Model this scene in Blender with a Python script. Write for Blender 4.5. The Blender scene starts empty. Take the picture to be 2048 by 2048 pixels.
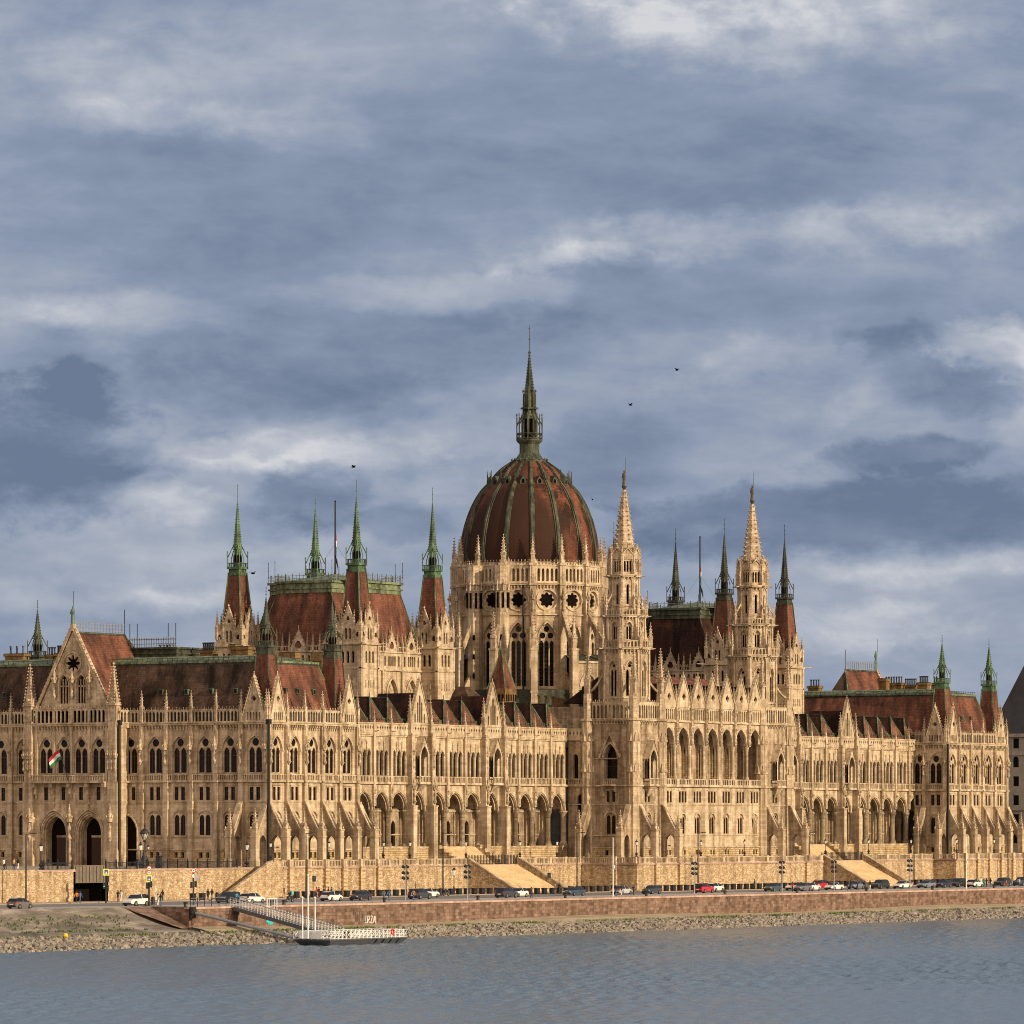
import bpy, math, random
import numpy as np
from mathutils import Vector, Matrix
from mathutils.geometry import tessellate_polygon
random.seed(7)
R=math.radians; pi=math.pi
sc=bpy.context.scene
COL=sc.collection
# ------------------------------------------------------------------ camera frame (the photograph's viewpoint across the river)
FPX=10300.0; HZ=1654.0; CT,ST=math.cos(R(31.35)),math.sin(R(31.35)); D0=817.0; XR=38.8; CZ=5.9
def PU(px,v):
    "u on the vertical plane v=const seen at photo column px"
    k=(px-1024)/FPX
    return (XR+CT*v+k*(D0+ST*v))/(ST-k*CT)
def PV(px,u):
    k=(px-1024)/FPX
    return (-XR+ST*u-k*(D0+CT*u))/(CT+k*ST)
def DEP(u,v): return D0+CT*u+ST*v
def PZ(py,u,v): return CZ+(HZ-py)*DEP(u,v)/FPX
# ------------------------------------------------------------------ materials
MAT={}
def newmat(name):
    m=bpy.data.materials.new(name); m.use_nodes=True; MAT[name]=m
    nt=m.node_tree; b=nt.nodes['Principled BSDF']; return m,nt,b
def N(nt,t,**kw):
    n=nt.nodes.new(t)
    for k,v in kw.items():
        if k.startswith('i_'): n.inputs[k[2:].replace('_',' ')].default_value=v
        else: setattr(n,k,v)
    return n
def L(nt,a,b): nt.links.new(a,b)
def ramp(nt,fac,stops):
    n=nt.nodes.new('ShaderNodeValToRGB'); L(nt,fac,n.inputs[0])
    e=n.color_ramp.elements
    while len(e)<len(stops): e.new(.5)
    for i,(p,c) in enumerate(stops): e[i].position=p; e[i].color=(*c,1)
    return n.outputs[0]
def mixc(nt,fac,a,b,mode='MIX'):
    n=nt.nodes.new('ShaderNodeMix'); n.data_type='RGBA'; n.blend_type=mode
    for s,x in ((n.inputs[0],fac),(n.inputs[6],a),(n.inputs[7],b)):
        if hasattr(x,'is_linked'): L(nt,x,s)
        elif isinstance(x,tuple): s.default_value=(*x,1)
        else: s.default_value=x
    return n.outputs[2]
def wallcoord(nt):
    "(x+y, z) so that masonry courses run along any vertical wall"
    g=N(nt,'ShaderNodeNewGeometry'); s=N(nt,'ShaderNodeSeparateXYZ'); L(nt,g.outputs['Position'],s.inputs[0])
    a=N(nt,'ShaderNodeMath',operation='ADD'); L(nt,s.outputs[0],a.inputs[0]); L(nt,s.outputs[1],a.inputs[1])
    c=N(nt,'ShaderNodeCombineXYZ'); L(nt,a.outputs[0],c.inputs[0]); L(nt,s.outputs[2],c.inputs[1]); L(nt,a.outputs[0],c.inputs[2])
    return g.outputs['Position'],c.outputs[0]
def noise(nt,vec,scale,detail=4,rough=.6,sv=None):
    n=N(nt,'ShaderNodeTexNoise'); n.inputs['Scale'].default_value=scale; n.inputs['Detail'].default_value=detail; n.inputs['Roughness'].default_value=rough
    if sv:
        m=N(nt,'ShaderNodeMapping'); m.inputs['Scale'].default_value=sv; L(nt,vec,m.inputs[0]); L(nt,m.outputs[0],n.inputs['Vector'])
    else: L(nt,vec,n.inputs['Vector'])
    return n.outputs[0]
def bump(nt,b,h,st=.4,dist=.05):
    n=N(nt,'ShaderNodeBump'); n.inputs['Strength'].default_value=st; n.inputs['Distance'].default_value=dist; L(nt,h,n.inputs['Height']); L(nt,n.outputs[0],b.inputs['Normal'])
def stonemat(name,lo,mid,hi,bw=.9,bh=.42,mortar=.012,blockvar=.5,streak=.35,bst=.35,rough=.85,nscale=.35,mcol=.6,warp=0):
    m,nt,b=newmat(name); pos,wc=wallcoord(nt)
    n1=noise(nt,pos,nscale,6,.65)
    base=ramp(nt,n1,[(.28,lo),(.5,mid),(.72,hi)])
    br=N(nt,'ShaderNodeTexBrick'); br.inputs['Scale'].default_value=1
    if warp:
        wn=N(nt,'ShaderNodeTexNoise'); wn.inputs['Scale'].default_value=1.1; wn.inputs['Detail'].default_value=3; L(nt,wc,wn.inputs['Vector'])
        va=N(nt,'ShaderNodeVectorMath',operation='MULTIPLY_ADD'); L(nt,wn.outputs['Color'],va.inputs[0]); va.inputs[1].default_value=(warp,warp,0); L(nt,wc,va.inputs[2]); L(nt,va.outputs[0],br.inputs['Vector'])
    else: L(nt,wc,br.inputs['Vector'])
    br.inputs['Brick Width'].default_value=bw; br.inputs['Row Height'].default_value=bh; br.inputs['Mortar Size'].default_value=mortar
    br.inputs['Color1'].default_value=(1,1,1,1); br.inputs['Color2'].default_value=(1-blockvar,1-blockvar*1.1,1-blockvar*1.25,1); br.inputs['Mortar'].default_value=(mcol,mcol*.95,mcol*.9,1)
    br.inputs['Bias'].default_value=-.25
    c=mixc(nt,1.0,base,br.outputs['Color'],'MULTIPLY')
    n2=noise(nt,pos,1.0,4,.6,(.9,.9,.09))                    # rain streaks
    st=ramp(nt,n2,[(.38,(1-streak,1-streak*1.05,1-streak*1.1)),(.56,(1,1,1))])
    c=mixc(nt,1.0,c,st,'MULTIPLY')
    n3=noise(nt,pos,3.2,5,.75)
    c=mixc(nt,1.0,c,ramp(nt,n3,[(.3,(.8,.78,.76)),(.62,(1.05,1.05,1.05))]),'MULTIPLY')
    L(nt,c,b.inputs['Base Color']); b.inputs['Roughness'].default_value=rough; b.inputs['Specular IOR Level'].default_value=.12
    a=N(nt,'ShaderNodeMath',operation='ADD'); L(nt,n3,a.inputs[0])
    rgb=N(nt,'ShaderNodeRGBToBW'); L(nt,br.outputs['Color'],rgb.inputs[0]); L(nt,rgb.outputs[0],a.inputs[1])
    bump(nt,b,a.outputs[0],bst,.08)
    return m
def tilemat(name,lo,mid,hi,dark,dpos=(.42,.62)):
    m,nt,b=newmat(name); pos,wc=wallcoord(nt)
    base=ramp(nt,noise(nt,pos,.5,6,.7),[(.3,lo),(.5,mid),(.7,hi)])
    st=noise(nt,pos,.35,5,.65,(1,1,.18))
    f=ramp(nt,st,[(dpos[0],(1,1,1)),(dpos[1],(0,0,0))])
    c=mixc(nt,f,dark,base)
    br=N(nt,'ShaderNodeTexBrick'); L(nt,wc,br.inputs['Vector']); br.inputs['Scale'].default_value=1
    br.inputs['Brick Width'].default_value=.3; br.inputs['Row Height'].default_value=.3; br.inputs['Mortar Size'].default_value=.02
    br.inputs['Color1'].default_value=(1,1,1,1); br.inputs['Color2'].default_value=(.62,.6,.6,1); br.inputs['Mortar'].default_value=(.45,.4,.4,1)
    c=mixc(nt,1.0,c,br.outputs['Color'],'MULTIPLY')
    L(nt,c,b.inputs['Base Color']); b.inputs['Roughness'].default_value=.8; b.inputs['Specular IOR Level'].default_value=.12
    bump(nt,b,noise(nt,pos,3,4),.3,.06)
def plain(name,col,rough=.6,metal=0,var=.25,scale=1.5,emit=None):
    m,nt,b=newmat(name); g=N(nt,'ShaderNodeNewGeometry')
    n=noise(nt,g.outputs['Position'],scale,4,.65)
    lo=tuple(max(0,c*(1-var)) for c in col); hi=tuple(c*(1+var) for c in col)
    L(nt,ramp(nt,n,[(.3,lo),(.7,hi)]),b.inputs['Base Color']); b.inputs['Roughness'].default_value=rough; b.inputs['Metallic'].default_value=metal
    if emit: b.inputs['Emission Color'].default_value=(*emit[0],1); b.inputs['Emission Strength'].default_value=emit[1]
    return m
stonemat('stone',(.38,.30,.205),(.51,.415,.29),(.61,.515,.38),blockvar=.32,streak=.42,mcol=.66,bh=.5,bw=1.1)
stonemat('stone_old_shade',(.23,.17,.115),(.38,.30,.21),(.56,.465,.345),blockvar=.35,streak=.5,mcol=.6,nscale=.5)  # also used where the shade of deep recesses is put into the colour
stonemat('stone_carved',(.25,.19,.125),(.47,.38,.27),(.67,.57,.43),bw=.5,bh=.3,blockvar=.3,streak=.35,nscale=1.1,mcol=.7)
stonemat('stone_rough',(.36,.25,.13),(.52,.40,.24),(.64,.51,.34),bw=.75,bh=.36,mortar=.03,blockvar=.45,streak=.3,bst=.9,nscale=.8,mcol=.5)
stonemat('stone_wall',(.36,.255,.15),(.53,.41,.265),(.67,.55,.39),bw=.7,bh=.36,mortar=.035,blockvar=.5,streak=.3,bst=1.0,nscale=1.6,mcol=.62,warp=1.1)
stonemat('stone_steps',(.44,.32,.18),(.56,.43,.26),(.64,.5,.33),bw=2.4,bh=.155,mortar=.02,blockvar=.18,streak=.12,nscale=.5,mcol=.7)
stonemat('quay_stone',(.14,.095,.075),(.22,.152,.12),(.31,.22,.175),bw=1.0,bh=.5,mortar=.03,blockvar=.6,streak=.25,bst=.9,nscale=.7,mcol=.7,warp=.3)
stonemat('coping_pink',(.38,.26,.21),(.48,.34,.28),(.55,.41,.34),bw=1.6,bh=.6,mortar=.03,blockvar=.25,streak=.2)
stonemat('chimney_brick',(.14,.09,.04),(.23,.15,.065),(.33,.23,.11),bw=.5,bh=.16,mortar=.02,blockvar=.4,streak=.4)
stonemat('far_render',(.22,.205,.175),(.27,.25,.215),(.31,.29,.25),bw=3.0,bh=1.2,mortar=.01,blockvar=.06,streak=.15,mcol=.85,bst=.1)
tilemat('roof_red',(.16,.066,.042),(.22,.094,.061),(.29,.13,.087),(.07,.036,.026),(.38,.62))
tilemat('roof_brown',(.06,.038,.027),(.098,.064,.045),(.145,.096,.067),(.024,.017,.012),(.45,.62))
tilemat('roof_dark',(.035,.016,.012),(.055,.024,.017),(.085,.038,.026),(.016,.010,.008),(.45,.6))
tilemat('dome_tile',(.11,.043,.027),(.17,.066,.04),(.24,.098,.06),(.035,.018,.012),(.47,.60))
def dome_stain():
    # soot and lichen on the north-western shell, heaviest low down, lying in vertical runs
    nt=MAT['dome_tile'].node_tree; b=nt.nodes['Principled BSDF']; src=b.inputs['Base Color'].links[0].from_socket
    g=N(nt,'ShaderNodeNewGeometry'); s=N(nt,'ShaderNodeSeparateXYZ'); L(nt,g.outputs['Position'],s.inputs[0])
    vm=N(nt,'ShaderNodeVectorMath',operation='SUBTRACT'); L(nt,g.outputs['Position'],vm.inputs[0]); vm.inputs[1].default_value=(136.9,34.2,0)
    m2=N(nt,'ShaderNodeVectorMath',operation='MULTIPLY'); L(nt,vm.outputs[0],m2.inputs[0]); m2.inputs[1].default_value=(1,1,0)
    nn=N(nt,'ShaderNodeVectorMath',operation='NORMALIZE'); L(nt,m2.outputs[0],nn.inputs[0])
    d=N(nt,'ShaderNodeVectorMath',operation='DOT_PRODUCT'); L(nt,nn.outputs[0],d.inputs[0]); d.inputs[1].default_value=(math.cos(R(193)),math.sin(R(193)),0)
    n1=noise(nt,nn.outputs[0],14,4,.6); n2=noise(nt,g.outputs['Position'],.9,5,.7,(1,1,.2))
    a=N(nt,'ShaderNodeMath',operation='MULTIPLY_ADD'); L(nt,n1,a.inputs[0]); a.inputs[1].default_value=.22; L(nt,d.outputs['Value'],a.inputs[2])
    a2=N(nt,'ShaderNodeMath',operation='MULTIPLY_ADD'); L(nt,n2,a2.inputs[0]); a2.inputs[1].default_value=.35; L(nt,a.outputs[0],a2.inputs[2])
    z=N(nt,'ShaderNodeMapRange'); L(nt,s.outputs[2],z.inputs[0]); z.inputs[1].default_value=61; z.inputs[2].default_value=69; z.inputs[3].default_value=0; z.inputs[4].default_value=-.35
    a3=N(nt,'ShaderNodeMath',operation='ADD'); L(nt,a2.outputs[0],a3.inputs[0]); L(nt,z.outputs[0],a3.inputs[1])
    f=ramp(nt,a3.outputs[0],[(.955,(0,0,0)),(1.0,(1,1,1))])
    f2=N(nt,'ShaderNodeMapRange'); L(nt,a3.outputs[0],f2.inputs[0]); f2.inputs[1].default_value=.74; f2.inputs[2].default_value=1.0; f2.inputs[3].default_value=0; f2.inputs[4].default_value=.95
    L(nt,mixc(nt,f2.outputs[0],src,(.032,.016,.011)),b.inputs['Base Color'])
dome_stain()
def copper(name,lo,mid,hi,dirt):
    m,nt,b=newmat(name); g=N(nt,'ShaderNodeNewGeometry'); p=g.outputs['Position']
    c=ramp(nt,noise(nt,p,1.3,5,.7),[(.3,lo),(.5,mid),(.7,hi)])
    f=ramp(nt,noise(nt,p,.9,4,.7,(1,1,.25)),[(.4,(1,1,1)),(.6,(0,0,0))])
    L(nt,mixc(nt,f,dirt,c),b.inputs['Base Color']); b.inputs['Roughness'].default_value=.7; b.inputs['Specular IOR Level'].default_value=.2
copper('copper_green',(.05,.105,.055),(.09,.165,.09),(.15,.24,.145),(.03,.045,.022))
copper('copper_olive',(.045,.055,.036),(.075,.088,.058),(.12,.135,.095),(.025,.027,.019))
copper('copper_dark',(.03,.035,.025),(.05,.055,.038),(.08,.09,.06),(.02,.02,.015))
copper('copper_roof',(.10,.13,.075),(.16,.19,.11),(.23,.26,.16),(.05,.06,.035))
plain('glass',(.006,.005,.005),.2,var=.3); MAT['glass'].node_tree.nodes['Principled BSDF'].inputs['Specular IOR Level'].default_value=.22
plain('frame_brown',(.05,.016,.006),.6)
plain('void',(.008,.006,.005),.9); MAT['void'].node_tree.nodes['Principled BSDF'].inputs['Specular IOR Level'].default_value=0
plain('iron',(.012,.012,.012),.5,var=.3)
plain('zinc',(.25,.26,.27),.45,.3)
plain('steel_grey',(.28,.30,.31),.4,.4)
plain('steel_white',(.62,.63,.62),.5)
plain('pipe_dark',(.007,.005,.004),.8)
plain('slate',(.035,.036,.042),.8,scale=.3); MAT['slate'].node_tree.nodes['Principled BSDF'].inputs['Specular IOR Level'].default_value=.1
plain('asphalt',(.16,.145,.13),.85,var=.2,scale=.6)
plain('paint_white',(.55,.53,.5),.7)
plain('paving',(.26,.22,.17),.85,var=.2)
plain('lamp_glass',(.55,.57,.52),.2)
plain('wood_door',(.022,.009,.005),.8)
plain('gallery_shade',(.02,.019,.017),.8)
plain('bronze',(.05,.04,.025),.5)
plain('verdigris',(.07,.13,.09),.6)
plain('statue_stone',(.52,.41,.28),.8)
# ------------------------------------------------------------------ geometry collector
class S:
    def __init__(s): s.v=[]; s.f=[]; s.m=[]
    def poly(s,pts,m):
        i=len(s.v); s.v.extend(tuple(p) for p in pts); s.f.append(tuple(range(i,i+len(pts)))); s.m.append(m); return s
    def box(s,x0,x1,y0,y1,z0,z1,m,top=None):
        i=len(s.v)
        tx,ty=top if top else (0,0)
        s.v+= [(x0,y0,z0),(x1,y0,z0),(x1,y1,z0),(x0,y1,z0),(x0+tx,y0+ty,z1),(x1-tx,y0+ty,z1),(x1-tx,y1-ty,z1),(x0+tx,y1-ty,z1)]
        for q in ((0,3,2,1),(4,5,6,7),(0,1,5,4),(1,2,6,5),(2,3,7,6),(3,0,4,7)): s.f.append(tuple(i+k for k in q)); s.m.append(m)
        return s
    def frus(s,cx,cy,z0,z1,r0,r1,n,m,rot=0,cap=True):
        i=len(s.v)
        for z,r in ((z0,r0),(z1,r1)):
            for k in range(n):
                a=rot+2*pi*k/n; s.v.append((cx+r*math.cos(a),cy+r*math.sin(a),z))
        for k in range(n):
            s.f.append((i+k,i+(k+1)%n,i+n+(k+1)%n,i+n+k)); s.m.append(m)
        if cap: s.f.append(tuple(range(i+n,i+2*n))); s.m.append(m); s.f.append(tuple(reversed(range(i,i+n)))); s.m.append(m)
        return s
    def lathe(s,prof,n,m,cx=0,cy=0,rot=0):
        i=len(s.v)
        for r,z in prof:
            for k in range(n):
                a=rot+2*pi*k/n; s.v.append((cx+r*math.cos(a),cy+r*math.sin(a),z))
        for j in range(len(prof)-1):
            for k in range(n):
                s.f.append((i+j*n+k,i+j*n+(k+1)%n,i+(j+1)*n+(k+1)%n,i+(j+1)*n+k)); s.m.append(m)
        return s
    def octa(s,x,y,z,r,m,h=None):
        h=h or r; i=len(s.v)
        s.v+= [(x+r,y,z),(x,y+r,z),(x-r,y,z),(x,y-r,z),(x,y,z+h),(x,y,z-h)]
        for a,b in ((0,1),(1,2),(2,3),(3,0)):
            s.f.append((i+a,i+b,i+4)); s.f.append((i+b,i+a,i+5)); s.m+= [m,m]
        return s
    def tube(s,a,b,r,m,n=6,r2=None):
        a=Vector(a); b=Vector(b); d=(b-a)
        if d.length<1e-6: return s
        d.normalize(); up=Vector((0,0,1)) if abs(d.z)<.9 else Vector((1,0,0)); x=d.cross(up).normalized(); y=d.cross(x)
        i=len(s.v); r2=r if r2 is None else r2
        for p,q in ((a,r),(b,r2)):
            for k in range(n):
                t=2*pi*k/n; w=p+x*(q*math.cos(t))+y*(q*math.sin(t)); s.v.append(tuple(w))
        for k in range(n): s.f.append((i+k,i+(k+1)%n,i+n+(k+1)%n,i+n+k)); s.m.append(m)
        s.f.append(tuple(range(i,i+n))); s.f.append(tuple(range(i+n,i+2*n))); s.m+= [m,m]
        return s
    def panel(s,outer,holes,d0,d1,m,axis='y',back=False,edge=False,rm=None):
        "flat wall with openings: front at d0, reveals run to d1"
        loops=[outer]+holes
        tri=tessellate_polygon([[Vector((p[0],p[1],0)) for p in l] for l in loops])
        flat=[p for l in loops for p in l]
        P=(lambda a,b,d:(a,d,b)) if axis=='y' else (lambda a,b,d:(d,a,b))
        i=len(s.v); s.v+= [P(p[0],p[1],d0) for p in flat]
        for t in tri: s.f.append(tuple(i+k for k in t)); s.m.append(m)
        if back or edge or holes:
            j=len(s.v); s.v+= [P(p[0],p[1],d1) for p in flat]
            if back:
                for t in tri: s.f.append(tuple(j+k for k in t)); s.m.append(m)
            o=0
            for li,l in enumerate(loops):
                n=len(l)
                if li>0 or edge:
                    for k in range(n): s.f.append((i+o+k,i+o+(k+1)%n,j+o+(k+1)%n,j+o+k)); s.m.append(rm or m)
                o+=n
        return s
    def add(s,o,T=None):
        if not o.v: return s
        i=len(s.v)
        if T is None: s.v+=o.v
        else:
            A=np.array(o.v); W=A@T[1]+T[0]; s.v+= [tuple(r) for r in W.tolist()]
        s.f+= [tuple(i+k for k in f) for f in o.f]; s.m+=o.m
        return s
def T(o,xd=(1,0,0),yd=(0,1,0),sc_=1.0,zd=(0,0,1)):
    return (np.array(o,float),np.array([xd,yd,zd],float)*sc_)
def TF(o,xd,yd,lx=0,ly=0,lz=0):
    "frame moved by local offsets"
    o=np.array(o,float)+lx*np.array(xd,float)+ly*np.array(yd,float)+np.array((0,0,lz),float)
    return T(o,xd,yd)
def rotT(o,a,s_=1.0): return T(o,(math.cos(a),math.sin(a),0),(-math.sin(a),math.cos(a),0),s_)
CACHE={}
def cached(fn):
    def w(*a):
        k=(fn.__name__,)+a
        if k not in CACHE: CACHE[k]=fn(*a)
        return CACHE[k]
    return w
# ------------------------------------------------------------------ objects
def mesh_of(name,st,origin=(0,0,0),smooth=False):
    used=[]; idx={}
    for m in st.m:
        if m not in idx: idx[m]=len(used); used.append(m)
    me=bpy.data.meshes.new(name)
    A=np.array(st.v,float)-np.array(origin,float)
    me.from_pydata(A.tolist(),[],st.f)
    for m in used: me.materials.append(MAT[m])
    me.polygons.foreach_set('material_index',[idx[m] for m in st.m])
    if smooth: me.polygons.foreach_set('use_smooth',[True]*len(me.polygons))
    me.update(); return me
def mk(name,st,parent=None,loc=None,smooth=False,world=True):
    "parent given: st holds world coordinates (world=True) or coordinates of the parent's frame"
    if loc is None: loc=(0,0,0)
    if parent is not None and world:
        c=np.array(st.v,float); o0=tuple(np.round((c.min(0)+c.max(0))/2,3).tolist())
        me=mesh_of(name,st,o0,smooth); o=bpy.data.objects.new(name,me); COL.objects.link(o)
        o.parent=parent; p_=ORG[parent.name]; o.location=tuple(o0[i]-p_[i] for i in range(3)); ORG[o.name]=o0
        return o
    me=mesh_of(name,st,(0,0,0),smooth); o=bpy.data.objects.new(name,me); COL.objects.link(o)
    o.location=loc; ORG[o.name]=tuple(loc)
    if parent is not None: o.parent=parent
    return o
ORG={}
def empty(name,loc,rz=0):
    o=bpy.data.objects.new(name,None); COL.objects.link(o); o.location=loc; o.rotation_euler=(0,0,rz); o.empty_display_size=.5; ORG[o.name]=tuple(loc); return o
def tag(o,label=None,cat=None,group=None,kind=None):
    if label: o['label']=label
    if cat: o['category']=cat
    if group: o['group']=group
    if kind: o['kind']=kind
    return o
def copy_tree(o,parent=None):
    c=o.copy(); COL.objects.link(c); c.parent=parent
    for ch in list(o.children): copy_tree(ch,c)
    return c
# ------------------------------------------------------------------ shapes in the plane
def arcpts(h,rise,n):
    "right half of a pointed arch, from springing (h,0) to apex (0,rise)"
    Rr=(h*h+rise*rise)/(2*h); a1=math.asin(min(1,rise/Rr)) if rise<=Rr else pi/2
    if rise>h: a1=math.atan2(rise,Rr-h)
    return [(h-Rr+Rr*math.cos(a1*k/n),Rr*math.sin(a1*k/n)) for k in range(n+1)]
def arch(cx,w,z0,zs,rise,n=5):
    p=arcpts(w/2,rise,n)
    return [(cx-w/2,z0),(cx+w/2,z0)]+[(cx+a,zs+b) for a,b in p]+[(cx-a,zs+b) for a,b in reversed(p[:-1])]
def archline(cx,w,zs,rise,n=5):
    p=arcpts(w/2,rise,n)
    return [(cx+a,zs+b) for a,b in p]+[(cx-a,zs+b) for a,b in reversed(p[:-1])]
def rect(x0,x1,z0,z1): return [(x0,z0),(x1,z0),(x1,z1),(x0,z1)]
def circ(cx,cz,r,n=12,rx=1): return [(cx+rx*r*math.cos(2*pi*k/n),cz+r*math.sin(2*pi*k/n)) for k in range(n)]
def foil(cx,cz,r,k=4,n=None,rot=0,depth=.3):
    n=n or k*5
    return [(cx+r*(1-depth+depth*abs(math.cos(k*(t:=2*pi*j/n)/2)))*math.cos(t+rot),cz+r*(1-depth+depth*abs(math.cos(k*t/2)))*math.sin(t+rot)) for j in range(n)]
def ring(s,cx,w,zs,rise,t,pr,y,m,leg=None,n=6):
    a=archline(cx,w,zs,rise,n); b=archline(cx,w+2*t,zs,rise+t*1.25,n)
    if leg is not None:
        a=[(cx+w/2,leg)]+a+[(cx-w/2,leg)]; b=[(cx+w/2+t,leg)]+b+[(cx-w/2-t,leg)]
    for k in range(len(a)-1):
        p,q,u,v=a[k],a[k+1],b[k+1],b[k]
        s.poly([(p[0],y+pr,p[1]),(q[0],y+pr,q[1]),(u[0],y+pr,u[1]),(v[0],y+pr,v[1])],m)
        s.poly([(p[0],y,p[1]),(q[0],y,q[1]),(q[0],y+pr,q[1]),(p[0],y+pr,p[1])],m)
        s.poly([(v[0],y,v[1]),(u[0],y,u[1]),(u[0],y+pr,u[1]),(v[0],y+pr,v[1])],m)
    return s
# ------------------------------------------------------------------ gothic vocabulary
@cached
def pinnacle(w,hs,ht,rows,m='stone_carved'):
    "square shaft hs high, crocketed spirelet up to ht; base at z=0"
    s=S(); h=w/2
    s.box(-h,h,-h,h,0,hs,m); s.box(-h*1.25,h*1.25,-h*1.25,h*1.25,hs-.08*w,hs+.12*w,m)
    for a in range(4):                      # small gablets
        t=rotT((0,0,0),a*pi/2); g=S(); g.poly([(-h,h*1.15,hs),(h,h*1.15,hs),(0,h*1.15,hs+w*.9)],m); g.poly([(-h,h*1.15,hs),(0,h*1.15,hs+w*.9),(0,0,hs+w*.9)],m); g.poly([(h,h*1.15,hs),(0,h*1.15,hs+w*.9),(0,0,hs+w*.9)],m); s.add(g,t)
    s.frus(0,0,hs,ht,h*1.2,.03,4,m,rot=pi/4)
    for k in range(rows):
        f=(k+.6)/(rows+.6); z=hs+(ht-hs)*f; r=h*.92*(1-f)+.02
        q=.13*w+.02
        for dx,dy in ((1,1),(1,-1),(-1,1),(-1,-1)): s.octa(dx*(r+q*.5),dy*(r+q*.5),z,q,m)
    s.octa(0,0,ht,w*.22,m)
    return s
@cached
def spire8(r,h,rows,m,q=.16,top=.05):
    s=S(); s.frus(0,0,0,h,r,top,8,m,rot=pi/8)
    for k in range(rows):
        f=(k+.4)/rows; z=h*f; rr=r*(1-f)+top*f+q*.35; qq=q*(1-.45*f)
        for j in range(8):
            a=pi/8+j*pi/4; s.octa(rr*math.cos(a),rr*math.sin(a),z,qq,m,h=qq*.8)
    return s
@cached
def finial_rod(h,m):
    s=S(); s.tube((0,0,0),(0,0,h),.045,m,5); s.octa(0,0,h*.28,.16,m); s.octa(0,0,h*.6,.12,m); s.octa(0,0,h,.1,m,h=.2); return s
@cached
def copper_spire(w,hc,hl,hs,hr,m):
    "collar, railed gallery, open lantern with eight ribs, crocketed needle, rod"
    s=S(); h=w/2
    s.box(-h,h,-h,h,0,hc*.35,m); s.box(-h*.88,h*.88,-h*.88,h*.88,hc*.35,hc*.75,m); s.box(-h*1.08,h*1.08,-h*1.08,h*1.08,hc*.75,hc,m)
    for a in range(4):
        t=rotT((0,0,0),a*pi/2); g=S(); g.box(-h*1.05,h*1.05,h*.98,h*1.05,hc+.62,hc+.72,m)
        for k in range(7): x=-h+2*h*k/6; g.box(x-.05,x+.05,h*.98,h*1.04,hc,hc+.64,m)
        g.tube((h*1.02,h*1.02,hc),(h*1.02,h*1.02,hc+hl*.8),.08,m,5); g.octa(h*1.02,h*1.02,hc+hl*.85,.14,m,h=.3)
        # curved ribs leaning onto the needle
        g.tube((h*.98,h*.98,hc+hl*.55),(h*.6,h*.6,hc+hl*1.0),.09,m,5); g.tube((h*.6,h*.6,hc+hl),(h*.3,h*.3,hc+hl*1.35),.1,m,5)
        g.tube((0,h*1.0,hc+hl*.5),(0,h*.7,hc+hl*.95),.08,m,5); g.tube((0,h*1.0,hc),(0,h*1.0,hc+hl*.6),.06,m,5)
        s.add(g,t)
    r=h*.52
    s.frus(0,0,hc,hc+hl,r*.9,r*1.05,8,m,rot=pi/8)
    for j in range(8):
        a=j*pi/4; s.add(S().panel(arch(0,r*.5,hc+.7,hc+hl*.62,r*.4,3),[],r*1.02,r*1.02,'void'),rotT((0,0,0),a))
    s.frus(0,0,hc+hl,hc+hl+hs,r*1.15,.05,8,m,rot=pi/8)
    rows=int(hs/.42)
    for k in range(rows):
        f=(k+.3)/rows; z=hc+hl+hs*f; rr=r*1.15*(1-f)+.05; qq=.12*(1-.4*f)
        for j in range(8): a=pi/8+j*pi/4; s.octa(rr*math.cos(a),rr*math.sin(a),z,qq,m)
    s.add(finial_rod(hr,m),T((0,0,hc+hl+hs)))
    return s
@cached
def gable(w,h,kind,m='stone'):
    "free-standing gable in the wall plane, base z=0, centred on x=0"
    s=S(); hb=.9 if kind!='rose' else .0; t=.45
    outer=[(-w/2,0),(w/2,0),(w/2,hb),(0,h),(-w/2,hb)]
    holes=[]
    if kind=='quatre':
        holes=[foil(0,h*.53,w*.12,4)]
        holes+= [arch(x,.3,.3,1.35,.2,3) for x in (-1.15,-.57,0,.57,1.15) if abs(x)<w/2-.5]
    elif kind=='lancet':
        holes=[arch(0,.5,.3,h*.62,.5,4)]+[arch(x,.42,.3,h*.62-1.9*abs(x)*.95,.4,3) for x in (-.62,.62)]+[arch(x,.4,.3,1.5,.35,3) for x in (-1.45,1.45)]
    elif kind=='quatre2': holes=[foil(0,h*.36,.62,4)]
    elif kind=='trefoil':
        holes=[foil(0,h*.38,w*.2,3,15,pi/2)]
    s.panel(outer,holes,0,-t,m,back=True,edge=True)
    for z0,z1,x0,x1 in ((hb,h,w/2,0),):
        for sg in (-1,1):
            a=Vector((sg*(w/2+.12),0,hb-.15)); b=Vector((0,0,h+.2)); d=(b-a).normalized(); n=Vector((-d.z,0,d.x))*(-sg)*-1
            if n.z<0: n=-n
            p=[a,b,b+n*.0+Vector((0,0,.3)),a+Vector((0,0,.3))]
            i=[(q.x,.14,q.z) for q in p]; j=[(q.x,-t-.06,q.z) for q in p]
            s.poly(i,m); s.poly(j,m)
            for k in range(4): s.poly([i[k],i[(k+1)%4],j[(k+1)%4],j[k]],m)
            L_=(b-a).length; nc=max(4,int(L_/.55))
            for k in range(nc):
                q=a+(b-a)*((k+.5)/nc)+n*.36; s.octa(q.x+sg*0,-.12,q.z,.17,'stone_carved')
    s.tube((0,-.15,h),(0,-.15,h+.9),.11,m,5,.05); s.octa(0,-.15,h+.62,.24,m,h=.16); s.octa(0,-.15,h+.98,.13,m,h=.2)
    return s
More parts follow.
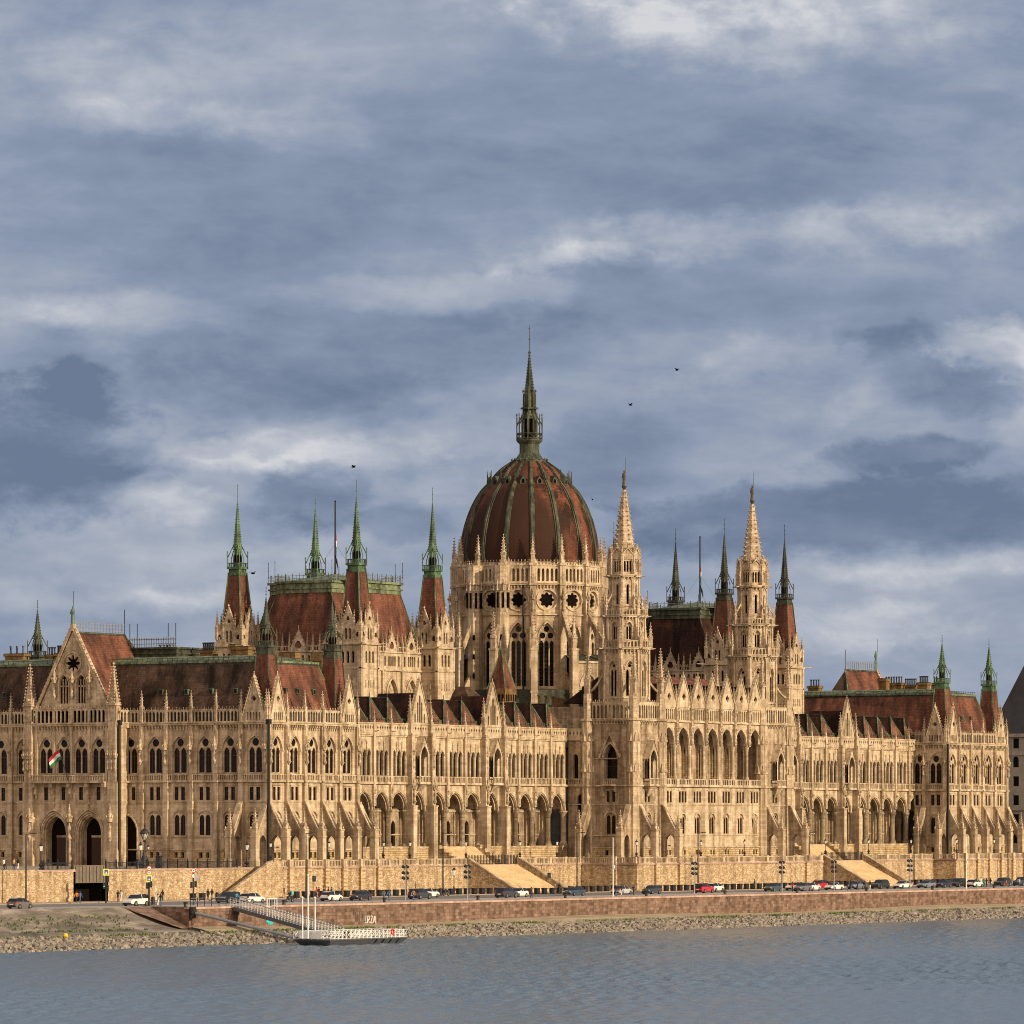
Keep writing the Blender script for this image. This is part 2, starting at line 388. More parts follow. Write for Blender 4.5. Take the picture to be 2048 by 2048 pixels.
@cached
def corbels(w,z0,z1,m='stone',pr=.45,sp=.62):
    s=S(); n=max(1,round(w/sp)); d=w/n; hh=z1-z0
    for k in range(n):
        x=d*(k+.5); s.box(x-.11,x+.11,0,pr*.8,z0+hh*.45,z1-.12,m); s.box(x-.11,x+.11,0,pr*.45,z0,z0+hh*.45,m)
    s.panel([(0,z0+hh*.4),(w,z0+hh*.4),(w,z1),(0,z1)],[arch(d*(k+1),d*.62,z0+hh*.41,z1-.32,.14,2) for k in range(n-1)],pr*.55,0,m)
    s.box(0,w,0,pr+.1,z1-.12,z1+.16,m); s.box(0,w,0,pr+.22,z1+.16,z1+.3,m)
    return s
@cached
def gallery(w,n,h,m='stone',crest=.5,th=.2):
    "open arcade parapet with cresting, z from 0 to h"
    s=S(); d=w/n
    s.panel(rect(0,w,0,h),[arch(d*(k+.5),d*.70,.12,h*.74,d*.45,3) for k in range(n)],0,-th,m,back=True)
    s.box(0,w,-th-.04,.07,h-.05,h+.08,m); s.box(0,w,-th-.05,.1,0,.14,m)
    for k in range(n*2 if crest else 0):
        x=d*(k+.5)/2
        if k%2==0: s.box(x-.055,x+.055,-.2,-.08,h+.06,h+crest*.8,m,top=(.02,.02)); s.octa(x,-.14,h+crest*.85,.12,m,h=.13)
        else: s.octa(x,-.14,h+crest*.3,.10,m,h=.14)
    return s
@cached
def balustrade(w,h,n,m='stone',th=.22):
    s=S(); s.box(0,w,-th,.0,h-.16,h,m); s.box(0,w,-th,.0,0,.14,m)
    d=w/n
    for k in range(n): x=d*(k+.5); s.box(x-d*.2,x+d*.2,-th*.8,-th*.2,.14,h-.16,m)
    return s
@cached
def statue(h,m):
    s=S(); s.lathe([(.0,0),(.24,0),(.2,.1),(.17,.35),(.19,.55),(.2,.72),(.17,.8),(.06,.84),(.075,.87),(.085,.93),(.06,.98),(0,1.0)],8,m)
    s.tube((.17,.02,.75),(.24,.1,.5),.05,m,5); s.tube((-.17,.02,.75),(-.16,.14,.52),.05,m,5)
    s.v=[(a*h*.62,b*h*.62,c*h) for a,b,c in s.v]; return s
@cached
def canopy(m='stone_carved'):
    "statue under a crocketed canopy, hung on a pier; z=0 at the statue's console"
    s=S(); s.frus(0,.3,-.55,0,.08,.38,6,m); s.add(statue(1.75,m),T((0,.3,0)))
    s.frus(0,.3,1.85,2.3,.36,.42,6,m); s.frus(0,.3,2.3,3.9,.34,.04,6,m)
    for a in range(6): t=a*pi/3; s.octa(.38*math.cos(t),.3+.38*math.sin(t),2.45,.15,m,h=.3)
    for k in range(3): 
        for a in range(4): t=a*pi/2; r=.26*(1-k/3.4); s.octa(r*math.cos(t),.3+r*math.sin(t),2.7+k*.35,.1,m)
    s.octa(0,.3,3.95,.12,m)
    return s
def glassbox(w,x0,x1,z0,z1,y,mull=(),trans=(),fr='frame_brown',ft=.05):
    w.poly([(x0,y,z0),(x1,y,z0),(x1,y,z1),(x0,y,z1)],'glass')
    for x in mull: w.box(x-ft/2,x+ft/2,y,y+.06,z0,z1,fr)
    for z in trans: w.box(x0,x1,y,y+.07,z-ft*.6,z+ft*.6,fr)
    for a,b in ((x0,x0+ft),(x1-ft,x1)): w.box(a,b,y,y+.05,z0,z1,fr)
    return w
@cached
def win_tall(w,z_off):
    "pair of lights under an oculus in a pointed arch; returns (stone, window) in bay coordinates"
    s=S(); g=S(); c=w/2; y=-.24
    s.panel(arch(c,2.86,14.42,18.0,2.35,7),[arch(c-.66,1.08,14.6,17.75,.88,4),arch(c+.66,1.08,14.6,17.75,.88,4),circ(c,19.42,.64,14)],y,y-.14,'stone')
    s.box(c-.09,c+.09,y,y+.1,14.5,17.9,'stone')
    for dx in (-.66,.66):
        ring(s,c+dx,1.08,17.75,.88,.08,.08,y,'stone_carved',n=4)
        glassbox(g,c+dx-.55,c+dx+.55,14.55,18.7,y-.13,mull=(c+dx,),trans=(17.3,))
    glassbox(g,c-.66,c+.66,18.72,20.1,y-.13)
    return s,g
@cached
def win_flat2(w,z0,z1,hw,gap,n=2):
    g=S(); xs=[w/2+(k-(n-1)/2)*(hw+gap) for k in range(n)]
    for x in xs: glassbox(g,x-hw/2-.02,x+hw/2+.02,z0-.02,z1+.02,-.2,mull=(x,),trans=((z0+z1)/2+.3,))
    return [rect(x-hw/2,x+hw/2,z0,z1) for x in xs],g
@cached
def win_low(w,z0,zt,hw,gap,n=2):
    g=S(); xs=[w/2+(k-(n-1)/2)*(hw+gap) for k in range(n)]; r=hw*.62
    for x in xs: glassbox(g,x-hw/2-.02,x+hw/2+.02,z0-.02,zt+.02,-.27,mull=(x,),trans=(zt-r-.1,))
    return [arch(x,hw,z0,zt-r,r,4) for x in xs],g
WIN=[]   # (parent part name, S world)
PIN=[]
def addwin(parent,g,Tm):
    s=S().add(g,Tm); WIN.append((parent,s))
def addpin(parent,st,Tm): PIN.append((parent,S().add(st,Tm)))
# ------------------------------------------------------------------ THE PARLIAMENT BUILDING
AX=35.6                                   # long axis of the building (v)
ROOT=empty('parliament_building',(134.0,AX,0.0))
tag(ROOT,'huge pale limestone neo-Gothic parliament with a red ribbed central dome and many spires','parliament')
PARTS={}
def part(n):
    if n not in PARTS: PARTS[n]=S()
    return PARTS[n]
SUBS=[]     # (parent part, name, S, label)
def sub(par,name,st,label=None): SUBS.append((par,name,st,label))
@cached
def pav_bay(w,rough=True):
    s=S(); ws=[]; c=w/2
    s.panel(rect(0,w,-.5,2.2),[rect(c-.95,c-.3,.95,1.85),rect(c+.3,c+.95,.95,1.85)],.14,-.5,'stone_rough')
    s.poly([(c-1,-.45,.9),(c+1,-.45,.9),(c+1,-.45,1.9),(c-1,-.45,1.9)],'void')
    h,g=win_low(w,4.6,7.85,.92,.26); ws.append(g)
    s.panel(rect(0,w,2.2,9.9),[arch(c,2.35,4.5,7.35,1.05,6)],0,-.12,'stone')
    s.panel(arch(c,2.35,4.5,7.35,1.05,6),h,-.12,-.29,'stone')
    ring(s,c,2.5,7.3,1.1,.24,.14,0,'stone_carved'); s.box(c-1.6,c+1.6,0,.2,4.3,4.5,'stone')
    h,g=win_flat2(w,10.2,12.3,.76,.5); ws.append(g)
    s.panel(rect(0,w,9.9,13.2),h,0,-.22,'stone'); s.box(c-1.25,c+1.25,0,.16,12.5,12.66,'stone'); 
    for x in (c-1.25,c+1.15): s.box(x,x+.1,0,.12,10.3,12.5,'stone')
    s.panel(rect(0,w,13.2,22.2),[arch(c,2.9,14.4,18.0,2.4,7)],0,-.24,'stone')
    st,g=win_tall(w,0); s.add(st); ws.append(g)
    ring(s,c,2.98,18.0,2.42,.17,.16,0,'stone_carved'); ring(s,c,3.5,18.0,2.62,.14,.10,0,'stone',n=7)
    s.box(0,c-1.75,0,.09,17.9,18.05,'stone'); s.box(c+1.75,w,0,.09,17.9,18.05,'stone')
    s.box(0,w,.14,.3,2.15,2.36,'stone'); s.box(0,w,0,.12,9.82,10.0,'stone')
    s.box(0,w,0,.42,13.05,13.3,'stone')
    s.add(balustrade(w-.8,1.05,9),T((.4,.36,13.3)))
    s.box(c-.12,c+.12,.1,.42,13.3,14.35,'stone')
    s.add(corbels(w,21.4,22.35))
    return s,ws
@cached
def pier(w=.85,pr=.5,z1=22.5,can=True,zc=16.4,base=True):
    s=S(); h=w/2
    s.box(-h,h,-.1,pr,9.9,z1,'stone'); s.box(-h-.06,h+.06,-.1,pr+.14,2.2,9.9,'stone'); s.box(-h-.12,h+.12,-.1,pr+.3,-.5,2.3,'stone')
    s.box(-h-.12,h+.12,0,pr+.25,9.8,10.02,'stone'); s.box(-h-.1,h+.1,0,pr+.2,13.05,13.32,'stone'); s.box(-h-.14,h+.14,0,pr+.36,2.2,2.42,'stone')
    s.box(-h*.5,h*.5,pr,pr+.12,18.6,z1-.4,'stone_carved')
    if can: s.add(canopy(),T((0,pr-.1,zc)))
    for k in range(5): s.octa(-h,pr,z1-3.8+k*.5,.1,'stone_carved'); s.octa(h,pr,z1-3.8+k*.5,.1,'stone_carved')
    return s
@cached
def flyer():
    "raking buttress with a walk-through arch and a pinnacled foot"
    s=S()
    out=[(0,-.5),(2.75,-.5),(2.75,5.6),(1.9,6.9),(1.15,8.2),(.65,9.3),(.3,9.8),(0,9.8)]
    s.panel(out,[arch(1.65,1.9,-.35,3.3,1.3,5)],-.45,.45,'stone_old_shade',axis='x',back=True,edge=True)
    cp=[(2.8,5.6),(1.95,6.95),(1.2,8.25),(.7,9.35),(.3,9.9)]
    for a,b in zip(cp,cp[1:]):
        s.poly([(-.52,a[0]+.04,a[1]),(.52,a[0]+.04,a[1]),(.52,b[0]+.04,b[1]),(-.52,b[0]+.04,b[1])],'stone')
        for x in (-.52,.52): s.poly([(x,a[0]+.04,a[1]),(x,b[0]+.04,b[1]),(x,b[0]-.14,b[1]-.1),(x,a[0]-.14,a[1]-.1)],'stone')
    s.box(-.52,.52,2.7,3.75,-.5,5.4,'stone'); s.box(-.6,.6,2.62,3.85,4.25,4.42,'stone'); s.box(-.6,.6,2.6,3.85,5.35,5.55,'stone'); s.box(-.6,.6,2.66,3.82,-.5,.75,'stone')
    for a in (-1,1): s.octa(a*.5,3.6,5.75,.2,'stone_carved',h=.35)
    s.add(pinnacle(.62,.75,3.3,5),T((0,3.2,5.5)))
    return s
def facade(name,o,xd,nd,bays,gables=(),nopier=(),fly=(),cang=True,skip_gal=(),lancet_bays=(),sparse=(),hood=True):
    P=part(name); F=lambda lx,ly=0,lz=0:TF(o,xd,nd,lx,ly,lz)
    x=0; nb=len(bays)
    for i,w in enumerate(bays):
        st,ws=pav_bay(w); P.add(st,F(x))
        for g in ws: addwin(name,g,F(x))
        if i in gables:
            pass
        elif i not in skip_gal: P.add(gallery(w,7,1.95),F(x,.32,22.65))
        x+=w
    xs=[sum(bays[:k]) for k in range(nb+1)]
    for k,x in enumerate(xs):
        if k in nopier: continue
        P.add(pier(.85,.5,22.5,True,16.4),F(x))
        addpin(name,pinnacle(.52,2.3,5.1,5),F(x,.25,22.65))
    for k in fly:
        sub(name,'buttress',S().add(flyer(),F(xs[k],.3)))
    return xs
GB=[]
def gab(par,st,Tm): sub(par,'gable',S().add(st,Tm))
# north front
BN=4.85
X_=(1,0,0); Y_=(0,1,0); nX=(-1,0,0); nY=(0,-1,0)
facade('north_facade',(0,0,0),Y_,nX,[BN]*6,gables=(0,),fly=(0,1))
gab('north_facade',gable(BN-.75,6.9,'quatre'),TF((0,0,0),Y_,nX,BN/2,.34,22.65))
vl=45.6
facade('north_facade',(0,vl,0),Y_,nX,[BN]*5+[2.9],gables=(4,),nopier=(6,))
gab('north_facade',gable(BN-.75,6.9,'quatre'),TF((0,vl,0),Y_,nX,BN*4.5,.34,22.65))
# projecting middle of the north front with two portals and the great gable
v0,v1=27.0,45.6; uP=-2.7; P=part('north_facade'); W=v1-v0
def FC(x,y=0,z=0): return TF((uP,v0,0),Y_,nX,x,y,z)
bw=3.5; x0=(W-4*bw)/2
s=S()
pc=[x0+bw,x0+3*bw]
s.panel(rect(0,W,-.5,9.9),[arch(c,5.0,-.4,5.0,3.1,9) for c in pc],0,-.4,'stone')
for c in pc:
    for k,(dw,dy) in enumerate(((-.5,-.4),(-.95,-.8))):
        ring(s,c,5.0+dw,5.0,3.1+dw*.55,.24,.4,dy,'stone_carved',leg=-.4)
    ring(s,c,5.05,5.0,3.15,.18,.2,0,'stone_carved',leg=-.4); ring(s,c,5.6,5.0,3.6,.14,.28,0,'stone')
    s.panel(rect(c-2.6,c+2.6,-.5,8.4),[arch(c,3.9,-.4,5.0,2.55,8)],-.8,-1.9,'stone_old_shade')
    s.octa(c,.3,9.6,.3,'stone_carved'); s.tube((c,.2,9.0),(c,.2,10.4),.09,'stone_carved')
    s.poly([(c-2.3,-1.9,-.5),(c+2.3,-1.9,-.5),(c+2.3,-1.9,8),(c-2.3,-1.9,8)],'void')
    s.box(c-1.2,c+.9,-1.9,-1.8,-.4,4.2,'wood_door'); s.box(c-1.2,c+.9,-1.9,-1.75,4.2,4.55,'stone_old_shade')
for c in (x0*.55,W/2,W-x0*.55): s.add(canopy(),T((c,.35,4.2),X_,Y_,1.35)); s.frus(c,.5,-.5,3.6,.3,.22,8,'stone'); 
for k in range(4):
    c=x0+bw*(k+.5)
    h,g=win_flat2(bw,10.25,12.35,.8,0,1)
    s.panel(rect(c-bw/2,c+bw/2,9.9,13.2),[rect(c-.4,c+.4,10.25,12.35)],0,-.22,'stone'); s.box(c-.7,c+.7,0,.14,12.5,12.64,'stone')
    addwin('north_facade',g,FC(c-bw/2))
    s.panel(rect(c-bw/2,c+bw/2,13.2,22.2),[arch(c,2.7,14.4,18.0,2.3,7)],0,-.24,'stone')
    st,g=win_tall(bw,0); s.add(st,T((c-bw/2,0,0))); addwin('north_facade',g,FC(c-bw/2))
    ring(s,c,2.75,18.0,2.35,.16,.15,0,'stone_carved')
    for dx in (-.9,.9): s.add(S().panel([(dx-.25,21.3),(dx-.25,20.9),(dx,20.6),(dx+.25,20.9),(dx+.25,21.3)],[],.1,0,'stone_carved',edge=True),T((c,0,0)))
for k in range(5):
    x=x0+bw*k; s.box(x-.22,x+.22,0,.28,13.2,25.2,'stone'); s.box(x-.3,x+.3,0,1.2,12.3,13.0,'stone_carved'); s.box(x-.24,x+.24,0,.7,11.2,12.3,'stone_carved'); s.box(x-.18,x+.18,0,.4,10.5,11.2,'stone_carved')
s.panel(rect(0,x0,9.9,22.2),[],0,0,'stone'); s.panel(rect(W-x0,W,9.9,22.2),[],0,0,'stone')
s.box(0,W,0,.12,9.82,10.0,'stone'); s.box(x0-.3,W-x0+.3,0,1.5,13.0,13.25,'stone'); s.add(balustrade(W-2*x0+.6,1.05,44),T((x0-.3,1.5,13.25)))
s.add(corbels(W,21.4,22.35)); s.add(gallery(W,23,2.4,'stone'),T((0,.35,22.65)))
for x in (.9,W-.9):
    s.box(x-1.0,x+1.0,0,.75,-.5,13.2,'stone'); s.box(x-1.1,x+1.1,0,.9,-.5,2.2,'stone'); s.box(x-.75,x+.75,0,.7,13.2,25,'stone')
    for dx in (-.75,0,.75): s.add(canopy(),T((x+dx,.5,15.3),X_,Y_,.9)); s.add(pinnacle(.3,.8,4.2,8),T((x+dx,.75,17.6)))
P.add(s,FC(0))
for x in (.95,W-.95): addpin('north_facade',pinnacle(1.4,2.6,9.2,12),FC(x,.1,23.0)); 
for x in (.25,W-.25): addpin('north_facade',pinnacle(.45,2.2,5.0,5),FC(x,.5,23.0))
# its west return (sunlit) and east return
for vv,sg in ((v0,-1),(v1,1)):
    r=S(); r.panel(rect(0,2.7,-.5,22.2),[],0,0,'stone'); r.box(0,2.7,0,.12,9.82,10,'stone'); r.box(0,2.7,0,.4,13.05,13.3,'stone'); r.box(0,2.7,0,.5,21.9,22.6,'stone')
    r.add(gallery(2.7,3,1.95),T((0,.3,22.65))); r.box(.2,1.5,0,.35,-.5,22,'stone')
    P.add(r,TF((uP,vv,0),X_,(0,sg,0)))
# great gable
GW=13.6; GH=12.6; cx=W/2
g=S()
out=[(cx-GW/2,25.0),(cx+GW/2,25.0),(cx,25.0+GH)]
rose=foil(cx,32.4,1.42,8,48,0,.5)
hol=[rose]+[arch(cx+dx,1.75,25.9,28.9,1.6,6) for dx in (-1.75,1.75)]
g.panel(out,hol,-.2,-.6,'stone',back=True)
ring(g,cx,1.0,32.5,.5,.0,.0,0,'stone')
for k in range(24):
    a=2*pi*k/24; b=2*pi*(k+1)/24
    for r0,r1,pr in ((1.55,1.85,.2),(1.98,2.12,.1)):
        q=[(cx+r*math.cos(t),-.2+pr,32.5+r*math.sin(t)) for r,t in ((r0,a),(r1,a),(r1,b),(r0,b))]; g.poly(q,'stone_carved')
for dx in (-1.75,1.75):
    ring(g,cx+dx,1.85,28.9,1.65,.2,.18,-.2,'stone_carved',leg=25.9)
    for e in (-.28,.28): g.box(cx+dx+e-.07,cx+dx+e+.07,-.5,-.3,25.9,29.9,'stone')
    g.box(cx+dx-.8,cx+dx+.8,-.5,-.3,28.6,28.8,'stone')
g.poly([(cx-4,-.62,25.5),(cx+4,-.62,25.5),(cx+1.4,-.62,34.3),(cx-1.4,-.62,34.3)],'void')
for dx in (-3.5,0,3.5): g.add(canopy(),T((cx+dx,-.25,27.2),X_,Y_,1.1))
for sg in (-1,1):
    a=Vector((cx+sg*(GW/2+.3),0,24.8)); b=Vector((cx,0,25.0+GH+.3))
    n=Vector((sg*(b-a).z*-1*-1,0,0)); d=(b-a).normalized(); n=Vector((sg*abs(d.z),0,abs(d.x)))
    pts=[a,b,b+n*.5,a+n*.5]; f=[(q.x,.05,q.z) for q in pts]; k_=[(q.x,-.75,q.z) for q in pts]
    g.poly(f,'stone'); g.poly(k_,'stone')
    for k in range(4): g.poly([f[k],f[(k+1)%4],k_[(k+1)%4],k_[k]],'stone')
    for k in range(20): q=a+(b-a)*((k+.5)/20)+n*.62; g.octa(q.x,-.2,q.z,.2,'stone_carved')
g.box(cx-.35,cx+.35,-.6,.1,25+GH,25+GH+1.1,'stone')
sub('north_facade','gable',S().add(g,FC(0)))
st=S().add(statue(2.6,'verdigris')); st.frus(0,0,-.4,0,.35,.3,8,'verdigris'); st.tube((.1,-.3,2.2),(.1,-.35,5.0),.04,'iron')
sub('north_facade','statue',S().add(st,FC(cx,-.2,26.5+GH)))
sub('north_facade','drainpipe',S().tube((uP-.2,v0-.15,-.4),(uP-.2,v0-.15,22.5),.24,'pipe_dark',6).box(uP-.4,uP+.2,v0-.5,v0+.1,22.3,23.1,'pipe_dark'))
# north-west pavilion, river side
BW=5.16
facade('pavilion_facade',(0,0,0),X_,nY,[BW]*5,gables=(0,4),fly=(0,1,2,3,4,5))
for k in (.5,4.5): gab('pavilion_facade',gable(BW-.95,6.9,'quatre'),TF((0,0,0),X_,nY,BW*k,.34,22.65))
sub('pavilion_facade','drainpipe',S().tube((-.75,-.75,.6),(-.75,-.75,22.4),.24,'pipe_dark',6).box(-.6,.1,-.75,-.05,22.2,23.0,'pipe_dark'))
U1=BW*5; VW=7.0
r=S(); r.panel(rect(0,VW,-.5,22.4),[],0,0,'stone'); r.add(gallery(VW,9,1.95),T((0,.3,22.65))); part('pavilion_facade').add(r,TF((U1,0,0),Y_,X_))
# ------------------------------------------------------------------ river wings: loggia below, triple windows above, saw-tooth roofs
@cached
def wing_bay(w,main=False):
    s=S(); ws=[]; c=w/2; zf=2.6; yb=-.9
    g_=.42; aw=w-2*g_ if not main else w-2.6
    pts=arcpts(aw/2,3.0,8)
    L1=[(0,8.7),(c-aw/2,8.7)]+[(c-a,8.7+b) for a,b in pts]+[(c+a,8.7+b) for a,b in reversed(pts[:-1])]+[(w,8.7),(w,13.2),(0,13.2)]
    s.panel(L1,[],0,yb,'stone',back=True,edge=True)
    ring(s,c,aw+.1,8.8,3.05,.17,.14,0,'stone_carved'); ring(s,c,min(aw+.7,w-.1),8.8,3.3,.14,.08,0,'stone')
    ring(s,c,aw-.5,8.8,2.7,.25,.1,-.45,'stone_carved')
    if not main:
        for x in (0,w): 
            s.lathe([(.0,zf),(.75,zf),(.75,zf+.3),(.56,zf+.75),(.50,zf+.9),(.47,7.5),(.55,7.6),(.48,7.7),(.55,8.1),(.78,8.6),(.78,8.75),(0,8.75)],12,'stone',x,-.4)
    # loggia: back wall with pilasters, doors and niches, vault, floor
    yk=-5.0
    s.panel(rect(0,w,zf,12.4),[arch(c,1.35,zf+.05,6.0,1.0,5)],yk,yk-.5,'stone_old_shade'); s.poly([(c-.8,yk-.45,zf),(c+.8,yk-.45,zf),(c+.8,yk-.45,7.2),(c-.8,yk-.45,7.2)],'void')  # darker stone on the back wall: the loggia's deep shade put into colour
    for x in (.12,w-.12): s.box(x-.35,x+.35,yk,yk+.55,zf,9.0,'stone'); s.frus(x,yk+.6,zf,9.4,.16,.16,6,'stone'); s.frus(x-.3,yk+.5,zf,9.4,.1,.1,6,'stone'); s.frus(x+(.95 if x<1 else -.95),yk+.1,zf,9.0,.13,.13,6,'stone_old_shade')
    s.box(0,w,yk,yk+.2,8.5,8.8,'stone'); s.box(0,w,yk,yk+.15,zf+1.9,zf+2.1,'stone')
    for a,b in zip(pts,pts[1:]):          # pointed vault
        for sg in (-1,1):
            s.poly([(c+sg*(a[0]+.15),yb,9.0+a[1]),(c+sg*(b[0]+.15),yb,9.0+b[1]),(c+sg*(b[0]+.15),yk,9.0+b[1]),(c+sg*(a[0]+.15),yk,9.0+a[1])],'stone_old_shade')
    s.poly([(0,yb,12.45),(w,yb,12.45),(w,yk,12.45),(0,yk,12.45)],'stone_old_shade')
    s.poly([(0,.5,zf),(w,.5,zf),(w,yk,zf),(0,yk,zf)],'paving')
    s.box(0,w,.12,.55,zf-.22,zf+.02,'stone')
    # balcony band, triple windows
    s.box(0,w,0,.45,13.05,13.3,'stone'); s.add(balustrade(w-.7,1.15,int(w*2)),T((.35,.42,13.3)))
    for x in (w*.33,w*.67): s.box(x-.11,x+.11,.1,.46,13.3,14.5,'stone')
    if not main:
        d=(w-1.0)/3; hs=[arch(.5+d*(k+.5),d*.74,14.4,17.9,.85,4) for k in range(3)]
        s.panel(rect(0,w,13.2,21.4),hs,0,-.38,'stone'); g=S()
        g.poly([(.4,-.36,14.3),(w-.4,-.36,14.3),(w-.4,-.36,19),(.4,-.36,19)],'glass')
        for k in range(3):
            x=.5+d*(k+.5); ring(s,x,d*.78,17.9,.9,.12,.12,0,'stone_carved',n=4); g.box(x-d*.37,x-d*.31,-.36,-.3,14.4,18.6,'frame_brown'); g.box(x-d*.37,x+d*.37,-.36,-.3,17.5,17.62,'frame_brown')
            s.frus(x-d*.5,.02,14.4,17.7,.11,.11,6,'stone'); s.octa(x-d*.5,.05,17.8,.2,'stone_carved')
            if k: s.tube((x-d*.5,.1,18.3),(x-d*.5,.1,20.2),.07,'stone_carved',5); s.octa(x-d*.5,.12,19.9,.2,'stone_carved'); s.octa(x-d*.5,.12,19.1,.14,'stone_carved')
        s.frus(w-.5,.02,14.4,17.7,.11,.11,6,'stone')
        ws.append(g)
    else:
        s.panel(rect(0,w,13.2,21.4),[arch(c,2.4,14.4,17.4,1.8,6)],0,-.5,'stone'); g=S()
        g.poly([(c-1.3,-.45,14.3),(c+1.3,-.45,14.3),(c+1.3,-.45,19.3),(c-1.3,-.45,19.3)],'glass'); g.box(c-.06,c+.06,-.45,-.38,14.3,19.2,'frame_brown'); ws.append(g)
        # projecting gabled porch with slender shafts and a balcony
        s.panel([(c-1.55,14.5),(c-1.15,14.5),(c-1.15,17.6)]+[(c-a,17.6+b) for a,b in arcpts(1.15,1.9,5)][1:]+[(c+a,17.6+b) for a,b in reversed(arcpts(1.15,1.9,5)[:-1])]+[(c+1.15,14.5),(c+1.55,14.5),(c+1.55,18.1),(c,20.9),(c-1.55,18.1)],[],1.35,1.05,'stone',back=True,edge=True)
        for sg in (-1,1):
            s.poly([(c+sg*1.7,1.45,17.9),(c,1.45,21.2),(c,0,21.2),(c+sg*1.7,0,17.9)],'stone'); s.poly([(c+sg*1.55,1.05,17.7),(c,1.05,20.7),(c,0,20.7),(c+sg*1.55,0,17.7)],'stone')
            s.panel([(0,14.5),(.25,14.5),(.25,17.3),(.65,18.0),(1.05,17.3),(1.05,14.5),(1.3,14.5),(1.3,18.1),(0,18.1)],[],c+sg*1.55,c+sg*1.3,'stone',axis='x',back=True,edge=True)
            for k in range(5): s.octa(c+sg*(1.6-k*.33),1.4,18.1+k*.62,.14,'stone_carved')
        s.box(c-1.75,c+1.75,0,1.55,13.1,13.35,'stone'); s.add(balustrade(3.3,1.15,7),T((c-1.65,1.5,13.35)))
        s.poly([(c-1.2,1.3,13.1),(c+1.2,1.3,13.1),(c+.35,.1,11.9),(c-.35,.1,11.9)],'stone_carved'); s.poly([(c-1.2,1.3,13.1),(c-1.2,0,13.1),(c-.35,.1,11.9)],'stone_carved'); s.poly([(c+1.2,1.3,13.1),(c+1.2,0,13.1),(c+.35,.1,11.9)],'stone_carved')
    # cornice and lozenge parapet
    s.box(0,w,0,.4,21.25,21.7,'stone'); s.box(0,w,0,.25,21.0,21.25,'stone')
    n=max(4,int(w/.75)); d=w/n
    s.panel(rect(0,w,21.7,23.2),[[(d*(k+.5)-.22,22.45),(d*(k+.5),22.05),(d*(k+.5)+.22,22.45),(d*(k+.5),22.85)] for k in range(n)],.3,.1,'stone',back=True); s.box(0,w,0,.42,23.1,23.3,'stone')
    for k in range(n): s.octa(d*(k+.5),-.8,23.9,.22,'copper_olive',h=.3)
    return s,ws
@cached
def sawroof(w):
    "steep hipped roof over one bay, ridge square to the wall"
    s=S(); c=w/2; z0=22.9; z1=27.6; y0=-.5; d=1.8; yk=-11
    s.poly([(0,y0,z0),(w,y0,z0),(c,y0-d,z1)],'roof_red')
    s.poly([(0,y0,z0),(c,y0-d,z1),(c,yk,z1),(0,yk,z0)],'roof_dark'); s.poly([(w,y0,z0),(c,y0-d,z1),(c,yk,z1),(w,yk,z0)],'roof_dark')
    for x in (0,w): s.tube((x,y0,z0),(c,y0-d,z1),.12,'copper_green',5)
    s.tube((c,y0-d,z1+.03),(c,yk,z1+.03),.09,'copper_dark',5); s.tube((c,y0-d,z1),(c,y0-d,z1+.8),.06,'copper_dark',4)
    s.box(0,w,y0-.1,y0+.35,z0-.25,z0+.05,'copper_olive')
    s.tube((w*.78,y0-.9,z0+1.0),(c+w*.08,y0-2.6,z1-.6),.1,'copper_olive',4)
    return s
@cached
def big_pier(z0,z1):
    s=S(); s.box(-.62,.62,-.2,1.55,z0,9.5,'stone'); s.box(-.7,.7,-.2,1.65,9.3,9.55,'stone'); s.box(-.5,.5,-.2,1.2,9.5,z1,'stone'); s.box(-.6,.6,-.2,1.3,13.05,13.35,'stone'); s.box(-.7,.7,-.2,1.7,z0,z0+1.0,'stone')
    s.add(canopy(),T((0,1.1,10.3),X_,Y_,1.0)); s.add(canopy(),T((0,.9,16.2),X_,Y_,1.0))
    for z in (14.6,15.2,19.9,20.5): s.octa(-.5,1.15,z,.16,'stone_carved'); s.octa(.5,1.15,z,.16,'stone_carved')
    s.box(-.58,.58,-.2,1.3,21.3,21.7,'stone'); s.box(-.4,.4,0,.9,21.7,23.6,'stone_carved')
    return s
@cached
def small_pier():
    s=S(); s.box(-.34,.34,-.05,.5,9.4,21.3,'stone'); s.add(canopy(),T((0,.2,9.9),X_,Y_,.85)); s.box(-.42,.42,0,.6,13.05,13.35,'stone'); s.box(-.42,.42,0,.58,21.2,21.75,'stone'); s.box(-.3,.3,.0,.5,21.7,23.4,'stone')
    s.octa(-.2,.6,21.9,.1,'stone_carved'); s.tube((0,.5,21.8),(.0,1.25,21.95),.09,'stone',5)
    return s
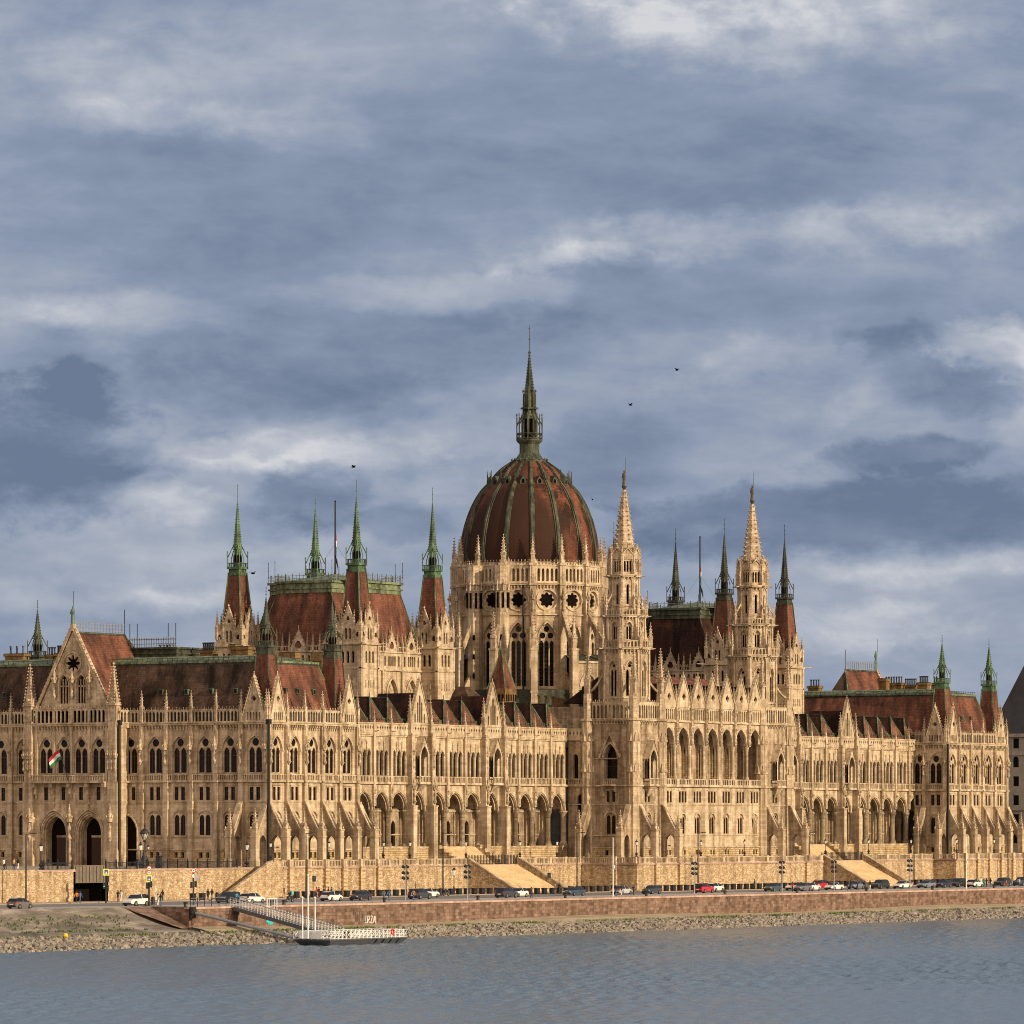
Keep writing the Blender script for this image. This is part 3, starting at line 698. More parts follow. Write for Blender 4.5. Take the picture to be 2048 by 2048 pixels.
def wing(name,u0,bays,mains):
    P=part(name); Rf=part('wing_roof' if name=='river_wing' else 'wing_roof '+name)
    x=u0; xs=[x]
    for i,w in enumerate(bays):
        Tm=TF((x,VW,0),X_,nY); st,ws=wing_bay(w,i in mains); P.add(st,Tm)
        for g in ws: addwin(name,g,Tm)
        Rf.add(sawroof(w),Tm)
        if i in mains:
            gab(name,gable(w-1.0,7.2,'lancet'),TF((x,VW,0),X_,nY,w/2,.35,23.2))
            # roof behind the gable
            Rf.poly([(x,VW+.2,23),(x+w/2,VW+.2,28.5),(x+w/2,VW+8,28.5),(x,VW+8,23)],'roof_dark'); Rf.poly([(x+w,VW+.2,23),(x+w/2,VW+.2,28.5),(x+w/2,VW+8,28.5),(x+w,VW+8,23)],'roof_dark')
        x+=w; xs.append(x)
    for k,x in enumerate(xs):
        m=(k in mains) or (k-1 in mains); Tm=TF((x,VW,0),X_,nY)
        if m: P.add(big_pier(-.5,21.4),Tm); addpin(name,pinnacle(.6,2.0,5.6,6),TF((x,VW,0),X_,nY,0,.45,22.4))
        elif 0<k<len(xs)-1: P.add(small_pier(),Tm); addpin(name,pinnacle(.36,1.2,3.1,4),TF((x,VW,0),X_,nY,0,.25,22.6))
    # podium below the loggia floor
    P.box(xs[0],xs[-1],VW-.45,VW+.1,-.5,2.4,'stone_rough')
    P.panel(rect(xs[0],xs[-1],2.3,23),[],VW+5.6,VW+5.6,'stone')
    Rf.box(xs[0],xs[-1],VW+9,AX,22,26.6,'roof_dark'); Rf.poly([(xs[0],VW+9,26.6),(xs[-1],VW+9,26.6),(xs[-1],VW+15,28.2),(xs[0],VW+15,28.2)],'roof_dark')
UC0,UC1,VC=105.2,162.2,-6.4
wing('river_wing',U1,[5.25]*4+[5.6,6.4]+[5.73]*3+[6.4]+[5.45]*4,(5,9))
US=240.2
wing('river_wing south',UC1,[5.45]*4+[6.4]+[5.73]*3+[6.4]+[5.73,5.8,5.8,5.8,5.71],(4,8))
# lamps hanging in the loggia arches
# ------------------------------------------------------------------ south-west pavilion
BS=5.36
facade('south_pavilion_facade',(US,0,0),X_,nY,[BS]*5,fly=(0,1,2,3,4,5),gables=(0,4))
for k in (.5,4.5): gab('south_pavilion_facade',gable(BS-1.0,6.9,'quatre'),TF((US,0,0),X_,nY,BS*k,.34,22.65))
facade('south_pavilion_facade',(US,0,0),Y_,nX,[4.7,2.3],gables=(0,),fly=(0,1),nopier=(2,))
gab('south_pavilion_facade',gable(3.9,6.9,'quatre'),TF((US,0,0),Y_,nX,2.35,.34,22.65))
sub('south_pavilion_facade','drainpipe',S().tube((US-.8,-.8,.6),(US-.8,-.8,22.4),.26,'pipe_dark',6))
US1=US+BS*5
r=S(); r.panel(rect(0,72,-.5,24.5),[],0,0,'stone'); part('south_pavilion_facade').add(r,TF((US1,0,0),Y_,X_))
# ------------------------------------------------------------------ roofs of the end blocks
def endroof(name,ua,ub,va,vb,side):
    Rf=part(name); z0,z1=22.6,32.3; i0,i1=1.3,4.6
    A=[(ua+i0,va+i0,z0),(ub-i0,va+i0,z0),(ub-i0,vb-i0,z0),(ua+i0,vb-i0,z0)]; B=[(ua+i1,va+i1,z1),(ub-i1,va+i1,z1),(ub-i1,vb-i1,z1),(ua+i1,vb-i1,z1)]
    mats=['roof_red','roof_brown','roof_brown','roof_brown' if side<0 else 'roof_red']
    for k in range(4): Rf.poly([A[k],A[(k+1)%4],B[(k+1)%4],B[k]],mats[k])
    e=.25; Rf.box(ua+i1-e,ub-i1+e,va+i1-e,vb-i1+e,z1+.02,z1+.35,'copper_roof'); Rf.box(ua+i1-.1,ub-i1+.1,va+i1-.1,vb-i1+.1,z1-.4,z1+.02,'copper_dark')
    C=[(ua+9,va+9,z1+1.3),(ub-9,va+9,z1+1.3),(ub-9,vb-9,z1+1.3),(ua+9,vb-9,z1+1.3)]; D=[(ua+i1,va+i1,z1+.35),(ub-i1,va+i1,z1+.35),(ub-i1,vb-i1,z1+.35),(ua+i1,vb-i1,z1+.35)]
    for k in range(4): Rf.poly([D[k],D[(k+1)%4],C[(k+1)%4],C[k]],'copper_roof')
    Rf.poly(C,'copper_roof')
    for k in range(4): Rf.tube(A[k],B[k],.16,'copper_green',5)
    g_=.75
    for (a_,b_,c_,d_) in ((ua+g_,ua+g_+.1,va+g_,vb-g_),(ua+g_,ub-g_,va+g_,va+g_+.1)): Rf.box(a_,b_,c_,d_,22.3,24.35,'gallery_shade')  # added dark band: gives the gallery openings their deep shade by colour
    # small cast ridge railing
    for (p,q) in ((D[0],D[1]),(D[3],D[0])):
        n=int((Vector(q)-Vector(p)).length/1.0)
        for k in range(n+1):
            t=Vector(p)+(Vector(q)-Vector(p))*k/n; Rf.box(t.x-.035,t.x+.035,t.y-.035,t.y+.035,z1+.35,z1+.95,'copper_olive')
        Rf.tube((p[0],p[1],z1+.85),(q[0],q[1],z1+.85),.04,'copper_olive',4)
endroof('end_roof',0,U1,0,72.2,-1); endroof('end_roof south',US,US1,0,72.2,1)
def dormer(par,px,u=None,v=None,z=27,face='W',lab=None):
    s=S()
    if face=='W': s.box(u-.35,u+.35,v-.25,v+.6,z,z+.9,'copper_green'); s.poly([(u-.28,v-.26,z+.1),(u+.28,v-.26,z+.1),(u+.28,v-.26,z+.8),(u-.28,v-.26,z+.8)],'glass')
    else: s.box(u-.25,u+.6,v-.35,v+.35,z,z+.9,'copper_green'); s.poly([(u-.26,v-.28,z+.1),(u-.26,v+.28,z+.1),(u-.26,v+.28,z+.8),(u-.26,v-.28,z+.8)],'glass')
    sub(par,'roof_window',s)
for v in (8,12.8,17.6,22.6,49,54): dormer('end_roof',0,2.9,v,27.2,'N')
for u in (9.5,12.8,17.5): dormer('end_roof',0,u,2.9,27.3,'W')
for u in (249.5,252.5,257): dormer('end_roof south',0,u,2.9,27.3,'W')
# great cross roofs behind the end gables
def crossroof(name,ug,ue,hip,apx,vc=None,hw=7.0):
    Rf=part(name); vc=(v0+v1)/2 if vc is None else vc; zb=24.0; zt=apx
    ur=ue
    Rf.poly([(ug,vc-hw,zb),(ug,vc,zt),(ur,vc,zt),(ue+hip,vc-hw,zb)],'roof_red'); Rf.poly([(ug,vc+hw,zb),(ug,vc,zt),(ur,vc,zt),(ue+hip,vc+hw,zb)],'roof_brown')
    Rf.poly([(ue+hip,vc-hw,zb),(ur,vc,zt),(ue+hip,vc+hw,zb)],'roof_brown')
    Rf.tube((ur,vc,zt),(ue+hip,vc-hw,zb),.15,'copper_green',5)
    a,b=min(ug,ur),max(ug,ur)
    Rf.box(a,b,vc-.2,vc+.2,zt-.1,zt+.2,'copper_olive')
    n=int((b-a)/.8)
    for k in range(n+1):
        x=a+(b-a)*k/n; Rf.box(x-.05,x+.05,vc-.05,vc+.05,zt+.3,zt+1.7,'zinc'); Rf.octa(x,vc,zt+1.8,.12,'zinc')
    for z in (zt+.5,zt+1.1,zt+1.6): Rf.box(a,b,vc-.03,vc+.03,z,z+.08,'zinc')
    Rf.tube((ue,vc,zt),(ue,vc,zt+4.2),.07,'iron',5)
crossroof('end_roof',uP+.6,uP+14.5,8,37.4)
crossroof('end_roof south',US1+1.5,US1-12.6,-8,37.9,30.0,6.0)
st=S().add(statue(2.6,'verdigris')); st.frus(0,0,-1.2,0,.35,.3,8,'verdigris'); st.tube((.1,-.3,2.2),(.1,-.35,5.0),.04,'iron')
sub('end_roof south','statue',S().add(st,T((US1+1,30,39.6))))
g=gable(13,13,'trefoil'); sub('south_pavilion_facade','gable',S().add(g,TF((US1+1.5,30,25),Y_,X_)))
# plateau fittings: chimneys, louvred lantern
@cached
def chimney(l,d,h,n):
    s=S(); s.box(-l/2,l/2,-d/2,d/2,0,h,'chimney_brick'); s.box(-l/2-.2,l/2+.2,-d/2-.2,d/2+.2,h*.86,h,'chimney_brick'); s.box(-l/2-.1,l/2+.1,-d/2-.1,d/2+.1,h,h+.12,'copper_dark')
    for k in range(n):
        x=-l/2+l*(k+.5)/n; s.frus(x,0,h+.1,h+1.2,.17,.14,6,'iron'); s.frus(x,0,h+1.15,h+1.4,.22,.22,6,'iron')
    return s
def chim(par,px,u,ytop,ybot,wpx,n):
    v=PV(px,u); zt=PZ(ytop,u,v); zb=min(PZ(ybot,u,v),zt-1)-1.2
    l=wpx/(FPX*(CT)/DEP(u,v)); pot=1.3 if n else 0
    s=S().add(chimney(round(l,1),1.6,round(zt-pot-zb,2),n),T((u,v,zb),Y_,X_)); sub(par,'chimney',s)
for a in ((34,14,1293,1325,40,3),(104,14,1295,1318,16,3),(125,14,1292,1325,22,6),(334,15,1290,1319,34,5),(418,16,1286,1315,26,7),(484,16,1294,1318,36,0),(470,19,1290,1318,10,0)): chim('end_roof',*a)
for a in ((1630,250,1360,1392,20,4),(1768,250,1358,1383,14,0),(1788,252,1354,1384,34,7),(1822,254,1358,1380,24,6),(1848,252,1353,1385,18,5),(1871,254,1354,1380,9,2)): chim('end_roof south',*a)
chim('court_wing',580,33,1306,1405,30,0); chim('court_wing',640,36,1307,1405,22,0)
pq=S(); c=BN*5.5; pq.panel(rect(c-2.3,c+2.3,-.5,9.4),[arch(c,3.5,-.4,5.0,2.7,8)],.6,.2,'stone',edge=True); pq.poly([(c-2,.21,-.4),(c+2,.21,-.4),(c+2,.21,8),(c-2,.21,8)],'void'); ring(pq,c,3.6,5.0,2.75,.2,.2,.6,'stone_carved',leg=-.4); sub('north_facade','portal',S().add(pq,TF((0,0,0),Y_,nX)))
ul=16; vlq=PV(335,ul); zt=PZ(1296,ul,vlq)
s=S(); s.box(ul-4,ul+4,vlq-4.6,vlq+4.6,31,zt,'copper_dark'); s.box(ul-4.3,ul+4.3,vlq-4.9,vlq+4.9,zt-.3,zt,'copper_olive'); s.box(ul-4.2,ul+4.2,vlq-4.8,vlq+4.8,zt-1.1,zt-.9,'copper_olive')
for k in range(20):
    y=vlq-4.6+9.2*k/19; s.box(ul-4.25,ul-4.15,y-.04,y+.04,zt,zt+1.5,'zinc'); s.octa(ul-4.2,y,zt+1.55,.13,'zinc')
s.box(ul-4.25,ul-4.15,vlq-4.6,vlq+4.6,zt+1.2,zt+1.35,'zinc'); s.box(ul-4.25,ul-4.15,vlq-4.6,vlq+4.6,zt+.5,zt+.6,'zinc')
for y in (-4.6,-3.1,3.1,4.6): s.tube((ul-4.2,vlq+y,zt),(ul-4.2,vlq+y,zt+3.9),.07,'iron',5)
sub('end_roof','roof_lantern',s)
# corner turrets with red pyramids
@cached
def pav_turret(m):
    s=S(); s.frus(0,0,22,33.5,2.75,1.6,4,'roof_red',rot=pi/4)
    for k in range(4):
        a=pi/4+k*pi/2; s.tube((2.75*math.cos(a),2.75*math.sin(a),22),(1.6*math.cos(a),1.6*math.sin(a),33.5),.13,m,5)
    return s
def turret(u,v,m,par):
    base=S().add(pav_turret(m),T((u,v,0)))
    n='turret'; sp=S().add(copper_spire(2.35,1.5,2.7,5.0,1.5,m),T((u,v,33.4)))
    TUR.append((base,sp))
TUR=[]
for (u,v,m) in ((4.2,3.1,'copper_olive'),(23.4,3.1,'copper_olive'),(23.4,PV(75,23.4),'copper_olive'),(US+4.4,3.1,'copper_green'),(PU(1978,3.1),3.1,'copper_green')): turret(u,v,m,'')
# inner courts: plain blocks filling the plan so the building is whole from any side
E=part('court_wing')
E.box(U1,UC0,AX,71,-.5,25.5,'stone'); E.box(UC1,US,AX,71,-.5,25.5,'stone'); E.poly([(U1,AX,25.52),(US,AX,25.52),(US,71,25.52),(U1,71,25.52)],'roof_dark')
E.box(0.6,U1,46+27,72.2+.01,-.5,22.5,'stone'); E.poly([(0,72.2,-.5),(U1,72.2,-.5),(U1,72.2,22.6),(0,72.2,22.6)],'stone')
# ------------------------------------------------------------------ central river block with its two stone towers
@cached
def tower_face(w,porch):
    s=S(); ws=[]; c=w/2
    s.panel(rect(0,w,-.5,2.2),[rect(c+.4,c+1.1,.9,1.8)],.14,-.5,'stone_rough'); s.poly([(c,-.45,.8),(c+1.4,-.45,.8),(c+1.4,-.45,1.9),(c,-.45,1.9)],'void')
    h,g=win_low(w,4.7,8.0,.75,.3); ws.append(g)
    s.panel(rect(0,w,2.2,9.9),[arch(c,2.2,4.6,7.4,1.0,6)],0,-.12,'stone_old_shade'); s.panel(arch(c,2.2,4.6,7.4,1.0,6),h,-.12,-.29,'stone_old_shade'); ring(s,c,2.35,7.4,1.05,.22,.14,0,'stone_carved')
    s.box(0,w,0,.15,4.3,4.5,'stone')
    h,g=win_flat2(w,10.3,12.2,.6,.5); ws.append(g); s.panel(rect(0,w,9.9,13.2),h,0,-.22,'stone_old_shade'); s.box(c-1.1,c+1.1,0,.15,12.4,12.55,'stone')
    s.panel(rect(0,w,13.2,24.5),[arch(c,2.7,14.4,18.0,2.5,7)],0,-1.3,'stone_old_shade')
    g=S(); glassbox(g,c-1.4,c+1.4,14.3,20.6,-1.2,mull=(c,),trans=(16.6,17.8)); ws.append(g)
    if porch:
        s.add(porch_st(),T((c,0,0)))
    else:
        ring(s,c,2.8,18.0,2.55,.3,.3,0,'stone')
        for sg in (-1,1):
            p=[(c+sg*2.3,18.2),(c,22.6),(c,22.1),(c+sg*2.0,18.0)]; s.panel(p,[],.55,0,'stone_carved',edge=True)
            for k in range(7): s.octa(c+sg*(2.2-k*.31),.5,18.6+k*.6,.17,'stone_carved')
        s.octa(c,.5,22.9,.25,'stone_carved',h=.4)
        s.box(c-1.6,c+1.6,0,.95,13.1,13.3,'stone'); s.add(balustrade(3.0,1.1,8),T((c-1.5,.9,13.3)))
        for x in (c-1.3,c+1.3): s.box(x-.18,x+.18,0,.7,12.1,13.1,'stone_carved'); s.box(x-.14,x+.14,0,.4,11.3,12.1,'stone_carved')
    s.box(0,w,.14,.3,2.15,2.36,'stone'); s.box(0,w,0,.12,9.82,10,'stone'); s.box(0,w,0,.3,13.05,13.3,'stone'); s.box(0,w,0,.1,17.9,18.05,'stone')
    s.add(corbels(w-2.2,24.0,24.75),T((1.1,0,0))); s.add(gallery(w-2.2,9,3.0),T((1.1,.35,24.8)))
    return s,ws
@cached
def porch_st():
    s=S(); c=0
    L1=[(c-a,17.6+b) for a,b in arcpts(1.15,1.9,5)][1:]; R1=[(c+a,17.6+b) for a,b in reversed(arcpts(1.15,1.9,5)[:-1])]
    s.panel([(c-1.55,14.5),(c-1.15,14.5),(c-1.15,17.6)]+L1+R1+[(c+1.15,14.5),(c+1.55,14.5),(c+1.55,18.1),(c,20.9),(c-1.55,18.1)],[],1.35,1.05,'stone',back=True,edge=True)
    for sg in (-1,1):
        s.poly([(c+sg*1.7,1.45,17.9),(c,1.45,21.2),(c,0,21.2),(c+sg*1.7,0,17.9)],'stone')
        s.panel([(0,14.5),(.25,14.5),(.25,17.3),(.65,18.0),(1.05,17.3),(1.05,14.5),(1.3,14.5),(1.3,18.1),(0,18.1)],[],c+sg*1.55,c+sg*1.3,'stone',axis='x',back=True,edge=True)
        for k in range(5): s.octa(c+sg*(1.6-k*.33),1.4,18.1+k*.62,.15,'stone_carved')
    s.box(c-1.75,c+1.75,0,1.55,13.1,13.35,'stone'); s.add(balustrade(3.3,1.15,7),T((c-1.65,1.5,13.35)))
    s.poly([(-1.2,1.3,13.1),(1.2,1.3,13.1),(.35,.1,11.3),(-.35,.1,11.3)],'stone_carved')
    for sg in (-1,1): s.poly([(sg*1.2,1.3,13.1),(sg*1.2,0,13.1),(sg*.35,.1,11.3)],'stone_carved')
    return s
def octfaces(r):
    "yield transforms of the eight faces of an octagon of apothem r (local x along the face, centred)"
    for k in range(8):
        a=k*pi/4; n=(math.cos(a),math.sin(a),0); t=(-math.sin(a),math.cos(a),0)
        yield T((r*n[0],r*n[1],0),t,n)
@cached
def tower_top():
    "octagonal stages of a river tower, origin on its axis"
    s=S(); q=.828
    def stage(r,z0,z1,hole,m='stone_carved',th=.4):
        w=r*q
        for t in octfaces(r): s.add(S().panel(rect(-w/2,w/2,z0,z1),hole,0,-th,m),t)
    # D: tall twin lights
    r=4.0; tl=[]
    hole=[arch(0,1.5,28.9,33.6,1.5,6)]
    stage(r,24.5,37.3,hole)
    for t in octfaces(r):
        p=S(); p.panel(arch(0,1.5,28.9,33.6,1.5,6),[arch(-.36,.5,29.0,33.2,.45,4),arch(.36,.5,29.0,33.2,.45,4),circ(0,34.3,.28,8)],-.4,-.55,'stone_carved')
        ring(p,0,1.6,33.6,1.55,.18,.16,0,'stone'); ring(p,0,2.2,33.6,1.8,.12,.1,0,'stone'); p.poly([(-1,-.6,28.5),(1,-.6,28.5),(1,-.6,35.4),(-1,-.6,35.4)],'void')
        p.box(-1.7,-1.35,-.1,.3,24.5,37.3,'stone'); p.box(1.35,1.7,-.1,.3,24.5,37.3,'stone'); p.box(-1.35,1.35,0,.2,28.5,28.75,'stone')
        p.add(corbels(3.3,36.4,37.3),T((-1.65,0,0))); p.add(gallery(3.7,6,1.25,'stone_carved',0),T((-1.85,.35,37.45)))
        s.add(p,t)
    # C
    r=3.35; stage(r,37.3,43.0,[arch(0,1.0,38.9,41.2,.8,5)])
    for t in octfaces(r):
        p=S(); p.panel(arch(0,1.0,38.9,41.2,.8,5),[arch(-.24,.34,39,41.0,.3,3),arch(.24,.34,39,41.0,.3,3)],-.4,-.5,'stone_carved'); p.poly([(-.7,-.55,38.5),(.7,-.55,38.5),(.7,-.55,42.3),(-.7,-.55,42.3)],'void')
        ring(p,0,1.1,41.2,.85,.2,.15,0,'stone'); p.box(-1.4,-1.1,-.1,.25,37.3,43,'stone'); p.box(1.1,1.4,-.1,.25,37.3,43,'stone')
        p.add(corbels(2.8,42.4,43.0),T((-1.4,0,0))); p.add(gallery(3.1,6,1.15,'stone_carved',0),T((-1.55,.3,43.1)))
        s.add(p,t)
    # B
    r=2.4; stage(r,43,50,[arch(0,.46,45.2,48.3,.4,4)])
    for t in octfaces(r):
        p=S(); p.poly([(-.3,-.42,45),(.3,-.42,45),(.3,-.42,48.9),(-.3,-.42,48.9)],'void'); p.box(-1.0,-.8,-.1,.2,43,50,'stone'); p.box(.8,1.0,-.1,.2,43,50,'stone'); p.box(-1,1,0,.15,44.8,45.0,'stone'); ring(p,0,.6,48.3,.45,.15,.1,0,'stone')
        p.add(corbels(2.0,49.5,50.1),T((-1,0,0))); s.add(p,t)
    # A
    r=2.35; stage(r,50,53.9,[arch(x,.34,50.9,52.6,.25,3) for x in (-.5,0,.5)])
    for t in octfaces(r):
        p=S(); p.poly([(-.8,-.35,50.6),(.8,-.35,50.6),(.8,-.35,53),(-.8,-.35,53)],'void'); p.box(-1,-.78,-.1,.25,50.3,53.9,'stone'); p.box(.78,1,-.1,.25,50.3,53.9,'stone'); p.add(gable(1.7,1.7,'plain','stone_carved'),T((0,.15,53.1))); s.add(p,t)
    for rr,z0,hh,w in ((4.35,37.3,4.6,.62),(3.65,43.0,4.0,.52),(2.65,50.1,5.0,.42),(2.5,53.6,1.9,.3)):
        for k in range(8):
            a=pi/8+k*pi/4; R_=rr/math.cos(pi/8)
            s.add(pinnacle(w,hh*.4,hh,4),rotT((R_*math.cos(a),R_*math.sin(a),z0),a))
            if rr<4.3 and z0<50: s.tube((R_*math.cos(a),R_*math.sin(a),z0+2),(2.3*math.cos(a),2.3*math.sin(a),z0+4.6),.16,'stone_carved',5)
            if z0 in (37.3,43.0,50.1): s.tube((R_*math.cos(a),R_*math.sin(a),z0),((R_+.9)*math.cos(a),(R_+.9)*math.sin(a),z0+.1),.15,'stone_carved',5,.08)
    return s
@cached
def tower_spire():
    s=S().add(spire8(1.95,11.6,14,'stone_carved',.3,.34),T((0,0,53.9)))
    s.frus(0,0,65.5,66.1,.2,.5,8,'bronze'); return s
@cached
def tower_statue():
    s=S().add(statue(2.9,'bronze'),T((0,0,66.1))); s.tube((.25,-.1,66.5),(.3,-.15,71.3),.045,'iron'); return s
def river_tower(u0,w,name):
    P=part(name); c=(u0+w/2,VC+4.7)
    for (o,xd,nd,po) in (((u0,VC,0),X_,nY,True),((u0,VC,0),Y_,nX,False),((u0+w,VC,0),Y_,X_,False),((u0,VC+9.4,0),X_,Y_,True)):
        st,ws=tower_face(w if xd==X_ else 9.4,po); Tm=TF(o,xd,nd); P.add(st,Tm)
        if nd in (nY,nX):
            for g in ws: addwin(name,g,Tm)
    # polygonal corner piers with pinnacles and little flyers up to the octagon
    for du,dv in ((0,0),(w,0),(0,9.4),(w,9.4)):
        x,y=u0+du,VC+dv; P.frus(x,y,-.5,9.9,1.25,1.15,8,'stone',rot=pi/8); P.frus(x,y,9.9,24.8,1.05,1.05,8,'stone',rot=pi/8); P.frus(x,y,13.0,13.35,1.3,1.3,8,'stone',rot=pi/8); P.frus(x,y,24.6,25,1.4,1.4,8,'stone',rot=pi/8); P.frus(x,y,25,29.4,.85,.8,8,'stone_carved',rot=pi/8)
        for k in range(8):
            a=pi/8+k*pi/4
            P.tube((x+1.02*math.cos(a),y+1.02*math.sin(a),10),(x+1.02*math.cos(a),y+1.02*math.sin(a),24.6),.1,'stone_carved',4)
            a=k*pi/4
            for z in (15.6,21.0): P.frus(x+1.05*math.cos(a),y+1.05*math.sin(a),z,z+1.5,.3,.03,4,'stone_carved')
        addpin(name,pinnacle(.95,2.4,8.2,11),T((x,y,29.2)))
        e=(c[0]-x,c[1]-y); n=math.hypot(*e)
        for j in range(4):
            f0,f1=j/4,(j+1)/4; ya=lambda f:29.6+4.4*f**1.6
            p0=(x+e[0]*.52*f0,y+e[1]*.52*f0,ya(f0)); p1=(x+e[0]*.52*f1,y+e[1]*.52*f1,ya(f1)); P.tube(p0,p1,.24,'stone_carved',5)
    for (x,y) in ((u0+w/2,VC),(u0,VC+4.7)): addpin(name,pinnacle(.4,1.4,4.2,5),T((x,y,24.9)))
    P.add(tower_top(),T((c[0],c[1],0)))
    sub(name,'spire',S().add(tower_spire(),T((c[0],c[1],0)))); sub(name,'statue',S().add(tower_statue(),T((c[0],c[1],0))))
    for (o,xd,nd,xs) in (((u0,VC,0),X_,nY,(.5,w-.5)),((u0,VC,0),Y_,nX,(.5,8.9))):
        for x in xs: sub(name,'buttress',S().add(flyer(),TF(o,xd,nd,x,.7)))
river_tower(UC0,9.4,'river_tower'); river_tower(151.9,10.2,'river_tower south')
# wall between the tower and the wing (north side), and its mirror
def side_return(u,nd,name):
    P=part(name); st=S(); w=VW-(VC+9.4)
    st.panel(rect(0,w,-.5,21.4),[arch(.9+k*1.55,.95,14.5,18.1,.7,4) for k in range(2)]+[arch(1.6,1.1,8.6,11.0,.7,4),arch(1.6,1.0,2.6,6.4,.8,4)],0,-.4,'stone_old_shade')
    st.poly([(.1,-.38,2.4),(w-.1,-.38,2.4),(w-.1,-.38,19.2),(.1,-.38,19.2)],'glass')
    for k in range(2): ring(st,.9+k*1.55,1.05,18.1,.75,.16,.14,0,'stone_carved')
    st.box(0,w,0,.4,21.2,21.7,'stone'); st.panel(rect(0,w,21.7,23.2),[[(.5+k*.75-.24,22.45),(.5+k*.75,22.0),(.5+k*.75+.24,22.45),(.5+k*.75,22.9)] for k in range(5)],.3,.1,'stone',back=True); st.box(0,w,0,.42,23.1,23.3,'stone')
    st.box(0,w,0,.35,13.05,13.3,'stone'); st.box(0,w,0,.12,9.82,10,'stone'); st.add(balustrade(w,1.1,8),T((0,.35,13.3)))
    P.add(st,TF((u,VC+9.4,0),Y_,nd))
side_return(UC0+.03,nX,'river_tower'); side_return(UC1-.03,X_,'river_tower south')
# arcade front between the towers
@cached
def arcade_bay(w):
    s=S(); ws=[]; c=w/2
    s.panel(rect(0,w,-.5,2.3),[rect(c-.75,c-.2,.95,1.8),rect(c+.25,c+.8,.95,1.8)],.14,-.5,'stone_rough'); s.poly([(c-1,-.45,.9),(c+1,-.45,.9),(c+1,-.45,1.9),(c-1,-.45,1.9)],'void')
    h,g=win_low(w,4.7,7.7,.74,.2); ws.append(g)
    s.panel(rect(0,w,2.3,9.9),[arch(c,1.9,4.65,7.3,.9,6)],0,-.14,'stone'); s.panel(arch(c,1.9,4.65,7.3,.9,6),h,-.14,-.29,'stone'); ring(s,c,2.0,7.3,.95,.2,.14,0,'stone')
    s.box(0,w,0,.14,4.35,4.52,'stone')
    h,g=win_flat2(w,10.25,12.25,.68,.36,3); ws.append(g); s.panel(rect(0,w,9.9,13.2),h,0,-.22,'stone'); s.box(c-1.7,c+1.7,0,.13,12.35,12.5,'stone')
    s.box(0,w,.14,.3,2.2,2.4,'stone'); s.box(0,w,0,.12,9.82,10.0,'stone'); s.box(0,w,0,.5,13.05,13.35,'stone')
    s.add(balustrade(w-.8,1.15,7),T((.4,.46,13.35))); s.box(c-.14,c+.14,.1,.5,13.35,14.5,'stone'); s.box(-.01,.45,.05,.52,13.35,14.5,'stone'); s.box(w-.45,w+.01,.05,.52,13.35,14.5,'stone')
    aw=w-1.15; pts=arcpts(aw/2,3.0,8); zc=20.6
    L1=[(0,zc),(c-aw/2,zc)]+[(c-a,zc+b) for a,b in pts]+[(c+a,zc+b) for a,b in reversed(pts[:-1])]+[(w,zc),(w,24.6),(0,24.6)]
    s.panel(L1,[],0,-.9,'stone',back=True,edge=True); ring(s,c,aw+.1,zc,3.05,.2,.15,0,'stone_carved'); ring(s,c,aw+.6,zc,3.3,.13,.08,0,'stone')
    for x in (0,w): 
        for dy in (-.15,-.7): s.lathe([(0,14.5),(.42,14.5),(.42,14.8),(.3,15.1),(.29,19.6),(.36,19.7),(.3,19.85),(.5,20.5),(.5,20.65),(0,20.65)],8,'stone',x,dy)
    yk=-4.6
    s.panel(rect(0,w,14.4,24),[rect(c-.6,c+.6,16.5,20.2)],yk,yk-.4,'stone_old_shade'); s.poly([(c-.7,yk-.3,16.3),(c+.7,yk-.3,16.3),(c+.7,yk-.3,20.3),(c-.7,yk-.3,20.3)],'glass')
    for x in (.1,w-.1): s.box(x-.25,x+.25,yk,yk+.5,14.4,22,'stone_rough')
    s.poly([(0,.2,14.4),(w,.2,14.4),(w,yk,14.4),(0,yk,14.4)],'paving'); s.poly([(0,-.9,24),(w,-.9,24),(w,yk,24),(0,yk,24)],'stone_old_shade')
    # blind arcade storey under the gable
    n=7; d=(w-.5)/n
    s.panel(rect(0,w,24.6,27.4),[arch(.25+d*(k+.5),d*.55,25.0,26.7,.2,3) for k in range(n)],.1,-.3,'stone'); s.poly([(0,-.28,24.6),(w,-.28,24.6),(w,-.28,27.3),(0,-.28,27.3)],'stone_old_shade')
    s.box(0,w,0,.4,24.55,24.85,'stone')
    return s,ws
AB=(151.9-(UC0+9.4))/7
P=part('river_front')
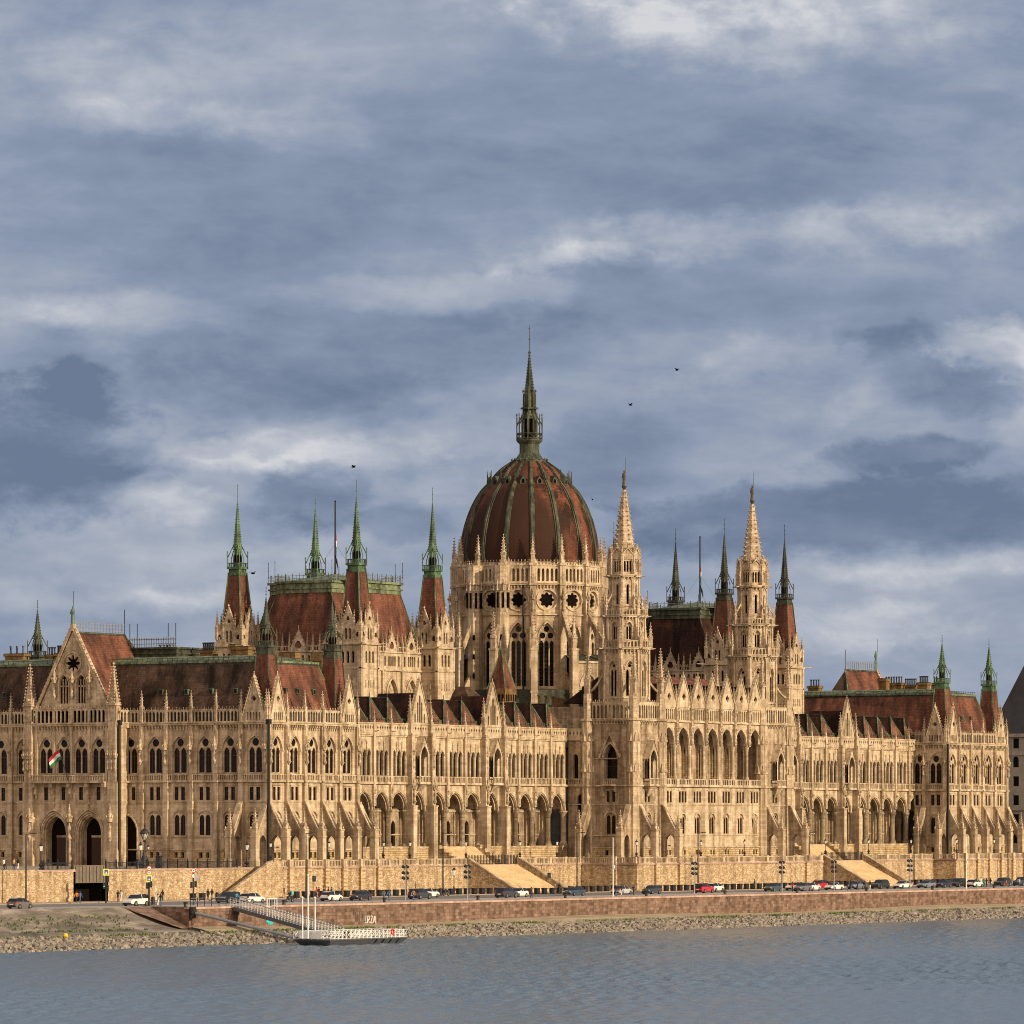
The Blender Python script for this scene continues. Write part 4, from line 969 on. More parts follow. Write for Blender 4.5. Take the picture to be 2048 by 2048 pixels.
for k in range(7):
    Tm=TF((UC0+9.4+AB*k,VC,0),X_,nY); st,ws=arcade_bay(round(AB,3)); P.add(st,Tm)
    for g in ws: addwin('river_front',g,Tm)
    gab('river_front',gable(AB-.35,5.3,'quatre2'),TF((UC0+9.4,VC,0),X_,nY,AB*(k+.5),.25,27.2))
    if k: 
        s=S(); s.box(-.3,.3,0,.55,20.5,28,'stone_carved'); s.add(canopy(),T((0,.25,21.3),X_,Y_,.9)); s.add(canopy(),T((0,.3,25.0),X_,Y_,.8))
        for j in range(6): s.octa(0,.65,20.8+j*1.1,.2,'stone_carved')
        P.add(s,Tm); addpin('river_front',pinnacle(.34,1.2,3.4,4),TF((UC0+9.4+AB*k,VC,0),X_,nY,0,.1,27.9))
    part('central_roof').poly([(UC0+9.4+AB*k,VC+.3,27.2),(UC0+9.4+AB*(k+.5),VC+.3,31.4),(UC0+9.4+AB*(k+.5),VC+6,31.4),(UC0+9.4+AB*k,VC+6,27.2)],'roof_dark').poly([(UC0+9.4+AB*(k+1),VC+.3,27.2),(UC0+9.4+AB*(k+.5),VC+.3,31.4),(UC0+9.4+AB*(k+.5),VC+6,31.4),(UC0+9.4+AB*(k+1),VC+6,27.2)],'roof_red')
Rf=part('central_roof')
Rf.box(UC0+2,UC1-2,VC+5.9,22,20,27.2,'stone_old_shade'); Rf.poly([(UC0+9.4,VC+4,28),(151.9,VC+4,28),(151.9,VC+12,33.2),(UC0+9.4,VC+12,33.2)],'roof_red'); Rf.poly([(UC0+9.4,VC+20,28),(151.9,VC+20,28),(151.9,VC+12,33.2),(UC0+9.4,VC+12,33.2)],'roof_dark')
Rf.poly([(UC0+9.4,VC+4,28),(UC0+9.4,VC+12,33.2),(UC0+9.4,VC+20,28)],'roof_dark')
# ------------------------------------------------------------------ the two chamber halls
@cached
def cham_turret():
    s=S()
    for k in range(4):
        f=S(); f.panel(rect(-2.7,2.7,20,37.2),[arch(x,.55,33.9,35.6,.35,3) for x in (-1.05,0,1.05)],0,-.4,'stone'); f.poly([(-1.6,-.38,33.7),(1.6,-.38,33.7),(1.6,-.38,36.2),(-1.6,-.38,36.2)],'void')
        f.box(-2.8,2.8,0,.15,32.9,33.15,'stone')
        for x in (-1.2,-.4,.4,1.2): f.box(x-.15,x+.15,-.0,.14,30.0,31.0,'stone_carved'); f.box(x-.2,x+.1,.0,.1,29.7,30.0,'stone_old_shade')
        f.box(-2.9,2.9,0,.35,37.0,37.3,'stone'); f.box(2.35,2.85,-.1,.15,20,37.2,'stone')
        f.panel(rect(-2.7,2.7,37.3,40.0),[foil(x,38.7,.5,3,12,pi/2) for x in (-1.95,1.95)]+[arch(x,.42,37.9,39.6,.3,3) for x in (-.4,.4)],.0,-.35,'stone_carved',back=True)
        f.panel([(-1.15,40),(1.15,40),(1.15,41.2),(0,43.9),(-1.15,41.2)],[foil(0,41.5,.42,3,12,pi/2)],.0,-.35,'stone_carved',back=True,edge=True)
        for x in (-1.25,1.25): f.add(pinnacle(.3,2.6,4.6,3),T((x,-.1,38.4)))
        for j in range(4):
            for sg in (-1,1): f.octa(sg*(1.1-.25*j),.1,41.6+.62*j,.14,'stone_carved')
        f.octa(0,0,44.2,.2,'stone_carved',h=.35)
        for x in (-2,2): f.panel([(x-.6,40),(x+.6,40),(x,41.0)],[],0,-.3,'stone_carved',back=True,edge=True)
        f.tube((2.7,.0,37.2),(3.9,1.2,37.3),.13,'stone_carved',5,.08)
        f.add(pinnacle(.55,2.0,4.9,5),T((2.55,-.15,38.3)))
        s.add(f,rotTn(2.7,k))
    return s
def rotTn(r,k):
    a=k*pi/2; n=(math.cos(a),math.sin(a),0); return T((r*n[0],r*n[1],0),(-n[1],n[0],0),n)
@cached
def cham_pyr(m):
    s=S(); s.frus(0,0,38.5,49.6,2.95,1.62,4,'roof_red',rot=pi/4)
    for k in range(4):
        a=pi/4+k*pi/2; s.tube((2.98*math.cos(a),2.98*math.sin(a),38.5),(1.65*math.cos(a),1.65*math.sin(a),49.6),.13,m,5)
    return s
@cached
def cham_wall():
    s=S(); w=6.3
    for k in (-1,0,1):
        c=k*w
        s.panel(rect(c-w/2,c+w/2,18,33),[arch(c,3.3,22,28.5,2.9,7)],0,-.5,'stone')
        s.panel(arch(c,3.3,22,28.5,2.9,7),[arch(c+dx,.75,22.2,27.7,.6,4) for dx in (-.95,0,.95)]+[foil(c,29.6,.8,4,16),circ(c-1.0,28.65,.32,8),circ(c+1.0,28.65,.32,8)],-.5,-.8,'stone_carved')
        s.poly([(c-2,-.85,21.5),(c+2,-.85,21.5),(c+2,-.85,31.6),(c-2,-.85,31.6)],'glass')
        ring(s,c,3.4,28.5,3.0,.3,.25,0,'stone'); ring(s,c,4.4,28.5,3.5,.15,.12,0,'stone')
        s.box(c-w/2-.25,c-w/2+.25,0,.4,18,33,'stone')
        s.panel(rect(c-w/2,c+w/2,33,36.2),[arch(c+x,.5,33.7,35.2,.35,3) for x in (-2.2,-.95,-.32,.32,.95,2.2)],.1,-.3,'stone',back=True)
        s.poly([(c-w/2,-.9,33),(c+w/2,-.9,33),(c+w/2,-.9,36),(c-w/2,-.9,36)],'void')
        s.panel([(c-1.6,36.2),(c+1.6,36.2),(c+1.6,36.9),(c,39.9),(c-1.6,36.9)],[foil(c,37.3,.72,3,15,pi/2)],.1,-.3,'stone_carved',back=True,edge=True)
        for j in range(4):
            for sg in (-1,1): s.octa(c+sg*(1.5-.36*j),.15,37.3+.68*j,.15,'stone_carved')
        s.tube((c,0,39.9),(c,0,40.7),.08,'stone_carved',4)
        for x in (-1.85,1.85): s.add(pinnacle(.3,1.6,3.4,3),T((c+x,0,36.1)))
        s.add(pinnacle(.36,1.5,3.2,3),T((c+w/2,.2,36.1)))
        for x in (-2.6,2.6): s.add(gallery(1.1,2,.8,'stone_carved',.4),T((c+x-.55,.1,36.2)))
    s.box(-9.5,9.5,0,.35,32.9,33.2,'stone'); s.box(-9.5,9.5,0,.3,36.0,36.25,'stone')
    return s
@cached
def cham_roof(m,band,tile,tile2):
    s=S(); za,zb=36.5,46.3; hwb,reb,hwt,ret=7.6,11.0,5.4,10.0-.4
    # cross plan: four arms and the re-entrant corners
    def plan(hw,re,z): 
        return [(re,-hw,z),(re,hw,z),(hw,hw,z),(hw,re,z),(-hw,re,z),(-hw,hw,z),(-re,hw,z),(-re,-hw,z),(-hw,-hw,z),(-hw,-re,z),(hw,-re,z),(hw,-hw,z)]
    A=plan(9.3,11.6,za); B=plan(5.6,9.8,zb)
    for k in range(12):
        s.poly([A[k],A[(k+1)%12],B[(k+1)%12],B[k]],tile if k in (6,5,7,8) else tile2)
        if k not in (2,5,8,11): s.tube(A[k],B[k],.14,m,5)
    for d,z0,z1 in ((.15,46.3,47.0),(.35,47.0,47.3),(.1,47.3,48.0),(.45,48.0,48.4)):
        C=plan(5.6+d,9.8+d,z0); D=plan(5.6+d,9.8+d,z1)
        for k in range(12): s.poly([C[k],C[(k+1)%12],D[(k+1)%12],D[k]],band)
        s.poly(D,band)
    D=plan(5.9,10.1,48.4); 
    for k in range(12):
        a=Vector(D[k]); b=Vector(D[(k+1)%12]); n=max(2,int((b-a).length/.7))
        for j in range(n):
            t=a+(b-a)*j/n; s.box(t.x-.04,t.x+.04,t.y-.04,t.y+.04,48.4,49.5,m if j%2 else 'zinc')
            if j%2: s.octa(t.x,t.y,49.6,.13,m)
        for z in (48.8,49.3): s.tube((a.x,a.y,z),(b.x,b.y,z),.04,'zinc',4)
        if k in (0,1,3,4,6,7,9,10): s.add(finial_rod(3.4,'iron'),T((a.x,a.y,48.4)))
    E_=[(9,-5,48.42),(9,5,48.42),(5,9,48.42),(-5,9,48.42),(-9,5,48.42),(-9,-5,48.42),(-5,-9,48.42),(5,-9,48.42)]
    for k in range(8): s.poly([E_[k],E_[(k+1)%8],(0,0,50.0)],'copper_roof')
    return s
def chamber(cu,cv,nm,m,band,tile,tile2):
    P=part(nm)
    for k in range(4): P.add(cham_wall(),(lambda q:(q[0]+np.array((cu,cv,0)),q[1]))(rotTn(11.6,k)))
    P.box(cu-11,cu+11,cv-11,cv+11,5,36.4,'stone_old_shade')
    for du,dv in ((-12.2,-12.3),(-12.2,12.3),(12.2,-12.3),(12.2,12.3)):
        P.add(cham_turret(),T((cu+du,cv+dv,0))); sub(nm,'pyramid_roof',S().add(cham_pyr(m),T((cu+du,cv+dv,0))))
        sub(nm,'spire',S().add(copper_spire(2.5,1.5,3.0,8.6,2.6,m),T((cu+du,cv+dv,49.5))))
    sub(nm,'roof',S().add(cham_roof(m,band,tile,tile2),T((cu,cv,0))))
chamber(72.9,35.0,'chamber_hall','copper_green','copper_roof','roof_red','roof_red')
chamber(202.6,35.0,'chamber_hall south','copper_dark','copper_olive','roof_dark','roof_red')
for (px,v,yt,par) in ((670.5,35,1004,'chamber_hall'),(1400,35,1075,'chamber_hall south')):
    u=PU(px,v); zt=PZ(yt,u,v); s=S().tube((u,v,48),(u,v,zt),.2,'pipe_dark',6,.14); s.octa(u,v,zt+.1,.25,'pipe_dark')
    for a in (0.6,2.2,3.9,5.3): s.tube((u,v,48+(zt-48)*.5),(u+4.5*math.cos(a),v+4.5*math.sin(a),48.5),.02,'iron',3)
    sub(par,'flagpole',s)
    # the flag hangs down, wrapped along the pole
    f=S(); 
    for j,(mm,o) in enumerate((('flag_red',0),('flag_white',.28),('flag_green',.5))):
        f.frus(u+.08,v-.08,zt-6.8-j*1.0,zt-5.8-j*1.0,.12,.15,6,mm)
    f.poly([(u,v,zt-9),(u-.9,v-1.1,zt-10.6),(u-1.4,v-1.5,zt-12.2),(u-1.0,v-1.2,zt-11.9),(u-.2,v-.2,zt-10.2)],'pipe_dark'); 
    sub(par,'flag',f)
# ------------------------------------------------------------------ drum and dome
DU,DV=136.9,34.2
plain('flag_red',(.35,.02,.03),.8); plain('flag_white',(.6,.6,.58),.8); plain('flag_green',(.02,.14,.05),.8)
P=part('drum'); RD=13.75; a0=R(11.25)
for k in range(16):
    a=k*R(22.5); ap=RD*math.cos(a0); w=2*RD*math.sin(a0); n=(math.cos(a),math.sin(a),0); t=(-math.sin(a),math.cos(a),0)
    Tm=T((DU+ap*n[0],DV+ap*n[1],0),t,n)
    if 'drumface' not in CACHE:
        s=S(); h=w/2
        s.panel(rect(-h,h,24,44.6),[arch(0,3.1,31.4,40.0,3.1,8)],0,-.45,'stone')
        s.panel(arch(0,3.1,31.4,40.0,3.1,8),[arch(x,.78,31.6,39.3,.6,4) for x in (-.97,0,.97)]+[circ(-.75,40.8,.56,12),circ(.75,40.8,.56,12),circ(0,42.0,.56,12)],-.45,-.75,'stone')
        s.panel(rect(-h,h,44.6,50),[circ(0,47.3,1.75,24)],0,-.3,'stone'); s.panel(circ(0,47.3,1.75,24),[foil(0,47.3,1.42,8,40,0,.33)],-.3,-.6,'stone_carved')
        ring(s,0,3.2,40.0,3.15,.28,.22,0,'stone_carved'); ring(s,0,4.0,40.0,3.6,.14,.1,0,'stone')
        for j in range(24):
            b,c_=2*pi*j/24,2*pi*(j+1)/24
            s.poly([(r*math.cos(q),.18,47.3+r*math.sin(q)) for r,q in ((1.8,b),(2.05,b),(2.05,c_),(1.8,c_))],'stone_carved')
        s.box(-h,h,0,.3,44.5,44.75,'stone'); s.box(-1.7,1.7,0,.3,31.0,31.3,'stone')
        g=S(); g.poly([(-1.6,-.72,31.4),(1.6,-.72,31.4),(1.6,-.72,43),(-1.6,-.72,43)],'glass')
        for j in range(11): g.box(-1.5,1.5,-.72,-.66,32+j*.75,32.06+j*.75,'iron')
        g2=S().poly([(-1.7,-.58,45.6),(1.7,-.58,45.6),(1.7,-.58,49),(-1.7,-.58,49)],'void')
        ww=2*(RD+.25)*math.sin(a0)
        s.add(corbels(round(w-.9,2),49.3,50.1),T((-(w-.9)/2,0,0)))
        s.panel(rect(-h,h,50.3,53.6),[arch(x,.5,50.7,52.7,.35,4) for x in (-1.66,-.83,0,.83,1.66)],.35,-.1,'stone',back=True)
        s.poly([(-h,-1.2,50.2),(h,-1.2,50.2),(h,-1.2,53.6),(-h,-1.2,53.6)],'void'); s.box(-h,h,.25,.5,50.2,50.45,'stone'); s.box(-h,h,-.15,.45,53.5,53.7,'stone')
        for j in range(7):
            x=-1.9+j*.633; s.panel([(x-.28,53.65),(x+.28,53.65),(x,54.3)],[],.3,.1,'stone_carved',edge=True); s.octa(x,.2,54.5,.14,'stone_carved',h=.2); s.octa(x+.3,.2,53.9,.1,'stone_carved')
        CACHE['drumface']=(s,g,g2)
    s,g,g2=CACHE['drumface']; P.add(s,Tm); WIN.append(('drum',S().add(g,Tm))); P.add(g2,Tm)
    a+=a0; n=(math.cos(a),math.sin(a),0); Tp=T((DU+RD*n[0],DV+RD*n[1],0),(-n[1],n[0],0),n)
    if 'drumpier' not in CACHE:
        s=S(); s.box(-.62,.62,-.6,1.0,24,44.6,'stone'); s.box(-.55,.55,-.6,.75,44.6,54.0,'stone'); s.box(-.66,.66,-.6,.95,49.9,50.3,'stone'); s.box(-.66,.66,-.6,.95,53.6,54,'stone'); s.add(canopy(),T((0,.7,45.6),X_,Y_,.95)); s.box(-.18,.18,.7,.85,50.3,53.6,'stone_carved'); s.frus(0,.15,54,54.7,.75,.6,6,'stone_carved')
        # flying buttress and its outer pier
        s.panel([(0,46.6),(4.9,39.0),(4.9,37.0),(3.6,39.0),(2.2,41.8),(1.2,43.2),(0,43.6)],[],-.34,.34,'stone_old_shade',axis='x',back=True,edge=True)
        s.box(-.6,.6,4.6,6.0,22,38.2,'stone'); s.box(-.7,.7,4.5,6.1,30.2,30.6,'stone'); s.box(-.7,.7,4.5,6.1,37.9,38.3,'stone'); s.add(pinnacle(.85,2.0,6.6,8),T((0,5.3,38.2)))
        s.panel([(0,26),(4.7,26),(4.7,30.5),(3,33),(0,36)],[arch(2.6,1.2,26.2,30,.9,4)],-.25,.25,'stone_old_shade',axis='x',back=True,edge=True)
        CACHE['drumpier']=s
    P.add(CACHE['drumpier'],Tp); PIN.append(('drum',S().add(pinnacle(.72,1.4,5.0,6),T((DU+(RD+.15)*n[0],DV+(RD+.15)*n[1],54.2),(-n[1],n[0],0),n))))
# aisle walls between the outer piers (the two bays facing the river stay open)
for k in range(16):
    a=k*22.5
    if k in (8,9,10): continue
    a=R(a); r_=18.3*math.cos(a0); w=2*18.3*math.sin(a0); n=(math.cos(a),math.sin(a),0); Tm=T((DU+r_*n[0],DV+r_*n[1],0),(-n[1],n[0],0),n)
    s=S().panel(rect(-w/2,w/2,22,36),[arch(0,3.2,24,31.5,2.3,6)],0,-.6,'stone_old_shade'); s.panel(arch(0,3.2,24,31.5,2.3,6),[arch(-.6,.8,25,31,.6,4),arch(.6,.8,25,31,.6,4)],-.6,-.8,'stone'); s.poly([(-1.8,-.9,24),(1.8,-.9,24),(1.8,-.9,34),(-1.8,-.9,34)],'void'); s.box(-w/2,w/2,0,.3,35.7,36.1,'stone'); ring(s,0,3.3,31.5,2.35,.25,.2,0,'stone')
    s.poly([(-w/2,.2,36.1),(w/2,.2,36.1),(2.4,-4.6,37.6),(-2.4,-4.6,37.6)],'copper_dark'); P.add(s,Tm)
# stair turrets against the drum
for aa,r_ in ((191.25,14.9),(168.75,14.9)):
    a=R(aa); x,y=DU+r_*math.cos(a),DV+r_*math.sin(a); s=S(); s.frus(x,y,24,45,1.5,1.45,8,'stone',rot=pi/8); s.frus(x,y,45,50.5,1.25,1.25,8,'stone_carved',rot=pi/8); s.frus(x,y,50,53.6,1.5,1.5,8,'stone_carved',rot=pi/8)
    for k in range(8): b=k*pi/4; s.box(x+1.32*math.cos(b)-.14,x+1.32*math.cos(b)+.14,y+1.32*math.sin(b)-.14,y+1.32*math.sin(b)+.14,45.8,48.6,'void'); s.octa(x+1.5*math.cos(b),y+1.5*math.sin(b),50.2,.25,'stone_carved'); s.frus(x+1.45*math.cos(b),y+1.45*math.sin(b),49,51,.2,.03,4,'stone_carved')
    for z in (33,36.5,40): s.box(x-1.6,x-1.3,y-.9,y-.6,z,z+.9,'void')
    P.add(s)
sub('drum','drainpipe',S().tube((DU+(RD+.1)*math.cos(R(206.5)),DV+(RD+.1)*math.sin(R(206.5)),27),(DU+(RD+.1)*math.cos(R(206.5)),DV+(RD+.1)*math.sin(R(206.5)),50),.16,'pipe_dark',6))
P.frus(DU,DV,22,30.8,19.5,18.5,16,'copper_dark',rot=a0); P.frus(DU,DV,50.2,55.5,13.0,12.6,16,'stone_old_shade',rot=a0)
for (px,v,z0,z1,m) in ((926,19,26,30.5,'roof_brown'),):
    u=PU(px,v); P.frus(u,v,z0,z1,6,1.5,4,m,rot=pi/4)
# small red pyramid in front of the drum
u=PU(1003,15); s=S(); s.frus(u,15,30.2,37.2,2.6,.05,4,'roof_red',rot=pi/4); s.box(u-1.9,u+1.9,13.1,16.9,27,30.2,'chimney_brick'); 
for k in range(4): s.tube((u+2.6*math.cos(pi/4+k*pi/2),15+2.6*math.sin(pi/4+k*pi/2),30.2),(u,15,37.3),.12,'copper_green',4)
for k in range(5): s.box(u-1.95,u-1.9,13.4+k*.75,13.8+k*.75,28,29.2,'void'); s.box(u-1.6+k*.75,u-1.2+k*.75,13.05,13.1,28,29.2,'void')
s.tube((u,15,37),(u,15,39.3),.06,'iron'); sub('drum','stair_roof',s)
for k,(px) in enumerate((1078,1092,1106,1112,1118,1124,1130)): u=PU(px,13.5); sub('drum','chimney',S().frus(u,13.5,26.6,29.2-.1*k,.3,.24,8,'chimney_brick').frus(u,13.5,29.1-.1*k,29.4-.1*k,.36,.36,8,'chimney_brick'))
# dome shell
prof=[(12.55,54.4),(12.5,57),(12.3,58.8),(11.85,61),(11.15,63.3),(10.2,65.5),(8.9,67.7),(7.15,69.6),(5.35,71.7),(3.15,73.3)]
def smooth(p,n=5):
    out=[]
    for i in range(len(p)-1):
        a=p[max(i-1,0)]; b=p[i]; c=p[i+1]; d=p[min(i+2,len(p)-1)]
        for j in range(n):
            t=j/n; out.append(tuple(.5*((2*b[q])+(-a[q]+c[q])*t+(2*a[q]-5*b[q]+4*c[q]-d[q])*t*t+(-a[q]+3*b[q]-3*c[q]+d[q])*t**3) for q in (0,1)))
    return out+[p[-1]]
pr=smooth(prof); s=S(); s.lathe(pr,96,'dome_tile',DU,DV); 
DOME=s
RIBS=[]
for k in range(16):
    a=k*R(22.5)+a0; n=(math.cos(a),math.sin(a)); t=(-n[1],n[0]); s=S()
    for (r0,z0),(r1,z1) in zip(pr,pr[1:]):
        for (d0,h0,w0,w1) in ((.0,.16,.46,.46),(.16,.36,.2,.2)):
            f0=min(1,(r0+3)/13); f1=min(1,(r1+3)/13)
            q=lambda r,z,x,h:(DU+(r+h)*n[0]+x*t[0],DV+(r+h)*n[1]+x*t[1],z+h*.3)
            s.poly([q(r0,z0,-w0*f0,h0),q(r0,z0,w0*f0,h0),q(r1,z1,w1*f1,h0),q(r1,z1,-w1*f1,h0)],'copper_olive')
            for sg in (-1,1): s.poly([q(r0,z0,sg*w0*f0,d0),q(r0,z0,sg*w0*f0,h0),q(r1,z1,sg*w1*f1,h0),q(r1,z1,sg*w1*f1,d0)],'copper_olive')
    RIBS.append(s)
    # crown of little copper dormers with finials between the ribs
    a=k*R(22.5); n=(math.cos(a),math.sin(a)); Td=T((DU+7.35*n[0],DV+7.35*n[1],69.0),(-n[1],n[0],0),(n[0],n[1],0),.72)
    d=S(); d.panel([(-.75,-.2),(.75,-.2),(.75,.5),(0,1.9),(-.75,.5)],[arch(0,.8,-.05,.5,.6,3)],.75,.5,'copper_olive',edge=True,back=True); d.poly([(-.7,.5,-.2),(.7,.5,-.2),(0,.5,1.5)],'void')
    for sg in (-1,1): d.poly([(sg*.8,.8,.5),(0,.8,2.0),(0,-1.6,2.0),(sg*.8,-1.2,.5)],'copper_olive'); d.poly([(sg*.75,.7,-.2),(sg*.75,.7,.5),(sg*.75,-1,.5),(sg*.75,-.3,-.2)],'copper_olive')
    DOME.add(d,Td)
    a=k*R(22.5)+a0; n=(math.cos(a),math.sin(a)); c=S(); c.tube((0,0,0),(0,0,1.3),.11,'copper_olive',5); c.octa(0,0,.8,.2,'copper_olive'); c.octa(0,0,1.6,.13,'copper_olive',h=.45); c.octa(0,0,1.2,.15,'copper_olive'); DOME.add(c,T((DU+7.75*n[0],DV+7.75*n[1],69.7)))
# lantern
s=S(); m='copper_olive'; x,y=DU,DV
s.lathe([(3.3,73.1),(3.4,73.5),(2.6,73.9),(2.1,74.6),(1.85,75),(1.85,76.6),(2.4,77.2),(2.5,77.5),(0,77.5)],16,m,x,y)
for k in range(16): a=k*pi/8; s.octa(x+3.3*math.cos(a),y+3.3*math.sin(a),73.7,.25,m,h=.4)
for k in range(8):
    a=pi/8+k*pi/4; c,d=math.cos(a),math.sin(a); a2=a+pi/4; e,f=math.cos(a2),math.sin(a2)
    s.tube((x+2.35*c,y+2.35*d,77.4),(x+2.35*c,y+2.35*d,81.6),.12,m,5); s.octa(x+2.35*c,y+2.35*d,82,.16,m,h=.5); s.octa(x+2.35*c,y+2.35*d,80,.2,m)
    for z in (77.7,78.6): s.tube((x+2.35*c,y+2.35*d,z),(x+2.35*e,y+2.35*f,z),.09,m,4)
    for j in range(4): q=(j+.5)/4; s.tube((x+2.35*(c+(e-c)*q),y+2.35*(d+(f-d)*q),77.6),(x+2.35*(c+(e-c)*(1-q)),y+2.35*(d+(f-d)*(1-q)),78.6),.045,m,3)
    s.tube((x+2.3*c,y+2.3*d,80.2),(x+1.3*c,y+1.3*d,82),.12,m,5); s.tube((x+1.35*c,y+1.35*d,77.5),(x+1.2*c,y+1.2*d,82),.16,m,5)
    s.tube((x+1.2*c,y+1.2*d,82),(x+1.1*c,y+1.1*d,86),.13,m,5); s.octa(x+1.2*c,y+1.2*d,86.4,.16,m,h=.5); s.octa(x+1.75*c,y+1.75*d,83.3,.12,m)
s.frus(x,y,81.3,82.1,1.4,1.15,8,m,rot=pi/8); s.frus(x,y,77.5,81.3,.75,.75,8,'void',rot=pi/8); s.frus(x,y,82.1,86.0,.95,.95,8,m,rot=pi/8); s.frus(x,y,83.1,83.4,1.6,1.6,8,m,rot=pi/8)
s.add(spire8(.98,8.2,15,m,.17,.1),T((x,y,85.2))); s.tube((x,y,93.2),(x,y,98.6),.09,m,6,.05); s.octa(x,y,93.6,.36,m,h=.5); s.octa(x,y,96.0,.22,m); s.octa(x,y,98.0,.2,m,h=.25)
LANT=s
# ------------------------------------------------------------------ assemble the building
OBJ={}
for k,st in PARTS.items():
    OBJ[k]=mk(k.split(' ')[0],st,ROOT)
dm=mk('dome',DOME,ROOT); OBJ['dome']=dm
for r_ in RIBS: mk('rib',r_,dm)
mk('lantern',LANT,dm)
for b,sp in TUR:
    o=mk('turret',b,ROOT); mk('spire',sp,o)
for par,name,st,lab in SUBS:
    o=mk(name,st,OBJ[par])
    if lab: o['label']=lab
def sized(lst):
    out=[]
    for par,st in lst:
        A=np.array(st.v); c=A.mean(0); d=A.max(0)-A.min(0); out.append(((d[0]*ST+d[1]*CT)*d[2]/DEP(c[0],c[1])**2*(0.01 if c[1]>60 else 1),par,st))
    out.sort(key=lambda t:-t[0]); return out
for nm,lst,stuffname in (('window',WIN,'window'),('pinnacle',PIN,'pinnacle')):
    so=sized(lst)
    for k,(a,par,st) in enumerate(so):
        if k<98: mk(nm,st,OBJ[par])
    rest=S()
    for a,par,st in so[98:]: rest.add(st)
    if rest.v: tag(mk(nm,rest,ROOT),kind='stuff')
# ------------------------------------------------------------------ setting: ground, promenade, road, water
ZR=-5.4; ZT=-.45; ZW=-10.5
def struct(name,st,smooth=False): return tag(mk(name,st,smooth=smooth),kind='structure')
def grid(st,x0,x1,y0,y1,z,m): st.poly([(x0,y0,z),(x1,y0,z),(x1,y1,z),(x0,y1,z)],m)
s=S(); grid(s,-3000,3000,.5,6000,-5.6,'paving'); struct('ground',s)
VN=-1.7; VP=-4.2; VWG=.8; VCT=-10.5; UT0=-4.8; UA=29.6; UB=99.2; UCc=168.0; UD=236.2
s=S(); s.box(-3000,UT0-.0,VN+.3,1200,ZT-.3,ZT,'paving')
def blk(u0,u1,v): s.box(u0,u1,v+.35,60,ZT-.32,ZT-.003,'paving')
blk(UT0,UA,VP); blk(UA,UB,VWG); blk(UB,UCc,VCT); blk(UCc,UD,VWG); blk(UD,330,VP)
struct('promenade',s)
s=S(); grid(s,-80,1200,-40.6,.0,ZR,'asphalt'); grid(s,-1500,-80,-33.8,0,ZR,'asphalt'); grid(s,99,168,-.1,30,ZR,'asphalt'); struct('road',s)
# painted hatching along the river edge, lane line
s=S(); u=-78
while u<330:
    s.poly([(u,-39.9,ZR+.004),(u+.9,-39.9,ZR+.004),(u+7.6,-28.4,ZR+.006),(u+6.5,-28.4,ZR+.006)],'paint_white'); u+=2.0
u=-200
while u<-80: s.poly([(u,-33.2,ZR+.004),(u+.8,-33.2,ZR+.004),(u+6.6,-24.4,ZR+.006),(u+5.8,-24.4,ZR+.006)],'paint_white'); u+=2.0
for u in range(-200,330,9): s.poly([(u,-25.2,ZR+.004),(u+4,-25.2,ZR+.004),(u+4,-25.05,ZR+.004),(u,-25.05,ZR+.004)],'paint_white')
struct('road_markings',s)
s=S(); s.box(-200,UB,-7.6,0,ZR,ZR+.13,'paving'); s.box(UCc,400,-7.6,0,ZR,ZR+.13,'paving'); s.box(UB-3,UCc+3,-13.9,-7.6,ZR,ZR+.128,'paving'); struct('pavement',s)
# quay wall
s=S(); s.box(-79.8,900,-41.2,-40.6,-9.2,ZR-.0,'quay_stone'); s.box(-80.4,-79.8,-46.0+5,-33.8,-9.2,ZR-.0,'quay_stone')
q=mk('quay_wall',s); tag(q,'long pinkish stone quay wall below the road, with a pale coping','quay wall')
s=S(); u=-80.5
while u<900: s.box(u,u+2.18,-41.35,-40.2,ZR-.3,ZR+.03+random.uniform(-.012,.012),'coping_pink'); u+=2.2
mk('coping',s,q)
g=S()
rg=random.Random(5)
VQ=-41.22
def wallstroke(st,u,z,pts,th,m):
    for a,b in zip(pts,pts[1:]): st.tube((u+a[0],VQ,z+a[1]),(u+b[0],VQ,z+b[1]),th,m,4)
ug=PU(730,VQ); zg=PZ(1846,ug,VQ)
for k,l in enumerate(([(0,1),(0,0),(.7,0),(.7,1)],[(0,0),(0,1),(.6,1),(.6,.5),(0,.5),(.7,0)],[(0,1),(.7,1),(0,0),(.7,0)],[(0,0),(.35,1),(.7,0),(.5,.4),(.2,.4)])):
    wallstroke(g,ug+k*.75,zg,[(a*.8,b*1.0) for a,b in l],.07,'paint_white')
wallstroke(g,ug-.3,zg-.2,[(0,0),(.3,-.3),(2.9,-.3),(3.3,0),(3.2,1.2)],.07,'paint_white')
for k in range(7): wallstroke(g,ug-2.6+k*.5,zg+.2,[(0,rg.uniform(-.3,.2)),(rg.uniform(-.2,.3),rg.uniform(.7,1.6))],.05,'iron')
mk('graffiti',g,q)
plain('spray_cyan',(.03,.35,.42),.7)
ug=PU(541,VQ); zg=PZ(1838,ug,VQ); g=S()
g.box(ug-1.1,ug+1.3,VQ-.03,VQ+.0,zg-.5,zg+.35,'spray_cyan'); g.box(ug-.6,ug+.5,VQ-.034,VQ,zg-.8,zg+.5,'spray_cyan'); mk('graffiti',g,q)
